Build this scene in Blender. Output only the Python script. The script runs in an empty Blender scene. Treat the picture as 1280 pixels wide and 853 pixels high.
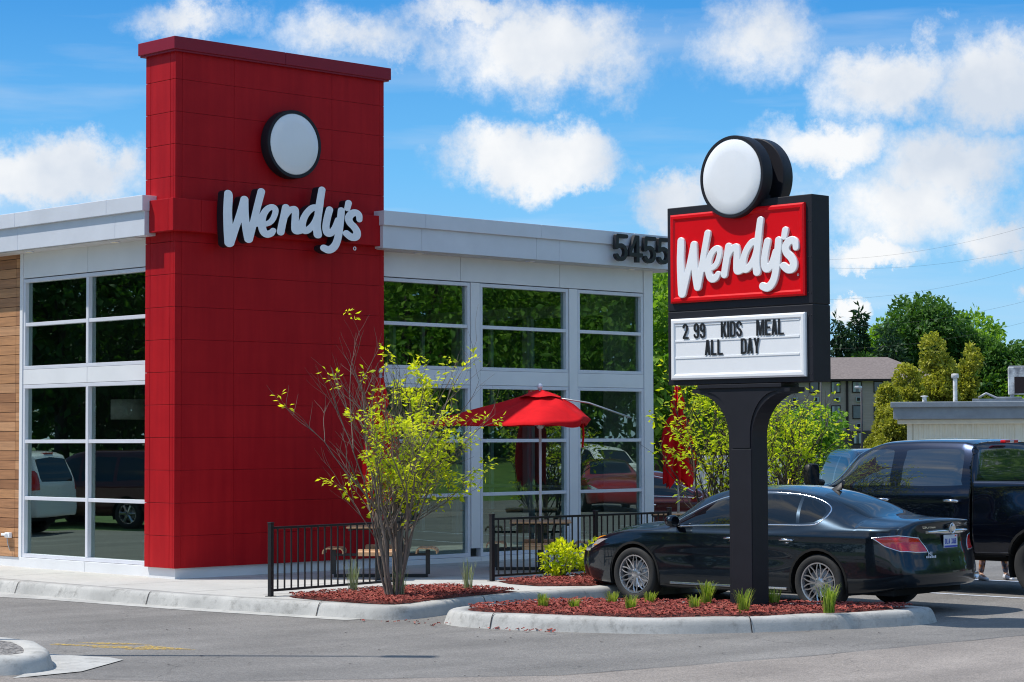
import bpy, bmesh, math, random
import numpy as np
from mathutils import Vector, Matrix, kdtree, noise as mnoise
from mathutils.geometry import delaunay_2d_cdt
PI = math.pi
R = math.radians
rnd = random.Random(7)
SC = bpy.context.scene
COL = SC.collection

# ------------------------------------------------------------------ camera
CAM = Vector((-17.986, -25.237, 2.1))
YAW, PITCH, ROLL = R(45.8), R(2.52), R(0.2)
F0 = Vector((math.cos(YAW), math.sin(YAW), 0)); R0 = Vector((math.sin(YAW), -math.cos(YAW), 0)); Z0 = Vector((0, 0, 1))
FW = F0 * math.cos(PITCH) + Z0 * math.sin(PITCH)
UP = -F0 * math.sin(PITCH) + Z0 * math.cos(PITCH)
RT = R0 * math.cos(ROLL) - UP * math.sin(ROLL)
UP = UP * math.cos(ROLL) + R0 * math.sin(ROLL)
cd = bpy.data.cameras.new('camera'); cam = bpy.data.objects.new('camera', cd); COL.objects.link(cam)
m = Matrix((RT, UP, -FW)).transposed().to_4x4(); m.translation = CAM
cam.matrix_world = m
cd.sensor_width = 36; cd.lens = 2750 / 1280 * 36; cd.clip_end = 3000; cd.clip_start = 0.1
SC.camera = cam
SC.view_settings.view_transform = 'Standard'; SC.view_settings.look = 'None'; SC.view_settings.exposure = 0; SC.view_settings.gamma = 1
SC.cycles.use_denoising = True; SC.cycles.pixel_filter_type = 'BLACKMAN_HARRIS'; SC.cycles.filter_width = 1.1
SC.cycles.max_bounces = 8; SC.cycles.transparent_max_bounces = 12

def spot(px, depth, z=0.0):
    """point on the level z at a distance along the view axis, picked while planning the layout"""
    d = F0 + R0 * ((px - 640) / 2750)
    p = CAM + d * depth
    return (p.x, p.y, z)

# ------------------------------------------------------------------ materials
def nodes(name):
    m = bpy.data.materials.new(name); m.use_nodes = True
    nt = m.node_tree
    return m, nt, nt.nodes['Principled BSDF'], nt.nodes['Material Output']
def N(nt, t, **k):
    n = nt.nodes.new(t)
    for a, b in k.items():
        if a.startswith('i_'):
            key = a[2:]
            n.inputs[int(key) if key.isdigit() else key.replace('_', ' ')].default_value = b
        else: setattr(n, a, b)
    return n
def L(nt, a, b): nt.links.new(a, b)
def c4(c): return (c[0], c[1], c[2], 1)
def mat(name, col, rough=0.6, metal=0.0, var=0.12, vscale=3.0, bump=0.0, bscale=40.0, coat=0.0, spec=None, stretch=None):
    m, nt, b, o = nodes(name)
    b.inputs['Roughness'].default_value = rough; b.inputs['Metallic'].default_value = metal
    if coat: b.inputs['Coat Weight'].default_value = coat; b.inputs['Coat Roughness'].default_value = 0.03
    if spec is not None: b.inputs['Specular IOR Level'].default_value = spec
    tc = N(nt, 'ShaderNodeTexCoord'); src = tc.outputs['Object']
    if stretch:
        mp = N(nt, 'ShaderNodeMapping'); mp.inputs['Scale'].default_value = stretch; L(nt, src, mp.inputs[0]); src = mp.outputs[0]
    nz = N(nt, 'ShaderNodeTexNoise', i_Scale=vscale, i_Detail=5.0, i_Roughness=0.6); L(nt, src, nz.inputs['Vector'])
    rp = N(nt, 'ShaderNodeMapRange'); L(nt, nz.outputs['Fac'], rp.inputs[0])
    rp.inputs[1].default_value = 0.3; rp.inputs[2].default_value = 0.7; rp.inputs[3].default_value = 1 - var; rp.inputs[4].default_value = 1 + var
    mx = N(nt, 'ShaderNodeVectorMath', operation='SCALE'); mx.inputs[0].default_value = col; L(nt, rp.outputs[0], mx.inputs['Scale'])
    L(nt, mx.outputs[0], b.inputs['Base Color'])
    if bump:
        n2 = N(nt, 'ShaderNodeTexNoise', i_Scale=bscale, i_Detail=4.0); L(nt, src, n2.inputs['Vector'])
        bp = N(nt, 'ShaderNodeBump', i_Strength=bump, i_Distance=0.01); L(nt, n2.outputs['Fac'], bp.inputs['Height']); L(nt, bp.outputs[0], b.inputs['Normal'])
    return m
def two_tone(name, ca, cb, scale, lo=0.4, hi=0.6, rough=0.9, bump=0.5, detail=6, bdist=0.02, cc=None, cscale=1.0, cmix=0.5, vor=False, stretch=None):
    m, nt, b, o = nodes(name); b.inputs['Roughness'].default_value = rough
    tc = N(nt, 'ShaderNodeTexCoord'); src = tc.outputs['Object']
    if stretch:
        mp = N(nt, 'ShaderNodeMapping'); mp.inputs['Scale'].default_value = stretch; L(nt, src, mp.inputs[0]); src = mp.outputs[0]
    if vor:
        nz = N(nt, 'ShaderNodeTexVoronoi', i_Scale=scale); L(nt, src, nz.inputs['Vector']); fo = nz.outputs['Color']
        sx = N(nt, 'ShaderNodeSeparateColor'); L(nt, fo, sx.inputs[0]); fo = sx.outputs[0]; ho = nz.outputs['Distance']
    else:
        nz = N(nt, 'ShaderNodeTexNoise', i_Scale=scale, i_Detail=float(detail), i_Roughness=0.65); L(nt, src, nz.inputs['Vector']); fo = ho = nz.outputs['Fac']
    rp = N(nt, 'ShaderNodeMapRange'); L(nt, fo, rp.inputs[0]); rp.inputs[1].default_value = lo; rp.inputs[2].default_value = hi
    mx = N(nt, 'ShaderNodeMix', data_type='RGBA'); mx.inputs[6].default_value = c4(ca); mx.inputs[7].default_value = c4(cb); L(nt, rp.outputs[0], mx.inputs[0])
    out = mx.outputs[2]
    if cc:
        n3 = N(nt, 'ShaderNodeTexNoise', i_Scale=cscale, i_Detail=4.0); L(nt, tc.outputs['Object'], n3.inputs['Vector'])
        r3 = N(nt, 'ShaderNodeMapRange'); L(nt, n3.outputs['Fac'], r3.inputs[0]); r3.inputs[1].default_value = 0.42; r3.inputs[2].default_value = 0.68; r3.inputs[4].default_value = cmix
        m3 = N(nt, 'ShaderNodeMix', data_type='RGBA'); L(nt, out, m3.inputs[6]); m3.inputs[7].default_value = c4(cc); L(nt, r3.outputs[0], m3.inputs[0]); out = m3.outputs[2]
    L(nt, out, b.inputs['Base Color'])
    if bump:
        bp = N(nt, 'ShaderNodeBump', i_Strength=bump, i_Distance=bdist); L(nt, ho, bp.inputs['Height']); L(nt, bp.outputs[0], b.inputs['Normal'])
    return m
def glass(name, tint=(0.5, 0.56, 0.53), base=0.12, gain=1.6, wob=0.0, gcol=(0.78, 1.0, 0.90)):
    m, nt, b, o = nodes(name); nt.nodes.remove(b)
    tr = N(nt, 'ShaderNodeBsdfTransparent'); tr.inputs[0].default_value = c4(tint)
    gl = N(nt, 'ShaderNodeBsdfGlossy'); gl.inputs['Roughness'].default_value = 0.0; gl.inputs[0].default_value = c4(gcol)
    fr = N(nt, 'ShaderNodeFresnel', i_IOR=1.5)
    mr = N(nt, 'ShaderNodeMath', operation='MULTIPLY_ADD', i_1=gain, i_2=base, use_clamp=True); L(nt, fr.outputs[0], mr.inputs[0])
    mx = N(nt, 'ShaderNodeMixShader'); L(nt, mr.outputs[0], mx.inputs[0]); L(nt, tr.outputs[0], mx.inputs[1]); L(nt, gl.outputs[0], mx.inputs[2]); L(nt, mx.outputs[0], o.inputs[0])
    if wob:
        tc = N(nt, 'ShaderNodeTexCoord'); nz = N(nt, 'ShaderNodeTexNoise', i_Scale=0.7, i_Detail=1.0); L(nt, tc.outputs['Object'], nz.inputs['Vector'])
        bp = N(nt, 'ShaderNodeBump', i_Strength=wob, i_Distance=0.02); L(nt, nz.outputs['Fac'], bp.inputs['Height'])
        L(nt, bp.outputs[0], gl.inputs['Normal'])
    return m
def leafmat(name, ca, cb, cc=None, trans=0.35, rough=0.55):
    m, nt, b, o = nodes(name); nt.nodes.remove(b)
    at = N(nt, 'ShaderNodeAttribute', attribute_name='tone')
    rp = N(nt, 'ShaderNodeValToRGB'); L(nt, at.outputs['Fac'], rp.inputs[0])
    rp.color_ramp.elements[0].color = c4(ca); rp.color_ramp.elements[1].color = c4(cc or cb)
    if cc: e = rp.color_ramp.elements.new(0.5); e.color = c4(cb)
    d = N(nt, 'ShaderNodeBsdfPrincipled'); L(nt, rp.outputs[0], d.inputs['Base Color']); d.inputs['Roughness'].default_value = rough
    d.inputs['Specular IOR Level'].default_value = 0.25
    t = N(nt, 'ShaderNodeBsdfTranslucent')
    sc = N(nt, 'ShaderNodeVectorMath', operation='MULTIPLY'); sc.inputs[1].default_value = (1.5, 1.6, 0.7); L(nt, rp.outputs[0], sc.inputs[0]); L(nt, sc.outputs[0], t.inputs[0])
    mx = N(nt, 'ShaderNodeMixShader', i_0=trans); L(nt, d.outputs[0], mx.inputs[1]); L(nt, t.outputs[0], mx.inputs[2]); L(nt, mx.outputs[0], o.inputs[0])
    return m
def carpaint(name, col, rough=0.25, metal=0.4, flake=True):
    m, nt, b, o = nodes(name)
    b.inputs['Base Color'].default_value = c4(col); b.inputs['Roughness'].default_value = rough; b.inputs['Metallic'].default_value = metal
    b.inputs['Coat Weight'].default_value = 1.0; b.inputs['Coat Roughness'].default_value = 0.015; b.inputs['Coat IOR'].default_value = 1.45; b.inputs['Specular IOR Level'].default_value = 0.15
    tc = N(nt, 'ShaderNodeTexCoord')
    v = N(nt, 'ShaderNodeTexVoronoi', i_Scale=900.0); L(nt, tc.outputs['Object'], v.inputs['Vector'])
    s = N(nt, 'ShaderNodeSeparateColor'); L(nt, v.outputs['Color'], s.inputs[0])
    r = N(nt, 'ShaderNodeMapRange'); L(nt, s.outputs[0], r.inputs[0]); r.inputs[3].default_value = 0.7; r.inputs[4].default_value = 1.5
    # a thin film of road dust near the sills
    sp = N(nt, 'ShaderNodeSeparateXYZ'); L(nt, tc.outputs['Object'], sp.inputs[0])
    dz = N(nt, 'ShaderNodeMapRange'); L(nt, sp.outputs[2], dz.inputs[0]); dz.inputs[1].default_value = 0.2; dz.inputs[2].default_value = 0.75; dz.inputs[3].default_value = 0.07; dz.inputs[4].default_value = 0.0
    mx = N(nt, 'ShaderNodeVectorMath', operation='SCALE'); mx.inputs[0].default_value = col; L(nt, r.outputs[0], mx.inputs['Scale'])
    m2 = N(nt, 'ShaderNodeMix', data_type='RGBA'); L(nt, dz.outputs[0], m2.inputs[0]); L(nt, mx.outputs[0], m2.inputs[6]); m2.inputs[7].default_value = (0.12, 0.11, 0.1, 1)
    L(nt, m2.outputs[2], b.inputs['Base Color'])
    return m

M = {}
def panel_red(name):
    m, nt, b, o = nodes(name)
    tc = N(nt, 'ShaderNodeTexCoord')
    nz = N(nt, 'ShaderNodeTexNoise', i_Scale=1.1, i_Detail=6.0, i_Roughness=0.65); L(nt, tc.outputs['Object'], nz.inputs['Vector'])
    mp = N(nt, 'ShaderNodeMapping'); mp.inputs['Scale'].default_value = (6, 6, 0.5); L(nt, tc.outputs['Object'], mp.inputs[0])
    n2 = N(nt, 'ShaderNodeTexNoise', i_Scale=1.5, i_Detail=5.0); L(nt, mp.outputs[0], n2.inputs['Vector'])
    ad = N(nt, 'ShaderNodeMath', operation='MULTIPLY'); L(nt, nz.outputs['Fac'], ad.inputs[0]); L(nt, n2.outputs['Fac'], ad.inputs[1])
    r = N(nt, 'ShaderNodeMapRange'); L(nt, ad.outputs[0], r.inputs[0]); r.inputs[1].default_value = 0.12; r.inputs[2].default_value = 0.4
    mx = N(nt, 'ShaderNodeMix', data_type='RGBA'); mx.inputs[6].default_value = (0.34, 0.002, 0.007, 1); mx.inputs[7].default_value = (0.45, 0.007, 0.011, 1)
    L(nt, r.outputs[0], mx.inputs[0]); L(nt, mx.outputs[2], b.inputs['Base Color'])
    b.inputs['Roughness'].default_value = 0.5; b.inputs['Specular IOR Level'].default_value = 0.18
    return m
M['red'] = panel_red('red metal panel')
M['redcap'] = mat('dark red coping', (0.24, 0.007, 0.022), 0.4, var=0.06, spec=.3)
M['redgap'] = mat('red joint', (0.16, 0.004, 0.008), 0.8)
M['gap'] = mat('panel joint', (0.02, 0.012, 0.012), 0.9)
M['seam'] = mat('dark seam', (0.05, 0.05, 0.055), 0.8)
M['white_panel'] = mat('pale composite panel', (0.76, 0.765, 0.77), 0.4, var=0.05, vscale=1.2)
M['alu'] = mat('silver aluminium', (0.70, 0.71, 0.76), 0.4, metal=0.1, var=0.05, vscale=2)
M['cornice'] = mat('silver cornice metal', (0.66, 0.68, 0.73), 0.42, metal=0.1, var=0.06, vscale=1.4)
M['soffit'] = mat('soffit', (0.55, 0.54, 0.52), 0.6)
M['warm'] = mat('downlight lens', (0.9, 0.8, 0.55), 0.3)
M['glass'] = glass('window glass', tint=(0.66, 0.72, 0.70), base=0.15, gain=1.8, wob=0.10)
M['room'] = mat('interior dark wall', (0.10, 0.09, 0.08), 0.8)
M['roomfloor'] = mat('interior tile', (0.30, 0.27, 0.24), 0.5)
M['black'] = mat('black painted steel', (0.014, 0.014, 0.016), 0.38, var=0.15)
M['signblack'] = mat('black sign metal', (0.013, 0.013, 0.018), 0.5, var=0.12, vscale=4, bump=0.03, bscale=120, spec=0.3)
M['signred'] = mat('red sign plastic', (0.66, 0.003, 0.007), 0.28, var=0.04, spec=0.25)
M['signwhite'] = mat('white sign plastic', (0.82, 0.83, 0.84), 0.25, var=0.02, coat=0.3)
M['letterwhite'] = mat('letter face white', (0.88, 0.90, 0.93), 0.35, var=0.05, vscale=5)
M['rail'] = mat('clear track', (0.62, 0.64, 0.66), 0.3)
M['umb'] = mat('red canvas', (0.60, 0.006, 0.010), 0.85, var=0.1, vscale=6, bump=0.15, bscale=300, spec=.15)
M['chrome'] = mat('chrome', (0.75, 0.76, 0.78), 0.12, metal=1.0, var=0.03)
M['galv'] = mat('galvanised metal', (0.45, 0.46, 0.47), 0.45, metal=0.5, var=0.15)
M['slat'] = mat('tan slat', (0.60, 0.34, 0.17), 0.5, var=0.15, stretch=(2, 14, 2))
M['yellow'] = mat('worn yellow cap', (0.75, 0.5, 0.03), 0.6)
def concrete(name, a, b_, dirt):
    m, nt, b, o = nodes(name); b.inputs['Roughness'].default_value = 0.9
    tc = N(nt, 'ShaderNodeTexCoord'); s = tc.outputs['Object']
    n1 = N(nt, 'ShaderNodeTexNoise', i_Scale=1.3, i_Detail=8.0, i_Roughness=0.7); L(nt, s, n1.inputs['Vector'])
    n2 = N(nt, 'ShaderNodeTexNoise', i_Scale=60.0, i_Detail=3.0); L(nt, s, n2.inputs['Vector'])
    n3 = N(nt, 'ShaderNodeTexNoise', i_Scale=5.0, i_Detail=8.0, i_Roughness=0.75); L(nt, s, n3.inputs['Vector'])
    m1 = N(nt, 'ShaderNodeMix', data_type='RGBA'); m1.inputs[6].default_value = c4(a); m1.inputs[7].default_value = c4(b_)
    r1 = N(nt, 'ShaderNodeMapRange'); L(nt, n1.outputs['Fac'], r1.inputs[0]); r1.inputs[1].default_value = 0.35; r1.inputs[2].default_value = 0.65; L(nt, r1.outputs[0], m1.inputs[0])
    r3 = N(nt, 'ShaderNodeMapRange'); L(nt, n3.outputs['Fac'], r3.inputs[0]); r3.inputs[1].default_value = 0.52; r3.inputs[2].default_value = 0.70; r3.inputs[4].default_value = 0.8 if 'kerb' in name else 0.6
    m2 = N(nt, 'ShaderNodeMix', data_type='RGBA'); L(nt, r3.outputs[0], m2.inputs[0]); L(nt, m1.outputs[2], m2.inputs[6]); m2.inputs[7].default_value = c4(dirt)
    r2 = N(nt, 'ShaderNodeMapRange'); L(nt, n2.outputs['Fac'], r2.inputs[0]); r2.inputs[3].default_value = 0.88; r2.inputs[4].default_value = 1.12
    sc = N(nt, 'ShaderNodeVectorMath', operation='SCALE'); L(nt, m2.outputs[2], sc.inputs[0]); L(nt, r2.outputs[0], sc.inputs['Scale'])
    L(nt, sc.outputs[0], b.inputs['Base Color'])
    bp = N(nt, 'ShaderNodeBump', i_Strength=0.35, i_Distance=0.004); L(nt, n2.outputs['Fac'], bp.inputs['Height']); L(nt, bp.outputs[0], b.inputs['Normal'])
    return m
M['concrete'] = concrete('pavement concrete', (0.42, 0.41, 0.38), (0.50, 0.485, 0.45), (0.33, 0.32, 0.29))
M['kerb'] = concrete('kerb concrete', (0.33, 0.325, 0.305), (0.47, 0.46, 0.43), (0.17, 0.165, 0.15))
def asphalt(name, base, crack=True, tint=(0.0, 0.0, 0.0)):
    m, nt, b, o = nodes(name); b.inputs['Roughness'].default_value = 0.85
    tc = N(nt, 'ShaderNodeTexCoord'); s = tc.outputs['Object']
    v = N(nt, 'ShaderNodeTexVoronoi', i_Scale=85.0); L(nt, s, v.inputs['Vector'])
    sc = N(nt, 'ShaderNodeSeparateColor'); L(nt, v.outputs['Color'], sc.inputs[0])
    r1 = N(nt, 'ShaderNodeMapRange'); L(nt, sc.outputs[0], r1.inputs[0]); r1.inputs[3].default_value = 0.72; r1.inputs[4].default_value = 1.35
    n1 = N(nt, 'ShaderNodeTexNoise', i_Scale=0.5, i_Detail=8.0, i_Roughness=0.7); L(nt, s, n1.inputs['Vector'])
    r2 = N(nt, 'ShaderNodeMapRange'); L(nt, n1.outputs['Fac'], r2.inputs[0]); r2.inputs[1].default_value = 0.3; r2.inputs[2].default_value = 0.7; r2.inputs[3].default_value = 0.8; r2.inputs[4].default_value = 1.22
    n4 = N(nt, 'ShaderNodeTexNoise', i_Scale=3.2, i_Detail=6.0, i_Roughness=0.7); L(nt, s, n4.inputs['Vector'])
    r4 = N(nt, 'ShaderNodeMapRange'); L(nt, n4.outputs['Fac'], r4.inputs[0]); r4.inputs[1].default_value = 0.6; r4.inputs[2].default_value = 0.75; r4.inputs[3].default_value = 1.0; r4.inputs[4].default_value = 0.78
    p = N(nt, 'ShaderNodeMath', operation='MULTIPLY'); L(nt, r1.outputs[0], p.inputs[0]); L(nt, r2.outputs[0], p.inputs[1])
    p2 = N(nt, 'ShaderNodeMath', operation='MULTIPLY'); L(nt, p.outputs[0], p2.inputs[0]); L(nt, r4.outputs[0], p2.inputs[1])
    wv = N(nt, 'ShaderNodeTexNoise', i_Scale=1.1, i_Detail=5.0); L(nt, s, wv.inputs['Vector'])
    av = N(nt, 'ShaderNodeVectorMath', operation='SCALE', i_Scale=1.6); L(nt, wv.outputs['Color'], av.inputs[0])
    aw = N(nt, 'ShaderNodeVectorMath', operation='ADD'); L(nt, s, aw.inputs[0]); L(nt, av.outputs[0], aw.inputs[1])
    vc = N(nt, 'ShaderNodeTexVoronoi', feature='DISTANCE_TO_EDGE', i_Scale=0.22); L(nt, aw.outputs[0], vc.inputs['Vector'])
    rc = N(nt, 'ShaderNodeMapRange'); L(nt, vc.outputs['Distance'], rc.inputs[0]); rc.inputs[1].default_value = 0.0008; rc.inputs[2].default_value = 0.0022; rc.inputs[3].default_value = 0.62; rc.inputs[4].default_value = 1.0
    tm = N(nt, 'ShaderNodeMapping'); tm.inputs['Rotation'].default_value = (0, 0, 1.12); tm.inputs['Scale'].default_value = (.18, 1.3, 1); L(nt, s, tm.inputs[0])
    tn = N(nt, 'ShaderNodeTexNoise', i_Scale=1.0, i_Detail=4.0); L(nt, tm.outputs[0], tn.inputs['Vector'])
    tr_ = N(nt, 'ShaderNodeMapRange'); L(nt, tn.outputs['Fac'], tr_.inputs[0]); tr_.inputs[1].default_value = 0.35; tr_.inputs[2].default_value = 0.65; tr_.inputs[3].default_value = 0.86; tr_.inputs[4].default_value = 1.1
    on = N(nt, 'ShaderNodeTexNoise', i_Scale=0.9, i_Detail=2.0); L(nt, aw.outputs[0], on.inputs['Vector'])
    ow = N(nt, 'ShaderNodeMapRange'); L(nt, on.outputs['Fac'], ow.inputs[0]); ow.inputs[1].default_value = 0.70; ow.inputs[2].default_value = 0.76; ow.inputs[3].default_value = 1.0; ow.inputs[4].default_value = 0.72
    for q_ in (rc, tr_, ow):
        pn = N(nt, 'ShaderNodeMath', operation='MULTIPLY'); L(nt, p2.outputs[0], pn.inputs[0]); L(nt, q_.outputs[0], pn.inputs[1]); p2 = pn
    x = N(nt, 'ShaderNodeVectorMath', operation='SCALE'); x.inputs[0].default_value = base; L(nt, p2.outputs[0], x.inputs['Scale'])
    L(nt, x.outputs[0], b.inputs['Base Color'])
    bp = N(nt, 'ShaderNodeBump', i_Strength=0.6, i_Distance=0.006); L(nt, v.outputs['Distance'], bp.inputs['Height']); L(nt, bp.outputs[0], b.inputs['Normal'])
    return m
M['asphalt'] = asphalt('car park asphalt', (0.168, 0.158, 0.146))
M['street'] = asphalt('street asphalt', (0.228, 0.200, 0.176))
M['mulch'] = two_tone('red bark mulch', (0.07, 0.010, 0.006), (0.30, 0.060, 0.038), 55, 0.2, 0.8, vor=True, bump=1.0, bdist=0.03, stretch=(1, 1.8, 1))
M['chip'] = mat('mulch chip', (0.23, 0.034, 0.022), 0.85, var=0.5, vscale=20)
M['chip2'] = mat('pale mulch chip', (0.34, 0.085, 0.055), 0.85, var=0.4, vscale=20)
M['grass'] = two_tone('lawn', (0.035, 0.085, 0.012), (0.10, 0.18, 0.03), 2.5, 0.3, 0.7, bump=0.5, cc=(0.13, 0.16, 0.05), cscale=0.2)
M['gravel'] = two_tone('grey stone gravel', (0.08, 0.075, 0.07), (0.3, 0.28, 0.26), 30, 0.2, 0.8, vor=True, bump=1.0, bdist=0.02)
M['bark'] = mat('grey bark', (0.16, 0.125, 0.10), 0.85, var=0.35, vscale=9, bump=0.4, bscale=60, stretch=(1, 1, 0.3))
M['darkbark'] = mat('brown bark', (0.06, 0.045, 0.035), 0.9, var=0.3)
M['leaf_lime'] = leafmat('bright lime leaves', (0.12, 0.22, 0.010), (0.38, 0.48, 0.012), (0.66, 0.66, 0.03), 0.5)
M['leaf_mid'] = leafmat('mid green leaves', (0.035, 0.10, 0.012), (0.10, 0.23, 0.022), (0.24, 0.38, 0.04), 0.4)
M['leaf_dark'] = leafmat('deep green leaves', (0.012, 0.042, 0.010), (0.035, 0.10, 0.018), (0.085, 0.175, 0.03), 0.3)
M['leaf_olive'] = leafmat('olive evergreen sprays', (0.04, 0.05, 0.008), (0.20, 0.215, 0.025), (0.40, 0.39, 0.05), 0.25)
M['leaf_conifer'] = leafmat('dark conifer needles', (0.006, 0.020, 0.010), (0.02, 0.055, 0.02), (0.04, 0.09, 0.03), 0.15)
M['blade'] = leafmat('grass blades', (0.08, 0.14, 0.02), (0.22, 0.32, 0.035), (0.42, 0.44, 0.12), 0.4)
M['bluegrass'] = leafmat('grey green blades', (0.12, 0.17, 0.10), (0.24, 0.30, 0.18), (0.40, 0.42, 0.28), 0.3)
M['carpaint'] = carpaint('blue black metallic paint', (0.012, 0.020, 0.030), 0.30, 0.85)
M['truckpaint'] = carpaint('deep navy black paint', (0.007, 0.011, 0.024), 0.25, 0.85)
M['redpaint'] = carpaint('red metallic paint', (0.30, 0.012, 0.012), 0.3, 0.3)
M['whitepaint'] = carpaint('white paint', (0.75, 0.75, 0.74), 0.3, 0.0)
M['truckglass'] = mat('privacy glass', (0.014, 0.020, 0.030), 0.02, var=0.0, spec=1.0, coat=1.0)
M['carglass'] = mat('tinted car glass', (0.004, 0.006, 0.008), 0.015, var=0.0, spec=0.6)
M['rubber'] = mat('tyre rubber', (0.018, 0.018, 0.018), 0.8, var=0.2, bump=0.2)
M['dark'] = mat('black plastic', (0.012, 0.012, 0.013), 0.55, var=0.1)
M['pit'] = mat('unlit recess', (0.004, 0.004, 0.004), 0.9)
M['alloy'] = mat('silver alloy', (0.52, 0.52, 0.54), 0.25, metal=0.9, var=0.05)
M['taillight'] = mat('red lamp lens', (0.62, 0.008, 0.012), 0.06, var=0.25, vscale=14, coat=1.0, stretch=(1, 1, 6))
M['clearlens'] = mat('clear lamp lens', (0.62, 0.63, 0.64), 0.08, metal=0.5, var=0.3, vscale=25, coat=1.0)
M['amber'] = mat('amber lamp lens', (0.85, 0.30, 0.02), 0.1, coat=1.0)
M['platewhite'] = mat('plate white', (0.62, 0.66, 0.74), 0.4)
M['plateblue'] = mat('plate blue', (0.02, 0.06, 0.42), 0.4)

# ------------------------------------------------------------------ objects
def empty(name, loc=(0, 0, 0), rz=0.0, label=None, cat=None, group=None, parent=None):
    o = bpy.data.objects.new(name, None); COL.objects.link(o); o.location = loc; o.rotation_euler = (0, 0, rz)
    o.empty_display_size = 0.2
    if parent is not None: o.parent = parent
    return tag(o, label, cat, group)
def tag(o, label=None, cat=None, group=None, kind=None):
    if label: o['label'] = label
    if cat: o['category'] = cat
    if group: o['group'] = group
    if kind: o['kind'] = kind
    return o
def link(name, me, parent=None, loc=None):
    o = bpy.data.objects.new(name, me); COL.objects.link(o)
    if parent is not None: o.parent = parent
    if loc is not None: o.location = loc
    return o
class MB:
    def __init__(s): s.v = []; s.f = []; s.mi = []; s.sm = []; s.mats = []; s.cur = 0
    def use(s, m):
        if m not in s.mats: s.mats.append(m)
        s.cur = s.mats.index(m); return s
    def add(s, vs, fs, smooth=False):
        b = len(s.v); s.v.extend([tuple(v) for v in vs])
        for f in fs: s.f.append(tuple(b + i for i in f)); s.mi.append(s.cur); s.sm.append(smooth)
        return s
    def box(s, lo, hi, bev=0.0, M4=None):
        x0, y0, z0 = lo; x1, y1, z1 = hi
        if bev <= 0:
            vs = [(x0,y0,z0),(x1,y0,z0),(x1,y1,z0),(x0,y1,z0),(x0,y0,z1),(x1,y0,z1),(x1,y1,z1),(x0,y1,z1)]
            fs = [(3,2,1,0),(4,5,6,7),(0,1,5,4),(1,2,6,5),(2,3,7,6),(3,0,4,7)]
        else:
            bm = bmesh.new(); bmesh.ops.create_cube(bm, size=1)
            for v in bm.verts: v.co = Vector(((x0+x1)/2 + v.co.x*(x1-x0), (y0+y1)/2 + v.co.y*(y1-y0), (z0+z1)/2 + v.co.z*(z1-z0)))
            bmesh.ops.bevel(bm, geom=bm.edges[:], offset=min(bev, 0.49*min(x1-x0, y1-y0, z1-z0)), segments=2, affect='EDGES', profile=0.5)
            bm.verts.index_update(); vs = [v.co[:] for v in bm.verts]; fs = [tuple(v.index for v in f.verts) for f in bm.faces]; bm.free()
        if M4 is not None: vs = [tuple(M4 @ Vector(v)) for v in vs]
        return s.add(vs, fs)
    def prism(s, poly, axis, a, b):
        """poly: 2D loop; axis 'x': poly=(y,z), 'y': poly=(x,z), 'z': poly=(x,y)"""
        def P(p, t): return (t, p[0], p[1]) if axis == 'x' else ((p[0], t, p[1]) if axis == 'y' else (p[0], p[1], t))
        n = len(poly); vs = [P(p, a) for p in poly] + [P(p, b) for p in poly]
        fs = [(i, (i+1) % n, n + (i+1) % n, n + i) for i in range(n)] + [tuple(range(n-1, -1, -1)), tuple(range(n, 2*n))]
        return s.add(vs, fs)
    def tube(s, pts, r, seg=8, caps=True, smooth=True):
        pts = [Vector(p) for p in pts]; n = len(pts)
        rr = [r]*n if not hasattr(r, '__len__') else list(r)
        vs = []; up = Vector((0.13, 0.27, 0.95)); prev = None
        for i in range(n):
            t = (pts[min(i+1, n-1)] - pts[max(i-1, 0)])
            if t.length < 1e-9: t = Vector((0, 0, 1))
            t.normalize()
            if prev is None:
                a = t.cross(up if abs(t.dot(up.normalized())) < 0.95 else Vector((1, 0, 0))).normalized()
            else:
                a = (prev - t * prev.dot(t))
                a = a.normalized() if a.length > 1e-6 else t.orthogonal().normalized()
            prev = a; b = t.cross(a)
            for k in range(seg):
                q = 2*PI*k/seg + (PI/4 if seg == 4 else 0); vs.append(pts[i] + (a*math.cos(q) + b*math.sin(q))*rr[i])
        fs = [(i*seg+k, i*seg+(k+1) % seg, (i+1)*seg+(k+1) % seg, (i+1)*seg+k) for i in range(n-1) for k in range(seg)]
        if caps: fs += [tuple(range(seg-1, -1, -1)), tuple((n-1)*seg+k for k in range(seg))]
        return s.add(vs, fs, smooth)
    def lathe(s, prof, seg=32, M4=None, smooth=True, close=False, caps=True):
        """profile of (r, h) about local z"""
        vs = []; n = len(prof)
        for r_, h in prof:
            for k in range(seg): q = 2*PI*k/seg; vs.append(Vector((r_*math.cos(q), r_*math.sin(q), h)))
        fs = [(i*seg+k, i*seg+(k+1) % seg, (i+1)*seg+(k+1) % seg, (i+1)*seg+k) for i in range(n-1) for k in range(seg)]
        if close: fs += [((n-1)*seg+k, (n-1)*seg+(k+1) % seg, (k+1) % seg, k) for k in range(seg)]
        elif caps: fs += [tuple(range(seg-1, -1, -1)), tuple((n-1)*seg+k for k in range(seg))]
        if M4 is not None: vs = [M4 @ v for v in vs]
        return s.add(vs, fs, smooth)
    def grid(s, rows, smooth=True, closed=False):
        n = len(rows); k = len(rows[0]); vs = [p for r_ in rows for p in r_]
        kk = k if closed else k-1
        fs = [(i*k+j, i*k+(j+1) % k, (i+1)*k+(j+1) % k, (i+1)*k+j) for i in range(n-1) for j in range(kk)]
        return s.add(vs, fs, smooth)
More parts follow.
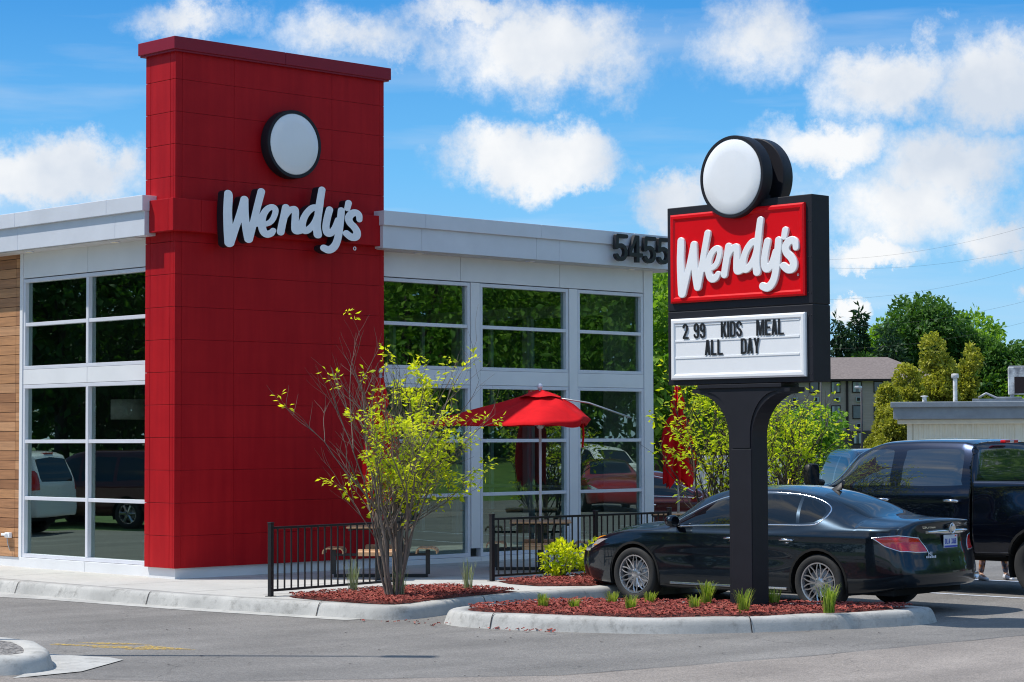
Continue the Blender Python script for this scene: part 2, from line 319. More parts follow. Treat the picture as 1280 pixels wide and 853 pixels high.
    def mesh(s, name='mesh'):
        me = bpy.data.meshes.new(name); me.from_pydata([tuple(v) for v in s.v], [], s.f)
        for m_ in s.mats: me.materials.append(m_)
        me.polygons.foreach_set('material_index', s.mi); me.polygons.foreach_set('use_smooth', s.sm); me.update()
        return me
    def obj(s, name, parent=None, angle=None, loc=None):
        me = s.mesh(name)
        if angle is not None:
            try: me.set_sharp_from_angle(angle=R(angle))
            except Exception: pass
        return link(name, me, parent, loc)
def B(m): return MB().use(M[m])
def copy_tree(o, parent=None):
    c = o.copy(); COL.objects.link(c)
    if parent is not None: c.parent = parent; c.matrix_parent_inverse.identity()
    for ch in list(o.children): copy_tree(ch, c)
    return c
def smoothpoly(pts, n=6, closed=True):
    """Catmull-Rom through points"""
    out = []; k = len(pts)
    rng = range(k) if closed else range(k-1)
    for i in rng:
        p = [np.array(pts[(i+j) % k] if closed else pts[min(max(i+j, 0), k-1)], float) for j in (-1, 0, 1, 2)]
        for t in [a/n for a in range(n)]:
            out.append(tuple(0.5*((2*p[1]) + (-p[0]+p[2])*t + (2*p[0]-5*p[1]+4*p[2]-p[3])*t*t + (-p[0]+3*p[1]-3*p[2]+p[3])*t**3)))
    if not closed: out.append(tuple(pts[-1]))
    return out

# ------------------------------------------------------------------ sun and sky
EL = 59.0
sd = Vector((0.67*math.cos(R(EL)), -0.742*math.cos(R(EL)), -math.sin(R(EL)))).normalized()
sun = bpy.data.lights.new('sun', 'SUN'); sun.energy = 5.0; sun.angle = R(0.5); sun.color = (1.0, 0.955, 0.89)
so = bpy.data.objects.new('sun', sun); COL.objects.link(so); so.rotation_euler = sd.to_track_quat('-Z', 'Y').to_euler(); so.location = (0, 0, 30)
w = bpy.data.worlds.new('World'); SC.world = w; w.use_nodes = True
nt = w.node_tree; bg = nt.nodes['Background']; bg.inputs[1].default_value = 0.15
sky = N(nt, 'ShaderNodeTexSky', sky_type='NISHITA', sun_disc=False, sun_elevation=R(EL), sun_rotation=math.atan2(-sd.x, -sd.y), air_density=1.0, dust_density=0.6, ozone_density=2.0)
hs = N(nt, 'ShaderNodeHueSaturation', i_Hue=0.492, i_Saturation=1.28, i_Value=1.1); L(nt, sky.outputs[0], hs.inputs['Color'])
tc = N(nt, 'ShaderNodeTexCoord'); dirv = tc.outputs['Generated']
def vm(op, a, b=None, **k):
    n = N(nt, 'ShaderNodeVectorMath', operation=op)
    for i, q in enumerate((a, b)):
        if q is None: continue
        if isinstance(q, (tuple, list, Vector)): n.inputs[i].default_value = tuple(q)
        else: L(nt, q, n.inputs[i])
    return n
def mt(op, a, b=None, c=None, clamp=False):
    n = N(nt, 'ShaderNodeMath', operation=op, use_clamp=clamp)
    for i, q in enumerate((a, b, c)):
        if q is None: continue
        if isinstance(q, (int, float)): n.inputs[i].default_value = q
        else: L(nt, q, n.inputs[i])
    return n.outputs[0]
dx = vm('DOT_PRODUCT', dirv, R0).outputs['Value']; dy = vm('DOT_PRODUCT', dirv, F0).outputs['Value']
az = mt('ARCTAN2', dx, dy); el = mt('ARCSINE', vm('DOT_PRODUCT', dirv, (0, 0, 1)).outputs['Value'])
ae = N(nt, 'ShaderNodeCombineXYZ'); L(nt, az, ae.inputs[0]); L(nt, el, ae.inputs[1])
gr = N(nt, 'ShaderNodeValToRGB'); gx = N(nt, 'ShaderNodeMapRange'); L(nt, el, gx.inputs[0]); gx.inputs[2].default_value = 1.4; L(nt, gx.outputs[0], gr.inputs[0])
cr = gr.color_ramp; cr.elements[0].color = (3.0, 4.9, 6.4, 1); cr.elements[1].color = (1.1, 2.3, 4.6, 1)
for p_, c_ in ((.035, (2.0, 4.3, 6.6, 1)), (.085, (.85, 3.3, 6.3, 1)), (.14, (.22, 2.0, 5.2, 1)), (.3, (.9, 2.4, 5.0, 1))): e_ = cr.elements.new(p_); e_.color = c_  # sky above the view made paler to lift the fill light
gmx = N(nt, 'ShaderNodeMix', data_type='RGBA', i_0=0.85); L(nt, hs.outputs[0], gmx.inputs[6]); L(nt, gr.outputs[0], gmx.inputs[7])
# billow distortion shared by all clouds
wn = N(nt, 'ShaderNodeTexNoise', i_Scale=11.0, i_Detail=10.0, i_Roughness=0.68, i_Lacunarity=2.1); L(nt, dirv, wn.inputs['Vector'])
wn2 = N(nt, 'ShaderNodeTexNoise', i_Scale=30.0, i_Detail=12.0, i_Roughness=0.68); L(nt, dirv, wn2.inputs['Vector'])
wob = vm('SUBTRACT', wn2.outputs['Color'], (0.5, 0.5, 0.5)).outputs[0]
wobs = N(nt, 'ShaderNodeVectorMath', operation='SCALE', i_Scale=0.045); L(nt, wob, wobs.inputs[0])
aew = vm('ADD', ae.outputs[0], wobs.outputs[0]).outputs[0]
def ang(px, py): return ((px-640)/2750.0, (547-py)/2750.0)
clouds = [(655,200,112,50,1.0),(690,62,165,74,.95),(600,20,120,34,.75),(440,45,150,42,.5),(255,32,120,36,.62),(60,225,150,52,.85),(150,205,50,36,.6),
          (945,55,105,62,.55),(850,252,66,40,.75),(1120,115,110,62,.95),(1240,120,110,75,.9),(1040,185,110,38,.75),(1190,215,140,60,.85),(1090,322,75,24,.85),
          (1240,310,75,34,.8),(1055,385,30,16,.8),(1120,262,160,62,.6),(1180,45,40,16,.3),(1300,290,80,60,.7),(790,210,20,14,.2),(1275,375,20,20,.7),(-120,240,160,80,.9),
          (1500,180,180,110,1.0),(-420,120,190,90,.9),(1800,60,150,60,.9)]
acc = None; top = None
for (px, py, rx, ry, amt) in clouds:
    cx, cy = ang(px, py)
    s = vm('SUBTRACT', aew, (cx, cy, 0)).outputs[0]
    q = vm('MULTIPLY', s, (2750.0/rx/1.25, 2750.0/ry/1.25, 0)).outputs[0]
    ln = vm('LENGTH', q).outputs['Value']
    d = mt('MULTIPLY', mt('SUBTRACT', 1.0, ln, clamp=True), amt)
    acc = d if acc is None else mt('MAXIMUM', acc, d)
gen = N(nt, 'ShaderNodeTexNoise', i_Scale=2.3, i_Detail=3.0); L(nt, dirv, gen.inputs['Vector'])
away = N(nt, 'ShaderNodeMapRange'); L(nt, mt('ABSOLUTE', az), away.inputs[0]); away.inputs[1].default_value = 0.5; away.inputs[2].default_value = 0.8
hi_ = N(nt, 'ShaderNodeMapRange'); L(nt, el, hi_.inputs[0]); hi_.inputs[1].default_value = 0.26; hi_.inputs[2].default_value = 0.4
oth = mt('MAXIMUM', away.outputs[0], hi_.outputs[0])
gm = N(nt, 'ShaderNodeMapRange'); L(nt, gen.outputs['Fac'], gm.inputs[0]); gm.inputs[1].default_value = 0.5; gm.inputs[2].default_value = 0.68; gm.inputs[4].default_value = 0.70  # added clouds outside the view, thickened to lift the fill light
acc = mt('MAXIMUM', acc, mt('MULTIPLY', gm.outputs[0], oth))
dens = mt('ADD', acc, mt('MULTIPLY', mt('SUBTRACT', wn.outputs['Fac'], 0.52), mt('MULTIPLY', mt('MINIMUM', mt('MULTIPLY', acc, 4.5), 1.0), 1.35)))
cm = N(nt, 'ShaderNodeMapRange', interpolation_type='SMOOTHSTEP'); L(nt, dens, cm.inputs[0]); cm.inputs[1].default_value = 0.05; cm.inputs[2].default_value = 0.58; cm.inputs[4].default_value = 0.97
# thin high haze streaks
st = N(nt, 'ShaderNodeMapping'); st.inputs['Scale'].default_value = (3, 3, 26); st.inputs['Rotation'].default_value = (0.12, 0.05, 0); L(nt, dirv, st.inputs[0])
sn = N(nt, 'ShaderNodeTexNoise', i_Scale=1.6, i_Detail=7.0); L(nt, st.outputs[0], sn.inputs['Vector'])
sr = N(nt, 'ShaderNodeMapRange'); L(nt, sn.outputs['Fac'], sr.inputs[0]); sr.inputs[1].default_value = 0.5; sr.inputs[2].default_value = 0.8; sr.inputs[4].default_value = 0.5
mask = mt('MAXIMUM', cm.outputs[0], sr.outputs[0])
shn = N(nt, 'ShaderNodeMapRange'); L(nt, dens, shn.inputs[0]); shn.inputs[1].default_value = 0.2; shn.inputs[2].default_value = 0.9
shb = N(nt, 'ShaderNodeTexNoise', i_Scale=16.0, i_Detail=6.0); L(nt, vm('ADD', dirv, (0.0, 0.0, 0.012)).outputs[0], shb.inputs['Vector'])
sv = N(nt, 'ShaderNodeMapRange'); L(nt, shb.outputs['Fac'], sv.inputs[0]); sv.inputs[1].default_value = 0.38; sv.inputs[2].default_value = 0.6
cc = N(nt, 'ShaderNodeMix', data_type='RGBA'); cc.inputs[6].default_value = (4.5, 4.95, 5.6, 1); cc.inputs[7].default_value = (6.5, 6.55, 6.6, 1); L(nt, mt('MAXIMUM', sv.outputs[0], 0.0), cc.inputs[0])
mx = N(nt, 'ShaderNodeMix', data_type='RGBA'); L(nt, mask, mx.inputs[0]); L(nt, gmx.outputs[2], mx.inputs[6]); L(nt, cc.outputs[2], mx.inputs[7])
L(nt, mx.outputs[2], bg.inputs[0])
# ------------------------------------------------------------------ ground, paving, kerbs
def sheet(name, poly, z, m, parent=None, kind='structure'):
    mb = MB().use(M[m]); mb.add([(x, y, z) for x, y in poly], [tuple(range(len(poly)))]); o = mb.obj(name, parent)
    if kind: o['kind'] = kind
    return o
def terrain():
    mb = B('grass'); rows = []
    us = [-1500, -700, -300, -150, -90, -70, -60, -52, -46, -40, -34, -28, -20, 0, 20, 26, 32, 38, 44, 50, 56, 64, 75, 90, 120, 200, 400, 900, 2200]
    vs = [-1500, -500, -200, -120, -80, -66, -58, -50, -44, -38, -32, -26, -20, 0, 30, 36, 42, 50, 60, 80, 120, 200, 400, 900, 2200]
    def h(u, v):
        z = -0.03
        a = (u*R0.x + v*R0.y)          # right of the lot
        d = (u-4)*0.7 - (v-0)*0.7
        s = min(max((d-40)/12, 0), 1); s = s*s*(3-2*s)
        q = min(max((-(u-0)*0.7 + (v-3)*0.7 - 26)/12, 0), 1); q = q*q*(3-2*q)
        if v > 60 or u > 70: s *= 0.0 if v > 20 else 1
        return z + 1.15*s*(1 if v < 20 else 0) + 0.5*q*(1 if u < 0 else 0)
    for u in us: rows.append([(u, v, h(u, v)) for v in vs])
    mb.grid(rows); o = mb.obj('ground'); o['kind'] = 'structure'
terrain()
sheet('car_park', [(-34, -60), (24, -60), (60, -30), (110, 0), (110, 110), (-30, 110), (-30, 20), (-34, 10)], 0.0, 'asphalt')
street = [(-34, 6), (-9.6, -3.2), (-7.9, -6.9), (-7.45, -8.3), (-6.6, -9.7), (-4.07, -11.52), (-1.33, -12.03), (2.09, -12.31), (8, -13.4), (24, -18), (24, -60), (-34, -60)]
sheet('street', street, 0.004, 'street')
# worn arrow
def worn(name, polys, z, col):
    m, nt, b, o = nodes(name + ' paint'); b.inputs['Base Color'].default_value = c4(col); b.inputs['Roughness'].default_value = 0.8
    tc = N(nt, 'ShaderNodeTexCoord'); n1 = N(nt, 'ShaderNodeTexNoise', i_Scale=22.0, i_Detail=6.0, i_Roughness=0.8); L(nt, tc.outputs['Object'], n1.inputs['Vector'])
    r = N(nt, 'ShaderNodeMapRange'); L(nt, n1.outputs['Fac'], r.inputs[0]); r.inputs[1].default_value = 0.44; r.inputs[2].default_value = 0.58
    t = N(nt, 'ShaderNodeBsdfTransparent'); mx = N(nt, 'ShaderNodeMixShader'); L(nt, r.outputs[0], mx.inputs[0]); L(nt, t.outputs[0], mx.inputs[1]); L(nt, b.outputs[0], mx.inputs[2]); L(nt, mx.outputs[0], o.inputs[0])
    mb = MB().use(m)
    for p in polys: mb.add([(x, y, z) for x, y in p], [tuple(range(len(p)))])
    ob = mb.obj(name); ob['kind'] = 'structure'
d1 = Vector((0.42, -0.90, 0)); n1_ = Vector((0.90, 0.42, 0))
a0 = Vector((-5.62, -5.72, 0))
def AP(t, s): q = a0 + d1*t + n1_*s; return (q.x, q.y)
worn('road_markings', [[AP(0, .0), AP(0.95, -.02), AP(0.95, .10), AP(0, .12)], [AP(0.5, .2), AP(1.0, .35), AP(0.62, .42), AP(0.1, .32)],
     [AP(1.0, -.22), AP(1.7, .02), AP(1.0, .26)], [AP(.55, -.12), AP(1.05, -.1), AP(1.05, .0), AP(.55, -.02)]], 0.0045, (0.55, 0.36, 0.06))
# bay lines in the lot behind
mbl = B('platewhite')
for k in range(9):
    u = 3.9 + 2.75*k + (0.0 if k else 0)
    if k == 0: continue
    mbl.add([(u, -11.2, .004), (u+.1, -11.2, .004), (u+.1, -6.0, .004), (u, -6.0, .004)], [(0, 1, 2, 3)])
for k in range(12):
    u = 14 + 2.75*k
    mbl.add([(u, 8, .004), (u+.1, 8, .004), (u+.1, 13, .004), (u, 13, .004)], [(0, 1, 2, 3)])
o = mbl.obj('road_lines'); o['kind'] = 'structure'
def tar(name, pts, w0):
    mb = B('seam')
    for i in range(len(pts)-1):
        a, b = Vector(pts[i]), Vector(pts[i+1]); t = (b-a).normalized(); n = Vector((-t.y, t.x))*w0*(0.6+0.8*rnd.random())
        mb.add([(a.x-n.x, a.y-n.y, .0085), (b.x-n.x, b.y-n.y, .0085), (b.x+n.x, b.y+n.y, .0085), (a.x+n.x, a.y+n.y, .0085)], [(0, 1, 2, 3)])
    o = mb.obj(name); o['kind'] = 'structure'
edge = street[3:9]
pe = []
for i in range(len(edge)-1):
    for k in range(8): t = k/8; pe.append((edge[i][0]*(1-t)+edge[i+1][0]*t + rnd.uniform(-.03, .03), edge[i][1]*(1-t)+edge[i+1][1]*t + rnd.uniform(-.03, .03)))
tar('asphalt_joint', pe, 0.006)

def offset_loop(pts, d, closed=True):
    n = len(pts); out = []
    for i in range(n):
        a = Vector(pts[i-1] if (closed or i) else pts[0]); b = Vector(pts[i]); c = Vector(pts[(i+1) % n] if (closed or i < n-1) else pts[-1])
        e1 = (b-a); e2 = (c-b)
        if e1.length < 1e-9: e1 = e2
        if e2.length < 1e-9: e2 = e1
        e1.normalize(); e2.normalize()
        n1 = Vector((-e1.y, e1.x)); n2 = Vector((-e2.y, e2.x)); nn = (n1+n2)
        nn = nn.normalized() if nn.length > 1e-6 else n1
        k = d/max(0.5, nn.dot(n1)); out.append((b.x+nn.x*k, b.y+nn.y*k))
    return out
KP = [(0.0, -0.02), (0.02, 0.03), (0.038, 0.085), (0.055, 0.122), (0.075, 0.145), (0.105, 0.156), (0.28, 0.158), (0.285, 0.13)]
def kerb(name, pts, closed, joint=3.0, prof=KP, label=None):
    mb = B('kerb'); rows = []
    wob = [mnoise.noise(Vector((p[0]*1.7, p[1]*1.7, 3)))*0.012 for p in pts]
    for d, z in prof:
        lp = offset_loop(pts, d, closed); rows.append([(x, y, z + (0.012*mnoise.noise(Vector((x*2.3, y*2.3, d*9))) if z > .1 else 0)) for x, y in lp])
    mb.grid(rows, True, closed)
    # contraction joints
    mb.use(M['gap']); acc = 0.9; n = len(pts)
    for i in range(n if closed else n-1):
        a = Vector(pts[i]); b = Vector(pts[(i+1) % n]); ln = (b-a).length; t = (b-a).normalized(); nrm = Vector((-t.y, t.x))
        while acc < ln:
            p = a + t*acc
            for k in range(len(prof)-2):
                (d0, z0), (d1_, z1) = prof[k], prof[k+1]
                q0 = p + nrm*(d0-.003); q1 = p + nrm*(d1_-.003); w_ = t*0.006
                mb.add([(q0.x-w_.x, q0.y-w_.y, z0+.014), (q0.x+w_.x, q0.y+w_.y, z0+.014), (q1.x+w_.x, q1.y+w_.y, z1+.014), (q1.x-w_.x, q1.y-w_.y, z1+.014)], [(0, 1, 2, 3)])
            acc += joint
        acc -= ln
    o = mb.obj(name); o['kind'] = 'structure'; return o
walk = [(-1.95, 14), (-1.9, 4), (-1.82, -1.6), (-1.66, -3.25), (-1.45, -4.8)] + [(-1.33, -5.55), (-1.22, -5.9), (-0.98, -6.03), (-0.6, -5.97), (0.0, -5.78), (0.8, -5.62), (1.6, -5.55), (3.2, -5.5), (5.7, -5.45), (6.0, -5.2), (6.1, -4.6), (6.4, -4.1), (7.0, -3.98), (10, -3.95), (13.2, -3.95), (13.6, -3.8), (13.75, -3.4), (13.75, 14)]
walk_s = smoothpoly(walk[3:-1], 4, False); walk = walk[:3] + [(-1.74, -2.4)] + [tuple(p) for p in walk_s] + walk[-1:]
kerb('kerb', walk, False)
inner = offset_loop(walk, 0.27, False)
sheet('pavement', inner + [(13.4, 15), (-1.6, 15)], 0.152, 'concrete')
# gutter pan
g0 = [(-2.6, 14), (-2.55, 4), (-2.5, 1.2), (-2.2, 0.0), (-2.1, -1.5), (-1.95, -3.2), (-1.72, -4.7), (-1.58, -5.6)]
sheet('gutter', g0 + [(-1.25, -5.6), (-1.4, -4.7), (-1.6, -3.2), (-1.76, -1.5), (-1.85, 4), (-1.88, 14)], 0.004, 'kerb')
mb = B('gap')
def groove(a, b, z=.1555, w=.005):
    a = Vector(a); b = Vector(b); t = (b-a).normalized(); n = Vector((-t.y, t.x))*w
    mb.add([(a.x-n.x, a.y-n.y, z), (b.x-n.x, b.y-n.y, z), (b.x+n.x, b.y+n.y, z), (a.x+n.x, a.y+n.y, z)], [(0, 1, 2, 3)])
for v in (8, 5.2, 2.4, -.4, -2.2): groove((-1.55, v), (-.05 if v > -.3 else 10, v))
for u in (1.5, 3.2, 4.9, 6.6, 8.3): groove((u, -3.2), (u, .15))
groove((-1.0, -3.3), (10, -3.3))
o = mb.obj('pavement_joints'); o['kind'] = 'structure'

def chips(mb, poly, z, n, size=0.05):
    xs = [p[0] for p in poly]; ys = [p[1] for p in poly]
    def inside(x, y):
        c = False
        for i in range(len(poly)):
            (x1, y1), (x2, y2) = poly[i-1], poly[i]
            if (y1 > y) != (y2 > y) and x < (x2-x1)*(y-y1)/(y2-y1)+x1: c = not c
        return c
    k = 0
    while k < n:
        x = rnd.uniform(min(xs), max(xs)); y = rnd.uniform(min(ys), max(ys))
        if not inside(x, y): continue
        k += 1; L_ = size*rnd.uniform(.5, 1.4); W = L_*rnd.uniform(.2, .5); a = rnd.uniform(0, PI); tz = rnd.uniform(-.35, .35)
        c, s = math.cos(a), math.sin(a); zz = z + rnd.uniform(0, .018)
        mb.use(M['chip2'] if rnd.random() < .14 else M['chip'])
        v = [(x + c*i*L_ - s*j*W, y + s*i*L_ + c*j*W, zz + i*L_*tz + (.012 if i*j > 0 else 0)) for i, j in ((-.5, -.5), (.5, -.5), (.5, .5), (-.5, .5))]
        mb.add(v, [(0, 1, 2, 3)])
def bed(name, poly, n, z=0.16, m='mulch', mound=0.03):
    mb = B(m); c = (sum(p[0] for p in poly)/len(poly), sum(p[1] for p in poly)/len(poly))
    poly2 = []
    for i in range(len(poly)):
        a, b = poly[i], poly[(i+1) % len(poly)]
        for k in range(5): t = k/5; poly2.append((a[0]*(1-t)+b[0]*t, a[1]*(1-t)+b[1]*t))
    rows = []
    for s in (1.0, .9, .75, .5, .25, .02):
        rows.append([(c[0]+(x-c[0])*s, c[1]+(y-c[1])*s, z + mound*(1-s**3) + (mnoise.noise(Vector((x*s*3, y*s*3, 0)))*.012 if s < 1 else 0)) for x, y in poly2])
    mb.grid(rows, True, True)
    if n: chips(mb, poly, z+mound*.7, n)
    o = mb.obj(name); o['kind'] = 'stuff'; return o
bed1 = [(-1.08, -4.0), (-0.95, -3.74), (-.2, -3.66), (0.8, -3.62), (1.55, -3.9), (1.62, -4.6), (1.5, -5.3), (0.8, -5.36), (0.05, -5.5), (-.55, -5.68), (-.95, -5.72), (-1.05, -5.5), (-1.15, -4.8)]
bed('planting_bed', bed1, 2600)
bed2 = [(2.75, -3.62), (5.8, -3.7), (5.7, -4.6), (5.5, -5.15), (3.0, -5.2), (2.45, -4.7), (2.5, -4.1)]
bed('planting_bed', bed2, 2000)
# island under the monument sign
isl = smoothpoly([(-1.1, -6.75), (-1.25, -7.35), (-.98, -8.4), (-.42, -9.4), (.3, -9.95), (1.0, -10.28), (1.84, -10.62), (2.5, -10.74), (2.98, -10.6), (3.1, -10.25), (2.95, -9.85), (2.45, -8.95), (1.85, -8.0), (1.25, -7.0), (.95, -6.6), (.3, -6.42), (-.6, -6.42)], 4)
kerb('kerb', isl, True)
isl_in = offset_loop(isl, 0.27)
bed('planting_bed', isl_in[::2], 4200, z=0.15, mound=.045)
# near island at the left edge
nisl = smoothpoly([(-7.5, -7.95), (-7.05, -7.95), (-6.75, -7.6), (-6.45, -7.0), (-6.3, -6.4), (-6.5, -5.4), (-7.4, -3.5), (-8.6, -2.0), (-9.2, -2.6), (-8.6, -5), (-8.0, -7.2)], 4)
kerb('kerb', nisl, True)
bed('gravel_bed', offset_loop(nisl, .27)[::2], 0, z=.15, m='gravel')
sheet('gutter', [(-7.6, -8.25), (-6.85, -8.2), (-6.0, -7.6), (-5.95, -7.3), (-6.15, -6.7), (-6.2, -6.0), (-6.5, -6.0), (-6.6, -7.0), (-7.1, -7.8)], 0.008, 'kerb')
# fallen chips and grit near the kerbs
mb = MB()
chips(mb, [(-1.45, -6.1), (-1.1, -6.3), (-1.0, -7.2), (-1.5, -7.0), (-1.7, -5.2)], .008, 30, .035)
chips(mb, [(-1.2, -7.6), (-.9, -8.6), (-1.2, -8.7), (-1.5, -7.5)], .01, 26, .045)
for _ in range(60):
    u, v = rnd.uniform(-7, 2), rnd.uniform(-12, -5); mb.use(M['gap']); s = rnd.uniform(.006, .02)
    mb.add([(u-s, v, .01), (u+s, v-s, .012), (u+s*.5, v+s, .014)], [(0, 1, 2)])
o = mb.obj('loose_litter'); o['kind'] = 'stuff'

# ------------------------------------------------------------------ restaurant building
bld = empty('restaurant_building', (0, 0, 0), label='single storey restaurant with tall red panelled tower, silver cornice and gridded windows', cat='restaurant')
VF = 0.2; UF = 0.2; UE = 10.1; VB = 14.0
# walls of pale panels
mb = B('white_panel')
def P_(mb, lo, hi, b=0.004): mb.box(lo, hi, b)
# front (facing -v)
Z1, Z2, Z3, Z4 = 2.92, 3.17, 4.565, 4.965
piers = [(5.81, 6.02), (8.04, 8.25), (9.87, 10.1)]
seg = [(3.5, 5.60), (5.608, 7.83), (7.838, 9.865)]
for a, b in seg: P_(mb, (a, VF-.02, Z3+.01), (b, VF+.1, Z4))          # head panels
P_(mb, (9.875, VF-.035, .36), (UE, VF+.2, 4.965))
for a, b in piers[:2]: P_(mb, (a+.008, VF-.03, .36), (b-.008, VF+.12, Z3))
for a, b in ((3.5, 5.80), (6.025, 8.035), (8.255, 9.868)): P_(mb, (a, VF-.02, Z1+.02), (b, VF+.1, Z2-.003))
for a, b in ((3.5, 6.0), (6.008, 8.2), (8.208, 10.1)): P_(mb, (a, VF-.05, .10), (b, VF+.14, .225))
# left (facing -u)
for a, b in ((.73, 2.455), (2.463, 4.22)): P_(mb, (UF-.02, a, Z3+.01), (UF+.1, b, Z4)); P_(mb, (UF-.02, a, Z1+.02), (UF+.1, b, Z2-.003))
P_(mb, (UF-.05, .72, .10), (UF+.14, 2.455, .30)); P_(mb, (UF-.05, 2.463, .10), (UF+.14, 4.26, .30))
P_(mb, (UF-.035, 4.222, .30), (UF+.14, 4.30, Z4))
# tower plinth and wood wall plinth
P_(mb, (.05, .05, .10), (3.80, .70, .30)); P_(mb, (UF-.01, 4.30, .10), (UF+.2, VB, .30))
# right and back walls
P_(mb, (UE-.15, VF+.2, .10), (UE-.002, 1.2, 4.965)); P_(mb, (UE-.15, 1.2, .10), (UE, 9.0, .30)); P_(mb, (UE-.15, 1.2, 4.3), (UE-.003, 9.0, 4.965)); P_(mb, (UE-.15, 9.0, .10), (UE-.002, VB, 4.965))
for v in (3.1, 5.0, 6.9): P_(mb, (UE-.15, v, .30), (UE-.004, v+.12, 4.3))
P_(mb, (UF, VB-.2, .10), (UE, VB, 4.965))
mb.obj('wall', bld)
# wood cladding
woods = [mat('cladding plank %d' % i, c, .6, var=.25, vscale=1.4, stretch=(1, 1.2, 22), bump=.1, bscale=10) for i, c in enumerate([(.36, .17, .075), (.43, .21, .09), (.29, .13, .055), (.48, .25, .12)])]
mb = MB(); z = .30; k = 0
while z < Z4-.01:
    zt = min(z+.148, Z4); cuts = [4.302, 4.42, 6.4, 8.6, 11.0, VB]
    cuts = [4.302] + ([4.415] if True else []) + [c + (k % 2)*.9 for c in cuts[2:5]] + [VB]
    for a, b in zip(cuts[:-1], cuts[1:]): mb.use(woods[rnd.choice([0, 1, 1, 2, 0, 3])]); mb.box((UF-.03, a+.003, z+.004), (UF+.05, b-.003, zt-.004), .003)
    z = zt; k += 1
mb.use(M['gap']); mb.box((UF-.012, 4.30, .30), (UF+.04, VB, Z4)); mb.obj('cladding', bld)
# cornice
mb = B('cornice')
CT, CM, CB = 5.53, 5.31, 4.965
def crn_u(a, b, top=False):
    mb.box((a, -.24, CM), (b, .5, CT), .006) if top else mb.box((a, -.19, CB), (b, .5, CM), .004)
for a, b in ((3.65, 4.49), (4.494, 7.0), (7.004, 9.2), (9.204, 10.5)): crn_u(a, b, True)
for a, b in ((3.67, 4.45), (4.454, 6.93), (6.934, 7.45), (7.454, 10.45)): crn_u(a, b)
for a, b in ((.45, 1.35), (1.354, 3.8), (3.804, 4.3), (4.304, 6.9), (6.904, 9.5), (9.504, VB+.4)): mb.box((-.24, a, CM), (.5, b, CT), .006)
for a, b in ((.47, 1.2), (1.204, 3.8), (3.804, 6.4), (6.404, 9.5), (9.504, VB+.4)): mb.box((-.19, a, CB), (.5, b, CM), .004)
mb.box((UE-.5, .5, CM), (10.5, VB+.4, CT-.002)); mb.box((UE-.5, .5, CB), (10.45, VB+.4, CM))
mb.box((.5, VB-.4, CB+.002), (UE-.5, VB+.398, CT-.003))
mb.obj('cornice', bld)
mb = B('soffit')
mb.box((3.7, -.15, CB-.012), (10.42, VF+.02, CB-.002)); mb.box((-.15, .75, CB-.012), (UF+.02, VB+.3, CB-.002)); mb.box((UE, -.15, CB-.0125), (10.42, VB, CB-.0025))
mb.obj('soffit', bld)
mb = B('seam'); mb.box((.3, .3, 4.98), (UE-.05, VB-.1, 5.25)); mb.obj('roof', bld)
for (u, v) in ((4.55, -.02), (6.95, -.02), (9.35, -.02), (-.02, 1.45), (-.02, 3.75)):
    d = B('alu'); d.lathe([(.075, 0), (.075, -.012), (.055, -.016)], 20, Matrix.Translation((u, v, CB-.012))); f = d.obj('downlight', bld)
    e = B('warm'); e.lathe([(.05, 0), (.045, -.004)], 16, Matrix.Translation((u, v, CB-.0285))); e.obj('lens', f)
# tower of red panels
mb = B('redgap'); mb.box((.02, .02, .31), (3.83, .70, 7.55))
mb.use(M['red'])
rows = [.30]; z = .75
while z < 7.4: rows.append(z); z += .457
rows.append(7.55)
for z0, z1 in zip(rows[:-1], rows[1:]):
    for a, b in ((.0, .115), (.115, 1.02), (1.02, 2.83), (2.83, 3.77), (3.77, 3.85)):
        mb.box((a+(.0 if a == 0 else .002), 0, z0+.002), (b-(.002 if b < 3.8 else 0), .04, z1-.002), .002)
    for a, b in ((.04, .12), (.12, .60), (.60, .72)):
        mb.box((0, a+.003, z0+.003), (.04, b-.003, z1-.003), .003)
    mb.box((3.81, .042, z0+.003), (3.85, .72, z1-.003), .003)
    mb.box((.042, .68, z0+.003), (3.807, .72, z1-.003), .003)
mb.obj('tower', bld)
mb = B('redcap')
for a, b in ((-.07, 1.9), (1.904, 3.94)): mb.box((a, -.07, 7.555), (b, .82, 7.735), .008)
mb.box((-.05, -.05, 7.53), (3.91, .79, 7.556)); mb.obj('coping', bld)
mb = B('red')
for a, b in ((-.12, .36), (.364, 2.6), (2.604, 3.70)): mb.box((a, -.12, 5.0), (b, .0, 5.455), .006)
mb.box((-.12, .003, 5.0), (-.002, .46, 5.455), .006)
mb.obj('tower_band', bld)

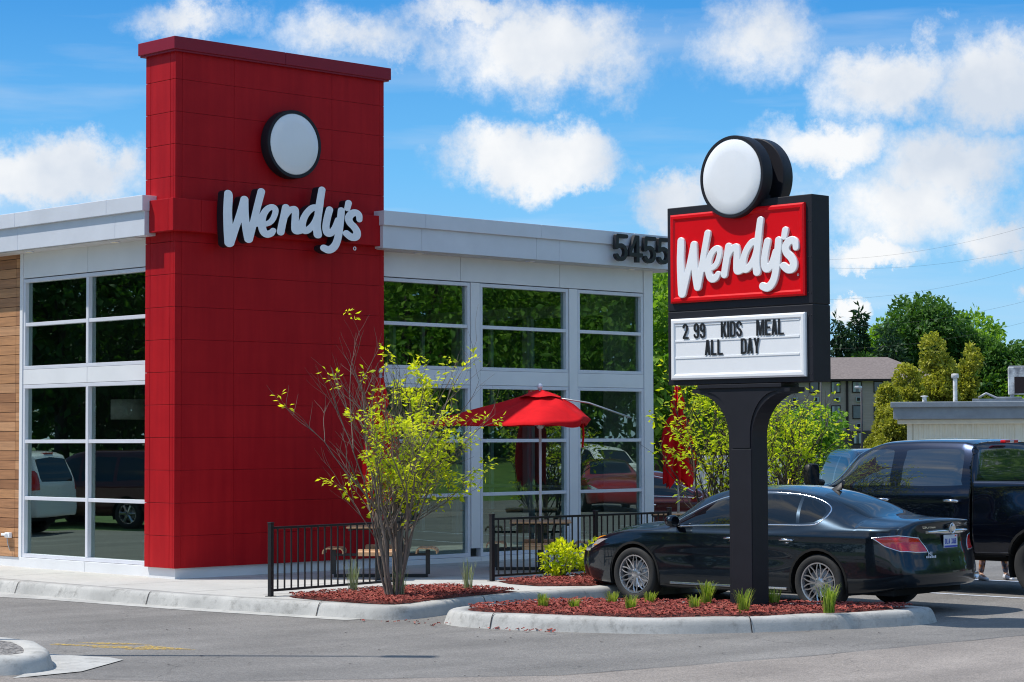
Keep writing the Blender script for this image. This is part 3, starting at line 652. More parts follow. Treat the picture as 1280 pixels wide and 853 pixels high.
def window(name, axis, a0, a1, z0, z1, vm_, hm, off, fw=.055):
    """axis 'u': in the front wall; 'v': in the left wall"""
    f = B('alu')
    def bx(m_, p0, p1, d0, d1, bev=.004):
        if axis == 'u': m_.box((p0[0], off+d0, p0[1]), (p1[0], off+d1, p1[1]), bev)
        else: m_.box((off+d0, p0[0], p0[1]), (off+d1, p1[0], p1[1]), bev)
    bx(f, (a0, z0), (a1, z0+fw), -.02, .09); bx(f, (a0, z1-fw), (a1, z1), -.02, .09)
    bx(f, (a0, z0+fw), (a0+fw, z1-fw), -.02, .09); bx(f, (a1-fw, z0+fw), (a1, z1-fw), -.02, .09)
    xs = [a0+fw] + [x for x in vm_] + [a1-fw]; zs = [z0+fw] + list(hm) + [z1-fw]; h = .027
    for x in vm_: bx(f, (x-.032, z0+fw), (x+.032, z1-fw), -.022, .09)
    for i in range(len(xs)-1):
        xa = xs[i] + (.032 if i else 0); xb = xs[i+1] - (.032 if i < len(xs)-2 else 0)
        for z in hm: bx(f, (xa, z-h), (xb, z+h), -.015, .08)
    fo = f.obj(name, bld)
    for i in range(len(xs)-1):
        xa = xs[i] + (.032 if i else 0); xb = xs[i+1] - (.032 if i < len(xs)-2 else 0)
        for j in range(len(zs)-1):
            za = zs[j] + (h if j else 0); zb = zs[j+1] - (h if j < len(zs)-2 else 0)
            g = B('glass'); e = .006
            if axis == 'u': vs = [(xa-e, off+.045, za-e), (xb+e, off+.045, za-e), (xb+e, off+.045, zb+e), (xa-e, off+.045, zb+e)]
            else: vs = [(off+.045, xb+e, za-e), (off+.045, xa-e, za-e), (off+.045, xa-e, zb+e), (off+.045, xb+e, zb+e)]
            g.add(vs, [(0, 1, 2, 3)]); g.obj('pane', fo)
    # dark gasket reveal on the far jamb
    return fo
for a, b in ((3.66, 5.805), (6.025, 8.035), (8.255, 9.868)):
    window('window', 'u', a, b, 3.17, 4.56, [], [3.865], VF); window('window', 'u', a, b, .23, 2.935, [], [1.205, 2.055], VF)
window('window', 'v', .60, 4.22, 3.17, 4.56, [2.458], [3.86], UF); window('window', 'v', .60, 4.22, .305, 2.935, [2.458], [1.205, 2.07], UF)
for v0, v1 in ((1.2, 3.1), (3.22, 5.0), (5.12, 6.9), (7.02, 9.0)):   # side glazing seen through the room
    f = B('alu'); x = UE-.1
    for z in (.30, 1.2, 2.05, 3.0, 4.25): f.box((x, v0, z), (x+.08, v1, z+.05))
    for v in (v0, v1-.06, (v0+v1)/2): f.box((x+.002, v, .30), (x+.078, v+.06, 4.3))
    fo = f.obj('window', bld)
    g = B('glass'); g.add([(x+.04, v0, .3), (x+.04, v1, .3), (x+.04, v1, 4.3), (x+.04, v0, 4.3)], [(0, 1, 2, 3)]); g.obj('pane', fo)
# room
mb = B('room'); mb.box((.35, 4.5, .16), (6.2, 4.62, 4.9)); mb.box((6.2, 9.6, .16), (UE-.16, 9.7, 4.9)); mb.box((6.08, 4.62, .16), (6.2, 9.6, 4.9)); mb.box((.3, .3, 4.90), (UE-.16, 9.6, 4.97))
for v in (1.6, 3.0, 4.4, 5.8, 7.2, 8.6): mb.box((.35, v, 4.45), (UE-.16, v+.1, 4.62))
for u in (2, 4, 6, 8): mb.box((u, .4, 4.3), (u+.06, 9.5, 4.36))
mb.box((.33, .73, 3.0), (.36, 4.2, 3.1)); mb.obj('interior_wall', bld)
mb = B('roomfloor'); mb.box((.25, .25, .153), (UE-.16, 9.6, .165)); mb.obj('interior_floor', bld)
# ------------------------------------------------------------------ lettering
LOGO = [[[0.0226, 0.3244, 0.0166], [0.0305, 0.3148, 0.0248], [0.0256, 0.2112, 0.0256], [0.0306, 0.1056, 0.0271], [0.0379, 0.0285, 0.0285]], [[0.0379, 0.0285, 0.0285], [0.0724, 0.1033, 0.0225], [0.1111, 0.206, 0.0217], [0.1416, 0.2977, 0.0232]], [[0.1416, 0.2977, 0.0232], [0.1447, 0.204, 0.0232], [0.1566, 0.1136, 0.0239], [0.1709, 0.059, 0.0254]], [[0.1709, 0.059, 0.0254], [0.1992, 0.141, 0.0216], [0.2317, 0.2583, 0.0216], [0.26, 0.3547, 0.0223]], [[0.2208, 0.1509, 0.0164], [0.2552, 0.1616, 0.0178], [0.2989, 0.1612, 0.0178], [0.3331, 0.1814, 0.0178], [0.3557, 0.2208, 0.0178], [0.3599, 0.2538, 0.0185], [0.3368, 0.2664, 0.0193], [0.3018, 0.2501, 0.02], [0.2732, 0.2111, 0.0215], [0.2629, 0.1596, 0.023], [0.2742, 0.1144, 0.0238], [0.2983, 0.0982, 0.0245], [0.3275, 0.1055, 0.0222], [0.3451, 0.1237, 0.0178]], [[0.4351, 0.2711, 0.0228], [0.4201, 0.2094, 0.0228], [0.4071, 0.1585, 0.0229], [0.398, 0.117, 0.0229]], [[0.4248, 0.2091, 0.0177], [0.454, 0.2478, 0.0199], [0.4847, 0.2642, 0.0206], [0.5036, 0.2593, 0.0213], [0.5031, 0.2116, 0.022], [0.5008, 0.1677, 0.0227], [0.508, 0.1342, 0.0249], [0.5431, 0.1358, 0.0205]], [[0.6763, 0.2845, 0.0247], [0.6295, 0.2825, 0.0219], [0.5868, 0.2466, 0.0212], [0.5599, 0.2007, 0.0219], [0.5538, 0.1572, 0.0234], [0.5762, 0.1376, 0.0234], [0.6094, 0.1539, 0.0212], [0.6426, 0.192, 0.0189], [0.6636, 0.2344, 0.0189]], [[0.699, 0.4015, 0.0218], [0.6892, 0.3528, 0.0225], [0.6792, 0.2952, 0.024], [0.6692, 0.2304, 0.0233], [0.6611, 0.1726, 0.0247], [0.668, 0.1198, 0.0262]], [[0.7553, 0.2814, 0.0225], [0.738, 0.226, 0.0225], [0.7281, 0.1686, 0.0225], [0.7407, 0.1352, 0.0246], [0.7676, 0.1372, 0.0217], [0.7957, 0.1717, 0.0202], [0.8192, 0.2208, 0.0202]], [[0.8438, 0.2827, 0.0223], [0.8357, 0.2125, 0.0231], [0.8238, 0.1339, 0.0231], [0.8066, 0.0771, 0.0238], [0.7804, 0.0439, 0.0253], [0.7479, 0.0297, 0.0253], [0.7137, 0.0388, 0.0239]], [[0.8983, 0.3344, 0.0209], [0.8888, 0.2991, 0.0194]], [[0.9807, 0.2355, 0.0193], [0.9765, 0.2644, 0.0215], [0.9522, 0.2768, 0.0237], [0.9221, 0.2681, 0.0244], [0.9, 0.2408, 0.0244], [0.9088, 0.2115, 0.0237], [0.9421, 0.1842, 0.0237], [0.9626, 0.1543, 0.0243], [0.9532, 0.1262, 0.0265], [0.9186, 0.1211, 0.0251], [0.8824, 0.1412, 0.023]]]
def sdf_contours(strokes, kx=1.32, ky=1.0, n=520):
    """strokes as chains of (x, y, r); the pen is an ellipse kx*r by ky*r. Returns closed loops around the union."""
    segs = []
    for st in strokes:
        sp = smoothpoly(st, 6, False)
        segs += [(np.array(sp[i]), np.array(sp[i+1])) for i in range(len(sp)-1)]
    pts = np.array([p for s in segs for p in s]); mr = pts[:, 2].max()*1.6
    x0, x1 = pts[:, 0].min()-mr, pts[:, 0].max()+mr; y0, y1 = pts[:, 1].min()-mr, pts[:, 1].max()+mr
    h = (x1-x0)/n; ny = int((y1-y0)/h)+2; nx = n+2
    X, Y = np.meshgrid(x0+np.arange(nx)*h, y0+np.arange(ny)*h)
    D = np.full(X.shape, 1e9); sx = ky/kx
    for a, b in segs:
        ax, ay, bx, by = a[0]*sx, a[1], b[0]*sx, b[1]; dx_, dy_ = bx-ax, by-ay; l2 = dx_*dx_+dy_*dy_+1e-12
        t = np.clip(((X*sx-ax)*dx_+(Y-ay)*dy_)/l2, 0, 1)
        d = np.hypot(X*sx-ax-t*dx_, Y-ay-t*dy_) - (a[2]+(b[2]-a[2])*t)*ky
        D = np.minimum(D, d)
    nxt = {}
    def key(i, j, e): return (i, j, e)
    def pt(i, j, e):
        if e == 0: a, b = D[j, i], D[j, i+1]; t = a/(a-b); return (x0+(i+t)*h, y0+j*h)
        a, b = D[j, i], D[j+1, i]; t = a/(a-b); return (x0+i*h, y0+(j+t)*h)
    S = D < 0
    mixed = (S[:-1, :-1].astype(int)+S[:-1, 1:]+S[1:, :-1]+S[1:, 1:]); js, is_ = np.where((mixed > 0) & (mixed < 4))
    for j, i in zip(js.tolist(), is_.tolist()):
        a, b, c, d = S[j, i], S[j, i+1], S[j+1, i+1], S[j+1, i]; eb, er, et, el_ = (i, j, 0), (i+1, j, 1), (i, j+1, 0), (i, j, 1)
        code = (a, b, c, d)
        tab = {(1,0,0,0): [(eb, el_)], (0,1,0,0): [(er, eb)], (0,0,1,0): [(et, er)], (0,0,0,1): [(el_, et)], (1,1,0,0): [(er, el_)], (0,1,1,0): [(et, eb)], (0,0,1,1): [(el_, er)], (1,0,0,1): [(eb, et)],
               (1,1,1,0): [(et, el_)], (1,1,0,1): [(er, et)], (1,0,1,1): [(eb, er)], (0,1,1,1): [(el_, eb)], (1,0,1,0): [(eb, el_), (et, er)], (0,1,0,1): [(er, eb), (el_, et)]}
        for p, q in tab[tuple(int(v) for v in code)]: nxt[p] = q
    loops = []; left = set(nxt)
    while left:
        s = left.pop(); lp = [s]; c = nxt[s]
        while c != s and c in left: left.discard(c); lp.append(c); c = nxt[c]
        if len(lp) > 12: loops.append([pt(*e) for e in lp])
    return loops
def relief(name, loops, fx, depth, bevel, mats, parent, res=2, step=2):
    """filled 2D loops extruded, curve turned to mesh; fx maps (x, y, d) to the place, d = 0 back .. depth front"""
    cu = bpy.data.curves.new(name, 'CURVE'); cu.dimensions = '2D'; cu.fill_mode = 'BOTH'
    for lp in loops:
        lp = lp[::step]; sp = cu.splines.new('POLY'); sp.points.add(len(lp)-1)
        for i, (x, y) in enumerate(lp): sp.points[i].co = (x, y, 0, 1)
        sp.use_cyclic_u = True
    cu.extrude = depth/2-bevel; cu.bevel_depth = bevel; cu.bevel_resolution = res; cu.offset = -bevel
    ob = bpy.data.objects.new(name, cu); COL.objects.link(ob)
    dg = bpy.context.evaluated_depsgraph_get(); me = bpy.data.meshes.new_from_object(ob.evaluated_get(dg)); bpy.data.objects.remove(ob)
    for m_ in mats: me.materials.append(m_)
    for p in me.polygons: p.use_smooth = False
    if len(mats) > 1:
        for p in me.polygons: p.material_index = 0 if p.normal.z > .5 else 1
    else:
        for p in me.polygons: p.material_index = 0
    co = np.zeros(len(me.vertices)*3); me.vertices.foreach_get('co', co); co = co.reshape(-1, 3)
    new = [c for v in co for c in fx(v[0], v[1], v[2]+depth/2)]
    me.vertices.foreach_set('co', new); me.update()
    return link(name, me, parent)
def text_obj(name, txt, size, xs, depth, m, fx, parent, offset=0.0, spacing=1.0):
    cu = bpy.data.curves.new(name, 'FONT'); cu.body = txt; cu.size = size; cu.extrude = depth/2; cu.offset = offset; cu.space_character = spacing; cu.resolution_u = 4
    ob = bpy.data.objects.new(name, cu); COL.objects.link(ob)
    dg = bpy.context.evaluated_depsgraph_get(); me = bpy.data.meshes.new_from_object(ob.evaluated_get(dg)); bpy.data.objects.remove(ob)
    me.materials.clear(); me.materials.append(m)
    co = np.zeros(len(me.vertices)*3); me.vertices.foreach_get('co', co); co = co.reshape(-1, 3)
    me.vertices.foreach_set('co', [c for v in co for c in fx(v[0]*xs, v[1], v[2]+depth/2)]); me.update()
    for p in me.polygons: p.material_index = 0
    return link(name, me, parent)
# heavy block letters drawn on a 0..w by 0..1 field, each a list of polygons or pen strokes
def pen(st, r): return [[(x, y, r) for x, y in s] for s in st]
def arc(cx, cy, rx, ry, a0, a1, n=10): return [(cx+rx*math.cos(R(a0+(a1-a0)*i/n)), cy+ry*math.sin(R(a0+(a1-a0)*i/n))) for i in range(n+1)]
def glyph_quads(ch, w, t, tv):
    """block glyph made of straight bars and arcs: returns closed loops (outer, holes). w width, t bar width, tv horizontal-bar height"""
    H = 1.0; o = []
    def rect(x0, y0, x1, y1): return [(x0, y0), (x1, y0), (x1, y1), (x0, y1)]
    def ring(x0, y0, x1, y1, rr, cut=None):
        def rl(x0, y0, x1, y1, r_):
            return arc(x1-r_, y1-r_, r_, r_, 0, 90, 6)+arc(x0+r_, y1-r_, r_, r_, 90, 180, 6)+arc(x0+r_, y0+r_, r_, r_, 180, 270, 6)+arc(x1-r_, y0+r_, r_, r_, 270, 360, 6)
        return [rl(x0, y0, x1, y1, rr), rl(x0+t, y0+tv, x1-t, y1-tv, max(rr-t*.8, .01))[::-1]]
    if ch == 'T': return [[(w/2-t/2, 0), (w/2+t/2, 0), (w/2+t/2, H-tv), (w, H-tv), (w, H), (0, H), (0, H-tv), (w/2-t/2, H-tv)]]
    if ch == 'O': return ring(0, 0, w, H, w*.42)
    if ch == 'I': return [rect(0, 0, t, H)]
    if ch == 'L': return [[(0, 0), (w, 0), (w, tv), (t, tv), (t, H), (0, H)]]
    if ch == 'E': return [[(0, 0), (w, 0), (w, tv), (t, tv), (t, .5-tv/2), (w*.92, .5-tv/2), (w*.92, .5+tv/2), (t, .5+tv/2), (t, H-tv), (w, H-tv), (w, H), (0, H)]]
    if ch == 'F': return [[(0, 0), (t, 0), (t, .48-tv/2), (w*.9, .48-tv/2), (w*.9, .48+tv/2), (t, .48+tv/2), (t, H-tv), (w, H-tv), (w, H), (0, H)]]
    if ch == 'H': return [[(0, 0), (t, 0), (t, .5-tv/2), (w-t, .5-tv/2), (w-t, 0), (w, 0), (w, H), (w-t, H), (w-t, .5+tv/2), (t, .5+tv/2), (t, H), (0, H)]]
    if ch == 'K': return [[(0, 0), (t, 0), (t, .30), (t*1.35, .42), (w-t*1.05, 0), (w+.02, 0), (w*.62, .60), (w, H), (w-t*1.05, H), (t, .58), (t, H), (0, H)]]
    if ch == 'M': return [[(0, 0), (t*.85, 0), (t*.85, .68), (w/2-t*.38, 0), (w/2+t*.38, 0), (w-t*.85, .68), (w-t*.85, 0), (w, 0), (w, H), (w-t*1.25, H), (w/2, .42), (t*1.25, H), (0, H)]]
    if ch == 'A': return [[(0, 0), (t, 0), (t*1.22, .2), (w-t*1.22, .2), (w-t, 0), (w, 0), (w/2+t*.62, H), (w/2-t*.62, H)], [(t*1.38, .2+tv), (w/2, .80), (w-t*1.38, .2+tv)]]
    if ch == 'Y': return [[(w/2-t/2, 0), (w/2+t/2, 0), (w/2+t/2, .42), (w, H), (w-t*1.05, H), (w/2, .62), (t*1.05, H), (0, H), (w/2-t/2, .42)]]
    if ch == 'D': return [[(0, 0)] + arc(w-.22, .2, .22, .2, -90, 0, 6) + arc(w-.22, .8, .22, .2, 0, 90, 6) + [(0, H)], [(t, tv)] + [(t, H-tv)] + arc(w-t-.06, .8, .06, .2-tv, 90, 0, 4) + arc(w-t-.06, .2, .06, .2-tv, 0, -90, 4)]
    if ch == '4': return [[(w*.52, 0), (w*.52+t, 0), (w*.52+t, .2), (w, .2), (w, .2+tv), (w*.52+t, .2+tv), (w*.52+t, H), (w*.40, H), (0, .2+tv), (0, .2), (w*.52, .2)], [(w*.17, .2+tv), (w*.52, .80), (w*.52, .2+tv)]]
    # stroke glyphs: polyline swept with a flat pen
    paths = {'2': arc(w/2, .74, w/2-t/2, .26-tv/2, 175, 0, 8) + [(w-t/2, .62), (t*.62, tv*.8), (t*.62, tv/2), (w, tv/2)],
             'S': arc(w/2, .745, w/2-t/2, .255-tv/2, 8, 180, 9) + arc(w/2, .255, w/2-t/2, .29-tv/2, 90-0, 90, 1)[:0] + [(t/2, .66), (w*.32, .55), (w*.68, .45), (w-t/2, .34)] + arc(w/2, .255, w/2-t/2, .255-tv/2, 0, -188, 9),
             '5': [(w*.93, H-tv/2), (t*.9, H-tv/2), (t*.62, .5)] + arc(w/2, .33, w/2-t/2, .33-tv/2, 122, -150, 14),
             '9': arc(w/2, .70, w/2-t/2, .30-tv/2, -20, 340, 16) + [(w-t/2, .62), (w-t/2, .3)] + arc(w/2, .26, w/2-t/2, .26-tv/2, 0, -172, 8)}
    p = paths[ch]; return ('pen', p, t, tv)
def block_glyph(ch, w, t, tv):
    g = glyph_quads(ch, w, t, tv)
    if isinstance(g, tuple):
        _, p, t, tv = g; st = [[(x, y, tv/2) for x, y in p]]
        return sdf_contours_raw(st, t/tv, 150)
    return g
def sdf_contours_raw(strokes, kx, n):
    global smoothpoly
    keep = smoothpoly
    smoothpoly = lambda s, a, b: s
    try: return sdf_contours(strokes, kx, 1.0, n)
    finally: smoothpoly = keep
def block_text(name, txt, x0, y0, h, wd, t, tv, gap, depth, m, fx, parent, space=None, bev=0.0):
    x = x0; objs = []
    for ch in txt:
        if ch == ' ': x += space if space is not None else wd*h; continue
        w_ = {'I': t, 'M': wd*1.35, '4': wd*1.08}.get(ch, wd)
        loops = block_glyph(ch, w_, t, tv)
        loops = [[(x+px*h, y0+py*h) for px, py in lp] for lp in loops]
        objs.append(relief(name, loops, fx, depth, bev, [m], parent, 1, 1)); x += (w_+gap)*h
    return x, objs

logo_loops = sdf_contours([[[p[0], p[1], p[2]*.93] for p in st] for st in LOGO], 1.32, 1.0, 620)
lx = [p[0] for lp in logo_loops for p in lp]; ly = [p[1] for lp in logo_loops for p in lp]
LX0, LX1, LY0, LY1 = min(lx), max(lx), min(ly), max(ly)
def logo(name, a0, a1, z0, z1, place, depth, bevel, mats, parent, res):
    sx = (a1-a0)/(LX1-LX0); sz = (z1-z0)/(LY1-LY0)
    loops = [[(a0+(x-LX0)*sx, z0+(y-LY0)*sz) for x, y in lp] for lp in logo_loops]
    o = relief(name, loops, place, depth, bevel, mats, parent, res, 1)
    return o
# on the tower (wall faces -v)
ws = empty('wall_sign', (1.9, -.12, 4.81), label='pale script restaurant name in deep black edged letters across the red tower', cat='wall sign')
def pf(v0): return lambda x, y, d: (x-1.9, (v0-d)+.12, y-4.81)
o = logo('script_lettering', .62, 3.19, 4.80, 5.79, lambda x, y, d: (x-1.9, -.13-d+.12, y-4.81), .15, .006, [M['letterwhite'], M['signblack']], ws, 1)
for u in (.8, 1.5, 2.3, 3.0): mb = B('signblack'); mb.box((u-1.9-.02, -.02, .48), (u-1.9+.02, .0, .54)); mb.obj('bracket', ws)
mb = B('letterwhite'); mb.lathe([(.028, 0), (.03, .01), (.02, .012), (.018, 0)], 16, Matrix.Translation((3.08-1.9, -.1, 4.92-4.81)) @ Matrix.Rotation(R(90), 4, 'X'), close=True); mb.obj('registered_mark', ws)
# round medallion on the tower
def medallion(name, base, axis, rad, parent_label, cat, depth, parent=None):
    t = empty(name, base, label=parent_label, cat=cat, parent=parent)
    Rm = Matrix.Rotation(R(90), 4, 'X') if axis == 'v' else Matrix.Rotation(R(-90), 4, 'Y')
    c = B('signblack'); c.lathe([(rad*.98, 0), (rad, .01), (rad, depth-.015), (rad*.985, depth), (rad*.9, depth), (rad*.9, depth-.03)], 64, Rm); c.obj('rim', t, 40)
    f = B('signwhite'); f.lathe([(rad*.9, depth-.03), (rad*.9, depth-.012), (rad*.87, depth-.002), (rad*.6, depth+.008), (rad*.02, depth+.012)], 64, Rm); f.obj('face', t, 60)
    return t
medallion('round_sign', (1.99, -.002, 6.385), 'v', .50, 'white round sign with black rim high on the red tower above the script', 'round sign', .17)
# house number
hn = empty('house_number', (9.3, -.24, 5.03), label='black block figures 5455 standing off the silver cornice', cat='house number')
x = 8.62 - 9.3
for ch in '5455':
    lp = block_glyph(ch, .68 if ch == '5' else .74, .165, .15)
    loops = [[(x+px*.455, py*.455) for px, py in l_] for l_ in lp]
    relief('digit', loops, lambda a, b, d: (a, -.03-d, b), .07, .004, [M['black']], hn, 1, 1)
    for dz in (.1, .35): st_ = B('black'); st_.box((x+.14, -.032, dz), (x+.16, .0, dz+.02)); st_.obj('spacer', hn)
    x += .352
# wall fitting on the wood
hb = empty('wall_outlet', (UF-.03, 4.55, .62), label='small white utility outlet with grey tube on the wood cladding', cat='outlet')
mb = B('letterwhite'); mb.box((-.06, -.07, -.03), (0, .07, .05), .012); mb.box((-.10, -.03, .0), (-.04, .1, .04), .01); mb.obj('housing', hb)
mb = B('galv'); mb.tube([(-.05, 0, -.03), (-.045, -.01, -.12), (-.03, -.05, -.22)], .008); mb.obj('tube', hb)

# ------------------------------------------------------------------ monument sign
US = 1.39; VL, VR = -7.95, -10.10; ZB, ZT, ZS = 2.71, 4.80, 3.575
ms = empty('monument_sign', (US+.15, -9.03, .15), label='tall black roadside sign with red script panel, white letter board and flared post', cat='roadside sign')
def W2(u, v, z): return (u-(US+.15), v+9.03, z-.15)
def msbox(mb, lo, hi, b=.006): mb.box(W2(*lo), W2(*hi), b)
TH = .315
mb = B('signblack')
msbox(mb, (US, VR, ZB), (US+TH, VL, ZS-.004), .008); msbox(mb, (US, VR, ZS+.004), (US+TH, VL, ZT), .008); msbox(mb, (US+.01, VR+.01, ZS-.01), (US+TH-.01, VL-.01, ZS+.01))
for v in (VR+.02, VR+.055): 
    for z in (2.8, 3.1, 3.45, 3.7, 4.1, 4.5): mb.lathe([(.006, 0), (.006, .003)], 6, Matrix.Translation(W2(US-.001, v, z)) @ Matrix.Rotation(R(-90), 4, 'Y'))
mb.obj('cabinet', ms)
# post with flared head
mb = B('signblack')
pv0, pv1 = -9.20, -8.86; zt = ZB - .02
fz, fh, fw_ = 2.10, .51, .53
prof = [(pv0, .15), (pv0, fz)] + [(pv0-fw_*(1-math.cos(R(a))), fz+fh*math.sin(R(a))) for a in range(8, 91, 8)] + [(pv0-fw_-.02, fz+fh), (pv0-fw_-.02, 2.66), (pv1+fw_+.02, 2.66), (pv1+fw_+.02, fz+fh)] + [(pv1+fw_*(1-math.cos(R(a))), fz+fh*math.sin(R(a))) for a in range(88, 7, -8)] + [(pv1, fz), (pv1, .15)]
mb.prism([(v+9.03, z-.15) for v, z in prof], 'x', -.135, .135)
mb.box((-.16, -.62, 2.511), (.16, .62, 2.556), .004)
mb.box((-.150, pv0+9.03+.004, 0), (.150, pv1+9.03-.045, 1.81), .004)
q = [(pv0+9.03+.02, 1.825), (pv1+9.03-.06, 1.825), (pv1+9.03-.06, 1.98)] + [(pv1+9.03-.06+.40*(1-math.cos(R(a))), 1.98+.49*math.sin(R(a))) for a in range(8, 89, 10)] + [(pv0+9.03+.02-.40*(1-math.cos(R(a))), 1.98+.49*math.sin(R(a))) for a in range(88, 7, -10)] + [(pv0+9.03+.02, 1.98)]
mb.prism(q, 'x', -.148, -.13)
mb.obj('post', ms)
# red pan face with raised border
def pan(mbx, v0, v1, z0, z1, u, lip, m_face, m_lip):
    mbx.use(M[m_face])
    rings = [(0, 0.0), (.0, lip), (.02, lip+.012), (.05, lip+.012), (.07, lip-.004)]
    rows = []
    for i, o_ in rings: rows.append([W2(u-o_, v0-i, z0+i), W2(u-o_, v1+i, z0+i), W2(u-o_, v1+i, z1-i), W2(u-o_, v0-i, z1-i)])
    mbx.grid(rows, False, True); mbx.add(rows[-1], [(0, 1, 2, 3)])
mb = MB(); pan(mb, VL-.075, VR+.085, ZS+.095, ZT-.09, US, .03, 'signred', 'signred'); red = mb.obj('red_panel', ms)
FS = US-.026
logo('script_lettering', 0.195, 2.005, .105+.045, 1.02, lambda x, y, d: W2(FS-d, VL-x, ZS+y), .034, .008, [M['signwhite']], red, 3)
mb = B('signwhite'); mb.lathe([(.012, 0), (.014, .004), (.009, .004), (.009, 0)], 12, Matrix.Translation(W2(FS, VL-1.97, ZS+.33)) @ Matrix.Rotation(R(-90), 4, 'Y'), close=True); mb.obj('registered_mark', red)
mb = MB(); pan(mb, VL-.075, VR+.085, ZB+.06, ZS-.09, US, .03, 'signwhite', 'signwhite'); wb = mb.obj('letter_board', ms)
BZ0 = ZB+.06; BH = ZS-.09-BZ0
for k, zf in enumerate((.90, .635, .36)):
    r_ = B('signwhite'); z = BZ0+BH*zf; r_.box(W2(FS-.006, VR+.17, z-.014), W2(FS, VL-.14, z+.010), .002); r_.obj('letter_track', wb)
fxb = lambda x, y, d: W2(FS-.007-d, VL-x, BZ0+y)
bw = M['black']
block_text('board_letter', '2', .26, BH*.665, .178, .46, .145, .125, .075, .006, bw, fxb, wb)
block_text('board_letter', '99', .43, BH*.665, .178, .46, .145, .125, .075, .006, bw, fxb, wb)
block_text('board_letter', 'KIDS', .845, BH*.665, .178, .46, .145, .125, .075, .006, bw, fxb, wb)
block_text('board_letter', 'MEAL', 1.37, BH*.665, .178, .46, .145, .125, .075, .006, bw, fxb, wb)
block_text('board_letter', 'ALL', .60, BH*.385, .178, .46, .145, .125, .075, .006, bw, fxb, wb)
block_text('board_letter', 'DAY', 1.14, BH*.385, .178, .46, .145, .125, .075, .006, bw, fxb, wb)
# the two round faces on top
for s in (0, 1):
    t = empty('round_face', W2(US+.06 if s == 0 else US+.255, -9.03, 5.075), parent=ms, rz=0 if s == 0 else PI)
    Rm = Matrix.Rotation(R(-90), 4, 'Y'); rad = .475; dp = .17
    c = B('signblack'); c.lathe([(rad*.98, 0), (rad, .01), (rad, dp-.015), (rad*.985, dp), (rad*.92, dp), (rad*.92, dp-.03)], 64, Rm); c.obj('rim', t, 40)
    f = B('signwhite'); f.lathe([(rad*.92, dp-.03), (rad*.92, dp-.012), (rad*.89, dp-.002), (rad*.6, dp+.008), (rad*.02, dp+.012)], 64, Rm); f.obj('face', t, 60)
mb = B('signblack'); mb.box(W2(US+.07, -9.3, 4.79), W2(US+.25, -8.76, 5.3), .01); mb.box(W2(US+.1, -9.35, 4.8), W2(US+.2, -8.7, 4.86)); mb.obj('bracket', ms)
# ------------------------------------------------------------------ lofted car bodies
def ip(x, xs, ys):
    """smooth monotone interpolation (PCHIP)"""
    xs = np.array(xs, float); ys = np.array(ys, float); h = np.diff(xs); d = np.diff(ys)/h; m_ = np.zeros(len(xs))
    for i in range(1, len(xs)-1):
        if d[i-1]*d[i] > 0: w1 = 2*h[i]+h[i-1]; w2 = h[i]+2*h[i-1]; m_[i] = (w1+w2)/(w1/d[i-1]+w2/d[i])
    m_[0] = d[0]; m_[-1] = d[-1]
    x = np.clip(x, xs[0], xs[-1]); i = np.clip(np.searchsorted(xs, x, 'right')-1, 0, len(xs)-2); t = (x-xs[i])/h[i]
    return ys[i]*(1+2*t)*(1-t)**2 + h[i]*m_[i]*t*(1-t)**2 + ys[i+1]*t*t*(3-2*t) + h[i]*m_[i+1]*t*t*(t-1)
def sstep(a, b, x): t = np.clip((x-a)/(b-a), 0, 1); return t*t*(3-2*t)
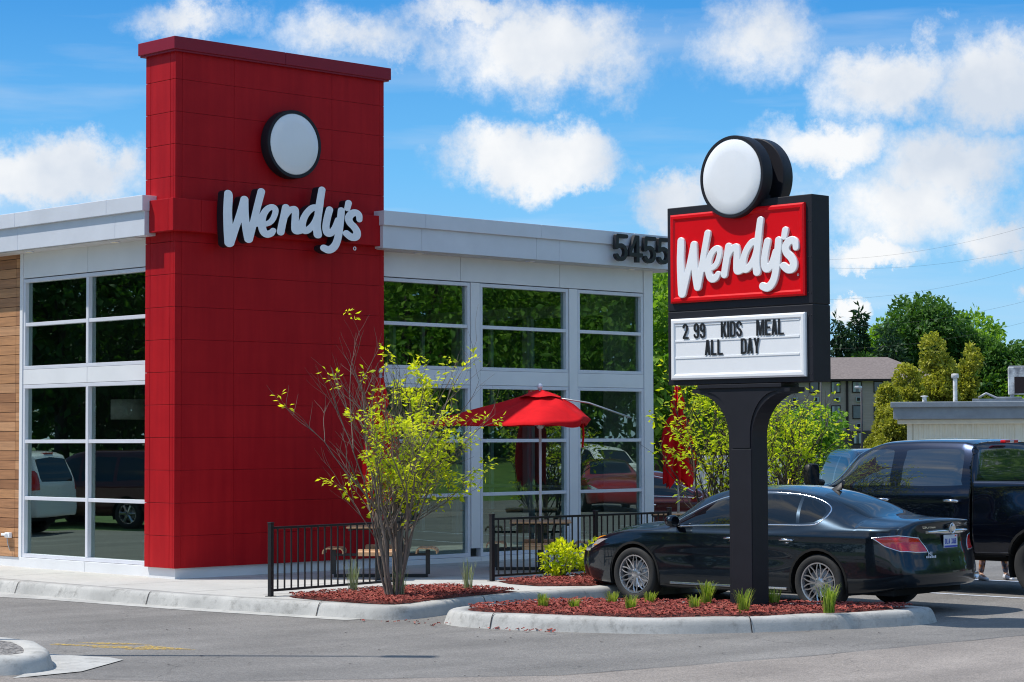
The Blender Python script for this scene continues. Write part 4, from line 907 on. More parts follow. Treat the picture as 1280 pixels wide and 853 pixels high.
class Body:
    """half surface S(t, s): t -1-c..1+c from tail to nose, s 0..1 from underside centre over the sill and side to the roof centre"""
    def __init__(s, x0, x1, ctrl, warp, capc=0.30, cap_r=.06, bulge=(0.10, 0.10), nt=150, ns=72, zc=0.62):
        s.x0, s.x1, s.ctrl, s.warp, s.c, s.cap_r, s.bulge, s.zc = x0, x1, ctrl, warp, capc, cap_r, bulge, zc
        s.nt, s.ns = nt, ns
        T, Q = np.meshgrid(np.linspace(-1-capc*.97, 1+capc*.97, 420), np.linspace(0.0, 1, 200), indexing='ij'); s.PT = T.ravel(); s.PS = Q.ravel(); s.PP = s.S(s.PT, s.PS)
        s.PN = s.Nrm(s.PT, s.PS); s.kd = {}
    def S(s, t, u):
        t = np.asarray(t, float); u = np.asarray(u, float)
        tc_ = np.clip(t, -1, 1); x = s.x0+(s.x1-s.x0)*(tc_+1)/2
        q = np.clip(1-(np.abs(t)-1)/s.c, 0, 1)
        C = s.ctrl(x)  # list of (y, z)
        K = len(C); Y = np.stack([c[0]*np.ones_like(x) for c in C]); Z = np.stack([c[1]*np.ones_like(x) for c in C])
        f = np.clip(u, 0, 1)*(K-1); i = np.minimum(f.astype(int), K-2); r_ = f-i; idx = np.arange(len(x))
        def cr(A):
            p0 = A[np.maximum(i-1, 0), idx]; p1 = A[i, idx]; p2 = A[i+1, idx]; p3 = A[np.minimum(i+2, K-1), idx]
            m1 = (p2-p0)*.5; m2 = (p3-p1)*.5
            m1 = np.where(i == 0, 0 if A is Y and False else (p2-p1), m1)
            return (2*r_**3-3*r_**2+1)*p1+(r_**3-2*r_**2+r_)*m1+(-2*r_**3+3*r_**2)*p2+(r_**3-r_**2)*m2
        y = cr(Y); z = cr(Z)
        y = y*q; z = s.zc+(z-s.zc)*q
        sg = np.sign(t); b = np.where(t > 0, s.bulge[1], s.bulge[0]); e = s.cap_r; qq = np.clip((q-(1-.16))/.16, 0, 1)
        out = e*np.sqrt(np.clip(1-qq**2, 0, 1))*(np.abs(t) > 1)
        x = x+sg*out
        return np.stack(s.warp(x, y, z), -1) if False else np.stack(s.warp(x, y, z, t), -1)
    def Nrm(s, t, u):
        e = 2e-3; a = s.S(t+e, u)-s.S(t-e, u); b = s.S(t, np.clip(u+e, 0, 1))-s.S(t, np.clip(u-e, 0, 1)); n = np.cross(a, b); ln = np.linalg.norm(n, axis=-1, keepdims=True); n = n/np.maximum(ln, 1e-12)
        return -n if False else n
    def inv(s, P, mode):
        """nearest (t, s) for 3D guesses P; mode weights which axes count and which way the surface must face"""
        wt = {'side': (1, 0, 1), 'top': (1, 1, 0), 'rear': (0, 1, 1), 'front': (0, 1, 1), '3d': (1, 1, 1)}[mode]; P = np.asarray(P, float)
        if mode not in s.kd:
            n = s.PN; sel = {'side': (np.abs(n[:, 1]) > .12) & (np.abs(s.PT) < 1.0) & (s.PS > .08), 'top': (np.abs(n[:, 2]) > .15) & (s.PS > .5), 'rear': (s.PT < -1.0), 'front': (s.PT > 1.0), '3d': s.PS > -1}[mode]
            if mode == 'rear': sel = sel | ((s.PT < -.93) & (np.abs(n[:, 0]) > .5))
            ids = np.where(sel)[0]; kd = kdtree.KDTree(len(ids))
            for k, i in enumerate(ids): kd.insert(Vector(s.PP[i]*wt), k)
            kd.balance(); s.kd[mode] = (kd, ids)
        kd, ids = s.kd[mode]; w_ = np.array(wt, float); i0 = ids[[kd.find(Vector(p*w_))[1] for p in P]]
        t = s.PT[i0].copy(); u = s.PS[i0].copy()
        for _ in range(4):
            p = s.S(t, u); e = 1e-3; a = (s.S(t+e, u)-p)/e*w_; b = (s.S(t, u+e)-p)/e*w_; r_ = (P-p)*w_
            aa = (a*a).sum(1)+1e-9; bb = (b*b).sum(1)+1e-9; ab = (a*b).sum(1); ra = (r_*a).sum(1); rb = (r_*b).sum(1); det = aa*bb-ab*ab+1e-9
            dt = np.clip((ra*bb-rb*ab)/det, -.01, .01); du = np.clip((rb*aa-ra*ab)/det, -.01, .01); t = t+dt; u = np.clip(u+du, 0, 1)
        return t, u
    def outline(s, pts, mode, closed=True, step=.035, smooth=0):
        if smooth: pts = [tuple(p) for p in smoothpoly([tuple(p) for p in pts], smooth, closed)]
        pts = [np.array(p, float) for p in pts]; out = []
        n = len(pts)
        for i in range(n if closed else n-1):
            a, b = pts[i], pts[(i+1) % n]; k = max(1, int(np.linalg.norm(b-a)/step))
            out += [a+(b-a)*j/k for j in range(k)]
        if not closed: out.append(pts[-1])
        P = []
        for p in out:
            if len(p) == 2: p = {'side': (p[0], .8, p[1]), 'rear': (-9, p[0], p[1]), 'front': (9, p[0], p[1]), 'top': (p[0], p[1], 1.0)}[mode]
            P.append(p)
        t, u = s.inv(np.array(P), mode)
        return list(zip(t.tolist(), u.tolist()))
    def build(s, regions, default):
        """regions: list of (name, outline_ts) in priority order; returns dict name -> (verts, normals, tris) for the half y >= 0"""
        tl = np.concatenate([np.linspace(-1-s.c*.985, -1-s.c*.02, 16), np.linspace(-1, 1, s.nt), np.linspace(1+s.c*.02, 1+s.c*.985, 16)]); sl = np.linspace(0, 1, s.ns)
        vs = [Vector((t*3, u*2.2)) for t in tl for u in sl]; edges = []; n0 = len(vs)
        for i in range(len(tl)):
            for j in range(len(sl)):
                if i < len(tl)-1 and j in (0, len(sl)-1): edges.append((i*len(sl)+j, (i+1)*len(sl)+j))
                if j < len(sl)-1 and i in (0, len(tl)-1): edges.append((i*len(sl)+j, i*len(sl)+j+1))
        polys = []
        for nm, ol in regions:
            b = len(vs); k = len(ol)
            vs += [Vector((t*3, u*2.2)) for t, u in ol]; edges += [(b+i, b+(i+1) % k) for i in range(k)]; polys.append((nm, np.array(ol)))
        # drop grid points closer than a hair to an outline to avoid slivers
        allo = np.array([q for _, ol in regions for q in ol]) if regions else np.zeros((0, 2))
        if len(allo):
            kd = kdtree.KDTree(len(allo))
            for i, q in enumerate(allo): kd.insert(Vector((q[0]*3, q[1]*2.2, 0)), i)
            kd.balance(); keep = []
            ring = set(i for e in edges for i in e)
            for i in range(n0):
                if i in ring or kd.find(Vector((vs[i].x, vs[i].y, 0)))[2] > .009: keep.append(i)
            mp = {o: n for n, o in enumerate(keep)}; k0 = len(keep)
            for i in range(n0, len(vs)): mp[i] = k0+i-n0
            vs = [vs[i] for i in keep]+vs[n0:]; edges = [(mp[a], mp[b]) for a, b in edges]
        ov, oe, of, *_ = delaunay_2d_cdt(vs, edges, [], 0, 1e-7)
        tv = np.array([(v.x/3, v.y/2.2) for v in ov]); F = np.array([f for f in of if len(f) == 3]); cen = tv[F].mean(1)
        lab = np.full(len(F), -1)
        for k, (nm, pl) in enumerate(polys):
            x, y = cen[:, 0], cen[:, 1]; c = np.zeros(len(F), bool); n = len(pl)
            for i in range(n):
                x1, y1 = pl[i-1]; x2, y2 = pl[i]
                if y1 == y2: continue
                hit = ((y1 > y) != (y2 > y)) & (x < (x2-x1)*(y-y1)/(y2-y1)+x1); c ^= hit
            lab[(lab == -1) & c] = k
        P = s.S(tv[:, 0], tv[:, 1]); Nn = s.Nrm(tv[:, 0], tv[:, 1]); res = {}
        for k in range(-1, len(polys)):
            nm = default if k == -1 else polys[k][0]; f = F[lab == k]
            if not len(f): continue
            res.setdefault(nm, []).append(f)
        return {nm: (P, Nn, np.concatenate(fs)) for nm, fs in res.items()}
def half_mesh(name, data, m, parent, sides=(1, -1), off=0.0, flip=False):
    P, Nn, F = data; used, inv_ = np.unique(F, return_inverse=True); f = inv_.reshape(F.shape); V = []; NN = []; FF = []
    for sd_ in sides:
        p = P[used]+Nn[used]*off; n = Nn[used].copy(); b = len(V) and sum(len(a) for a in V)
        p = p*np.array([1, sd_, 1]); n = n*np.array([1, sd_, 1]); V.append(p); NN.append(n); ff = f+(b or 0)
        FF.append(ff if sd_ > 0 else ff[:, ::-1])
    V = np.concatenate(V); NN = np.concatenate(NN); FF = np.concatenate(FF)
    # make the winding agree with the normals
    a = np.cross(V[FF[:, 1]]-V[FF[:, 0]], V[FF[:, 2]]-V[FF[:, 0]]); dt = (a*NN[FF[:, 0]]).sum(1); FF[dt < 0] = FF[dt < 0][:, ::-1]
    me = bpy.data.meshes.new(name); me.from_pydata(V.tolist(), [], FF.tolist()); me.materials.append(m)
    me.polygons.foreach_set('use_smooth', [True]*len(FF)); me.update()
    try: me.normals_split_custom_set_from_vertices(NN.tolist())
    except Exception: pass
    return link(name, me, parent)
def ribbon(mb, body, ol, w_, off, sides=(1, -1), closed=True):
    t = np.array([q[0] for q in ol]); u = np.array([q[1] for q in ol]); P = body.S(t, u); Nn = body.Nrm(t, u); n = len(P)
    T = np.roll(P, -1, 0)-np.roll(P, 1, 0) if closed else np.gradient(P, axis=0); T /= np.maximum(np.linalg.norm(T, axis=1, keepdims=True), 1e-9)
    Sd = np.cross(T, Nn)
    for s_ in sides:
        k = np.array([1, s_, 1]); a = (P+Sd*w_/2+Nn*off)*k; b = (P-Sd*w_/2+Nn*off)*k
        vs = a.tolist()+b.tolist(); m_ = n if closed else n-1
        mb.add(vs, [(i, (i+1) % n, n+(i+1) % n, n+i) for i in range(m_)], True)
def surf_tube(mb, body, ol, r_, off, sides=(1, -1), closed=True):
    t = np.array([q[0] for q in ol]); u = np.array([q[1] for q in ol]); P = body.S(t, u)+body.Nrm(t, u)*off
    for s_ in sides:
        pts = (P*np.array([1, s_, 1])).tolist()
        if closed: pts = pts+pts[:2]
        mb.tube(pts, r_, 6, not closed)
def circ(cx, cz, r_, n=28, a0=0, a1=360): return [(cx+r_*math.cos(R(a0+(a1-a0)*i/n)), cz+r_*math.sin(R(a0+(a1-a0)*i/n))) for i in range(n + (0 if a1-a0 == 360 else 1))]
def wheel(parent, x, y, z, r_, w_, rimr, side, style='mesh', face=0.0):
    """tyre, rim; side +1 outer face towards +y"""
    e = empty('wheel', (x, y, z), parent=parent); Rm = Matrix.Rotation(R(-90*side), 4, 'X')
    t = B('rubber'); h = w_/2
    t.lathe([(rimr, -h*.8), (rimr+.02, -h*.95), (r_*.9, -h), (r_*.975, -h*.88), (r_, -h*.7), (r_, h*.7), (r_*.975, h*.88), (r_*.9, h), (rimr+.02, h*.95), (rimr, h*.8)], 56, Rm, close=True)
    t.obj('tyre', e, 50)
    g = B('alloy'); f = h*.86
    g.lathe([(rimr, f-.15), (rimr+.006, f-.01), (rimr+.004, f+.004), (rimr-.012, f+.002), (rimr-.022, f-.03), (rimr-.03, f-.13)], 56, Rm, caps=False)
    g.lathe([(.075, f-.06), (.07, f-.03), (.045, f-.022), (.03, f-.02), (.0, f-.02)], 24, Rm)
    if style == 'mesh':
        for k in range(10):
            a = 2*PI*k/10
            for sg in (-1, 1):
                p = []
                for j, (rr, da, dz) in enumerate([(.05, .02, -.035), (rimr*.42, .045, -.022), (rimr*.70, .13, -.018), (rimr-.018, .235, -.020)]):
                    q = a+sg*da; p.append(Rm @ Vector((rr*math.cos(q), rr*math.sin(q), f+dz)))
                g.tube(p, [.013, .0115, .0095, .011], 4)
    else:
        for k in range(6):
            a = 2*PI*k/6
            p = [Rm @ Vector((rr*math.cos(a), rr*math.sin(a), f+dz)) for rr, dz in ((.05, -.03), (rimr*.5, -.015), (rimr-.02, -.025))]
            g.tube(p, [.05, .035, .045], 6)
    g.obj('rim', e, 40)
    d = B('pit'); d.lathe([(rimr-.02, f-.14), (.0, f-.141)], 32, Rm); d.lathe([(rimr*.75, f-.075), (rimr*.75, f-.07), (.06, f-.07)], 32, Rm)
    d.use(M['galv']); d.lathe([(rimr*.7, f-.09), (rimr*.7, f-.068), (.07, f-.066)], 32, Rm); d.obj('brake_disc', e)
    return e
def well(mb, cx, cz, r_, y0, y1):
    for s_ in (1, -1):
        vs = []; n = 24
        for yy in (y0, y1):
            for i in range(n+1): a = R(-20+220*i/n); vs.append((cx+r_*math.cos(a), s_*yy, cz+r_*math.sin(a)))
        mb.add(vs, [(i, i+1, n+2+i, n+1+i) for i in range(n)])
        mb.add([(cx, s_*y0, cz)] + [(cx+r_*math.cos(R(-20+220*i/n)), s_*y0, cz+r_*math.sin(R(-20+220*i/n))) for i in range(n+1)], [(0, i, i+1) for i in range(1, n+1)])

# ---- saloon
def sedan_ctrl(x):
    zt = ip(x, [-2.46, -2.38, -2.15, -1.90, -1.45, -1.0, -.45, .1, .55, 1.05, 1.25, 1.6, 2.0, 2.3, 2.44], [1.10, 1.125, 1.135, 1.165, 1.325, 1.44, 1.497, 1.485, 1.39, 1.12, 1.045, 1.0, .93, .83, .70])
    W = ip(x, [-2.46, -2.3, -2.0, -1.3, -.4, .6, 1.5, 2.0, 2.3, 2.44], [.78, .855, .905, .925, .925, .925, .92, .885, .80, .68])
    zb = ip(x, [-2.46, -2.2, -1.6, 0, 1.6, 2.2, 2.44], [.34, .27, .20, .185, .19, .21, .25])
    belt = ip(x, [-2.46, -2.0, -1.4, 0, 1.0, 1.6, 2.1, 2.44], [.985, 1.0, 1.0, .955, .92, .88, .80, .62])
    # how far the section has a separate cabin on top (0 on bonnet and boot)
    cab = sstep(-2.15, -1.55, x)*(1-sstep(.75, 1.3, x))
    yr = ip(x, [-2.46, -2.0, -1.5, -1.0, 0, .6, 1.1, 1.6, 2.44], [.60, .60, .545, .565, .60, .60, .62, .68, .55])   # roof rail half width
    zr = zt - (.075*cab+.055*(1-cab))
    ybelt = W-.045
    zr = np.maximum(zr, belt+.035)
    y5 = ybelt*(.5)+yr*.5+.055*cab; z5 = belt*.5+zr*.5
    y5 = np.where(cab < .5, ybelt*.55+yr*.45+.03, y5)
    zt2 = np.maximum(zt, zr+.02)
    return [(0*x, zb), (W-.28, zb), (W-.075, zb+.015), (W-.02, zb+.13), (W-.005, .50+0*x), (W, .68*1+0*x-.08*sstep(1.9, 2.44, x)), (W-.012, belt-.10), (ybelt, belt), (y5, z5), (yr, zr), (yr*.80, zr+(zt2-zr)*.62), (yr*.42, zr+(zt2-zr)*.93), (0*x, zt2)]
def sedan_warp(x, y, z, t):
    a = sstep(-2.05, -2.46, -x) if False else sstep(0, 1, (-x-2.05)/.41)
    rx = -.055*np.exp(-((z-.47)/.20)**2) + .05*sstep(.98, .70, z)*0 + .03*sstep(.70, .90, z)*(1-sstep(.98, 1.10, z)) - .045*sstep(1.02, 1.12, z)
    x = x + a*rx*1.0 + a*.16*(y/.9)**2*sstep(-2.46, -2.1, -x)*0
    x = np.where(t < -1, x+.17*(np.abs(y)/.80)**2.2 - .0, x) - np.where(t < -1, .17, 0)*1.0 + np.where((t >= -1), 0, 0)
    # front: rounded nose
    f = sstep(0, 1, (x-2.0)/.44)
    x = x + f*(.06*np.exp(-((z-.45)/.22)**2))
    x = np.where(t > 1, x-.20*(np.abs(y)/.70)**2+.20, x)
    # body crease pinch under the belt and swell over the rear arch
    y = y*(1+.010*np.exp(-((z-.90)/.035)**2)) 
    y = y*(1-.018*np.exp(-((z-.62)/.09)**2)*np.exp(-((x-.1)/1.0)**4))
    return x, y, z
def make_sedan(root, paint, detail=True):
    b = Body(-2.40, 2.44, sedan_ctrl, sedan_warp)
    fx, rx_, wz, ar = 1.50, -1.34, .345, .405
    o = lambda pts, mode='side', **k: b.outline(pts, mode, **k)
    arch_f = o(circ(fx, wz, ar)); arch_r = o(circ(rx_, wz, ar))
    gh = [(.93, .985), (.62, 1.17), (.30, 1.315), (-.05, 1.392), (-.40, 1.415), (-.80, 1.40), (-1.12, 1.345), (-1.33, 1.255), (-1.385, 1.17), (-1.34, 1.085), (-1.20, 1.035), (-.6, 1.025), (0, 1.005), (.5, .99)]
    # windows: front door, rear door, quarter
    wf = [(.80, 1.015), (.58, 1.16), (.28, 1.295), (-.02, 1.365), (-.17, 1.382), (-.17, 1.03), (.3, 1.015)]
    wr = [(-.235, 1.387), (-.5, 1.395), (-.80, 1.382), (-.90, 1.367), (-.99, 1.055), (-.6, 1.045), (-.235, 1.033)]
    wq = [(-.94, 1.362), (-1.10, 1.325), (-1.25, 1.265), (-1.34, 1.19), (-1.335, 1.115), (-1.24, 1.068), (-1.04, 1.055)]
    R_ = [('arch', arch_f), ('arch', arch_r), ('g1', o(wf)), ('g2', o(wr)), ('g3', o(wq))]
    ws_ = [(1.16, 0), (1.16, .30), (1.10, .52), (.98, .64), (.60, .585), (.25, .535), (.21, .3), (.20, 0)]
    rw_ = [(-1.10, 0), (-1.10, .30), (-1.14, .46), (-1.5, .50), (-1.86, .555), (-1.97, .50), (-2.0, .3), (-2.01, 0)]
    R_ += [('windscreen', o(ws_, 'top')), ('rear_window', o(rw_, 'top'))]
    tl = [(-2.10, .905, .905), (-2.25, .86, .925), (-2.42, .74, .925), (-2.55, .56, .905), (-2.575, .47, .80), (-2.58, .44, .735), (-2.52, .62, .735), (-2.42, .77, .745), (-2.26, .88, .81)]
    R_ += [('taillight', o(tl, '3d'))]
    hl = [(2.20, .85, .80), (2.42, .72, .76), (2.55, .56, .665), (2.58, .50, .60), (2.50, .64, .60), (2.30, .80, .66), (2.14, .88, .735), (1.98, .90, .80)]
    R_ += [('headlight', o(hl, '3d'))]
    d1_ = [(.98, .28), (.96, .60), (.93, .93), (.80, 1.00), (.585, 1.175), (.28, 1.31), (-.02, 1.385), (-.20, 1.40), (-.205, .9), (-.20, .28)]
    d2_ = [(-.215, .28), (-.215, .9), (-.215, 1.40), (-.5, 1.415), (-.82, 1.398), (-.93, 1.38), (-1.03, 1.05), (-1.06, .92), (-.99, .74), (-.93, .55), (-.90, .28)]
    R_ += [('door_front', o(d1_)), ('door_rear', o(d2_))]
    d = b.build(R_, 'body')
    body = half_mesh('body', d['body'], paint, root)
    if 'arch' in d: pass
    df = half_mesh('door', d['door_front'], paint, root, (1,)); dr = half_mesh('door', d['door_rear'], paint, root, (1,))
    df2 = half_mesh('door', d['door_front'], paint, root, (-1,)); dr2 = half_mesh('door', d['door_rear'], paint, root, (-1,))
    for g_ in ('g1', 'g2', 'g3'):
        for s_ in (1, -1): half_mesh('side_window', d[g_], M['carglass'], root, (s_,))
    half_mesh('windscreen', d['windscreen'], M['carglass'], root); half_mesh('rear_window', d['rear_window'], M['carglass'], root)
    for s_ in (1, -1): half_mesh('taillight', d['taillight'], M['taillight'], root, (s_,), .004); half_mesh('headlight', d['headlight'], M['clearlens'], root, (s_,), .003)
    tr = B('seam')
    tr.mats = [M['pit']]; tr.cur = 0
    ribbon(tr, b, o(d1_[:4] + d1_[8:] if False else d1_), .008, .0012); ribbon(tr, b, o(d2_), .008, .0012)
    boot = [(-2.02, .62, 1.10), (-2.3, .66, 1.09), (-2.47, .62, 1.04), (-2.56, .49, .92), (-2.60, .46, .76), (-2.63, .44, .66), (-2.67, .0, .64)]
    ribbon(tr, b, o(boot, '3d', closed=False), .009, .0015, closed=False)
    bon = [(1.15, .66, 1.0), (1.6, .69, .96), (2.0, .66, .90), (2.3, .56, .80), (2.42, .3, .76), (2.45, 0, .76)]
    ribbon(tr, b, o(bon, '3d', closed=False), .008, .0015, closed=False)
    bump = [(-1.76, .52), (-2.0, .60), (-2.2, .70)]; ribbon(tr, b, o(bump, closed=False), .007, .0015, closed=False)
    tr.use(M['pit']); ribbon(tr, b, o([(-.20, 1.02), (-.20, 1.395)], closed=False), .06, .003, closed=False); ribbon(tr, b, o([(-1.0, 1.05), (-.915, 1.38)], closed=False), .035, .003, closed=False)
    for ol in (arch_f, arch_r): ribbon(tr, b, ol, .03, -.004)
    # black lower bumper and sill
    tr.obj('trim_seams', root)
    ch = B('chrome'); surf_tube(ch, b, o(gh, smooth=4, step=.05), .0105, .004)
    o_ = ch.obj('window_trim', root)
    for s_ in (1, -1):
        ch = B('chrome'); p = b.S(*b.inv(np.array([(.92, .9, .255), (-.88, .9, .255)]), 'side'))
        ch.box((min(p[:, 0]), s_*(p[0][1]+.006)-.008, .245), (max(p[:, 0]), s_*(p[0][1]+.006)+.008, .272), .004); ch.obj('sill_strip', root)
    for dd, hx in ((df, -.06), (dr, -.90)):
        for s_ in (1,):
            p = b.S(*b.inv(np.array([(hx, .9, .845)]), 'side'))[0]
            h = B('chrome'); h.tube([(hx+.10, p[1]-.01, .845), (hx+.085, p[1]+.030, .848), (hx, p[1]+.038, .850), (hx-.085, p[1]+.030, .848), (hx-.10, p[1]-.01, .845)], [.012, .013, .014, .013, .012], 8)
            h.tube([(hx+.03, p[1]+.006, .815), (hx-.03, p[1]+.006, .815)], .009, 6); h.obj('handle', dd)
    for dd, hx in ((df2, -.06), (dr2, -.90)):
        p = b.S(*b.inv(np.array([(hx, .9, .845)]), 'side'))[0]
        h = B('chrome'); h.tube([(hx+.10, -p[1]+.01, .845), (hx+.085, -p[1]-.030, .848), (hx, -p[1]-.038, .850), (hx-.085, -p[1]-.030, .848), (hx-.10, -p[1]+.01, .845)], .013, 8); h.obj('handle', dd)
    for s_ in (1, -1):
        m_ = MB().use(paint); mx_, my_ = .80, .93
        rows = []
        for k, (dx_, sc_) in enumerate(((-.055, .80), (-.045, 1.0), (.0, 1.02), (.05, .85), (.085, .5), (.095, .1))):
            rows.append([(mx_+dx_, s_*(my_+.075+.10*sc_*math.cos(a)), 1.045+.075*sc_*math.sin(a)) for a in [2*PI*j/16 for j in range(16)]])
        m_.grid(rows, True, True); m_.use(M['carglass']); m_.add(rows[0], [tuple(range(16))]); m_.use(M['dark']); m_.tube([(mx_+.03, s_*.86, .99), (mx_+.02, s_*(my_+.03), 1.01)], [.03, .028], 8); m_.obj('mirror', root)
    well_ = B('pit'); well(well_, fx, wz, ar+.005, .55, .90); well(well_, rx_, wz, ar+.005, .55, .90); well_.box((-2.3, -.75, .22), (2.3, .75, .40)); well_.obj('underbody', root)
    yw = .80
    for x_, y_, s_ in ((fx, yw, 1), (fx, -yw, -1), (rx_, yw, 1), (rx_, -yw, -1)): wheel(root, x_, y_, wz, .345, .235, .243, s_)
    if detail:
        # chrome around the lamps, boot bar, emblem, plate, badge, exhausts, aerial
        tlo = o(tl, '3d'); c_ = B('chrome'); surf_tube(c_, b, tlo, .008, .004); c_.obj('lamp_trim', root)
        bl = B('clearlens'); ol = o([(-2.36, .82, .775), (-2.42, .77, .765), (-2.52, .62, .760), (-2.575, .475, .760)], '3d', closed=False); ribbon(bl, b, ol, .05, .009, closed=False); bl.obj('reversing_lamp', root)
        am = B('amber'); ol = o([(2.02, .895, .785), (2.16, .86, .775), (2.30, .79, .755)], '3d', closed=False); ribbon(am, b, ol, .11, .008, closed=False); am.obj('indicator', root)
        def rp(y, z, off=.0): q = b.S(*b.inv(np.array([(-9, abs(y), z)]), 'rear'))[0]; return (q[0]-off, y, z)
        bar = B('chrome'); rows = []
        for k in range(17):
            y = -.44+.055*k; hh = .036*(1-.5*(abs(y)/.44)**3); x = rp(y, .97)[0]
            rows.append([(x+.01, y, .97+hh), (x-.035, y, .97+hh*.6), (x-.045, y, .97), (x-.032, y, .97-hh*.7), (x+.01, y, .97-hh)])
        bar.grid(rows, True); bar.add(rows[0], [(0, 1, 2, 3, 4)]); bar.add(rows[-1], [(4, 3, 2, 1, 0)]); bar.obj('boot_bar', root)
        x = rp(0, 1.0)[0]; Rm = Matrix.Translation((x-.04, 0, 1.005)) @ Matrix.Rotation(R(-90), 4, 'Y')
        em = B('chrome'); em.lathe([(.060, 0), (.066, .008), (.066, .014), (.056, .018), (.055, .010)], 32, Rm)
        for k, dy in enumerate((-.028, 0, .028)):
            em.use(M['chrome']); sh = [(dy-.014, 1.035), (dy+.016, 1.025), (dy+.012, .99), (dy-.002, .973), (dy-.014, .995)]; em.prism(sh, 'x', x-.062, x-.05)
        em.use(M['dark']); em.lathe([(.055, .009), (.0, .0095)], 24, Rm); em.obj('emblem', root)
        x = rp(0, .85)[0]; pl = B('platewhite'); pl.box((x-.022, -.152, .775), (x-.012, .152, .93), .004); pl.use(M['plateblue']); pl.box((x-.024, -.145, .780), (x-.0222, .145, .803)); pl.use(M['taillight']); pl.box((x-.024, -.125, .905), (x-.0222, -.09, .925)); plo = pl.obj('number_plate', root)
        fxp = lambda a, c, dd: (x-.0225-dd, -a, c)
        block_text('plate_letter', 'DLA', -.132, .822, .062, .50, .16, .14, .14, .002, M['plateblue'], fxp, plo)
        text_obj('plate_number', '3368', .088, .62, .002, M['plateblue'], lambda a, c, dd: (x-.0225-dd, -(a+.012), c+.822), plo, .002)
        text_obj('model_script', 'LaCrosse', .052, 1.1, .004, M['chrome'], lambda a, c, dd: (rp(.5-a, 1.0)[0]-.008-dd, .505-a, 1.015+c), root, .0006)
        text_obj('model_script', 'CXL', .05, 1.15, .004, M['chrome'], lambda a, c, dd: (rp(.5, 1.0)[0]-.008-dd, -.36-a, 1.015+c), root, .0006)
        text_obj('dealer_sticker', 'H J', .05, 1.0, .002, M['platewhite'], lambda a, c, dd: (rp(.48-a, .68)[0]-.006-dd, .46-a, .705+c), root, .003)
        st_ = B('platewhite'); 
        for k in range(6): q = rp(.49-.028*k, .675); st_.box((q[0]-.009, q[1]-.012, .668), (q[0]-.002, q[1]+.010, .692+.006*(k % 2)))
        st_.obj('dealer_sticker', root)
        for s_ in (-1,):
            e = B('chrome'); q = rp(.66, .42); Rm = Matrix.Translation((q[0]+.085, s_*.66, .42)) @ Matrix.Scale(1.5, 4, (0, 1, 0)) @ Matrix.Rotation(R(-90), 4, 'Y'); e.lathe([(.040, 0), (.042, .10), (.034, .10), (.034, .03)], 20, Rm); e.use(M['pit']); e.lathe([(.033, .04), (0, .041)], 16, Rm); e.obj('exhaust', root)
        a = B('dark'); rows = []
        for k, (dx_, w2, hh) in enumerate(((.09, .005, .0), (.05, .03, .02), (.0, .035, .045), (-.05, .03, .075), (-.07, .01, .085))): rows.append([(-1.02+dx_, -w2, 1.435), (-1.02+dx_, -w2*.3, 1.435+hh+.01), (-1.02+dx_, w2*.3, 1.435+hh+.01), (-1.02+dx_, w2, 1.435)])
        a.grid(rows, True); a.obj('aerial', root)
    # lower bumper and sill in satin black
    lo_ = B('dark')
    for s_ in (1, -1): lo_ = B('dark'); ribbon(lo_, b, o([(1.02, .215), (-.88, .215)], closed=False), .06, .003, (s_,), closed=False); lo_.obj('sill', root)
    return b
car = empty('parked_saloon', (0, 0, 0), R(93.5), 'dark blue black four door saloon with mesh alloy wheels parked behind the roadside sign', 'car')
bs = make_sedan(car, M['carpaint'])
hd = Vector((math.cos(R(93.5)), math.sin(R(93.5)), 0)); lf = Vector((-hd.y, hd.x, 0))
RW = Vector((3.127, -8.784, 0)); car.location = RW - hd*(-1.34) - lf*.90

# ---- pickup
def cab_ctrl(x):
    zt = ip(x, [0, .25, .9, 1.5, 1.95, 2.55, 2.75, 3.2, 3.6, 3.9], [2.03, 2.06, 2.07, 2.05, 1.93, 1.47, 1.40, 1.37, 1.33, 1.22])
    W = ip(x, [0, .3, 2.0, 3.0, 3.6, 3.9], [.985, 1.0, 1.0, .995, .97, .88]); zb = ip(x, [0, 3.4, 3.9], [.50, .50, .42]); belt = ip(x, [0, 2.4, 3.9], [1.40, 1.38, 1.22])
    cab = 1-sstep(2.3, 2.8, x)
    yr = ip(x, [0, 1.5, 2.3, 3.0, 3.9], [.72, .72, .74, .80, .72]); zr = zt-(.09*cab+.07*(1-cab)); zr = np.maximum(zr, belt+.03)
    yb = W-.05; y5 = yb*.5+yr*.5+.035*cab; z5 = belt*.5+zr*.5; z2 = np.maximum(zt, zr+.02)
    return [(0*x, zb), (W-.2, zb), (W-.06, zb+.02), (W-.01, zb+.12), (W, .85+0*x), (W-.015, 1.15+0*x), (W-.02, belt-.10), (yb, belt), (y5, z5), (yr, zr), (yr*.85, zr+(z2-zr)*.7), (yr*.42, zr+(z2-zr)*.95), (0*x, z2)]
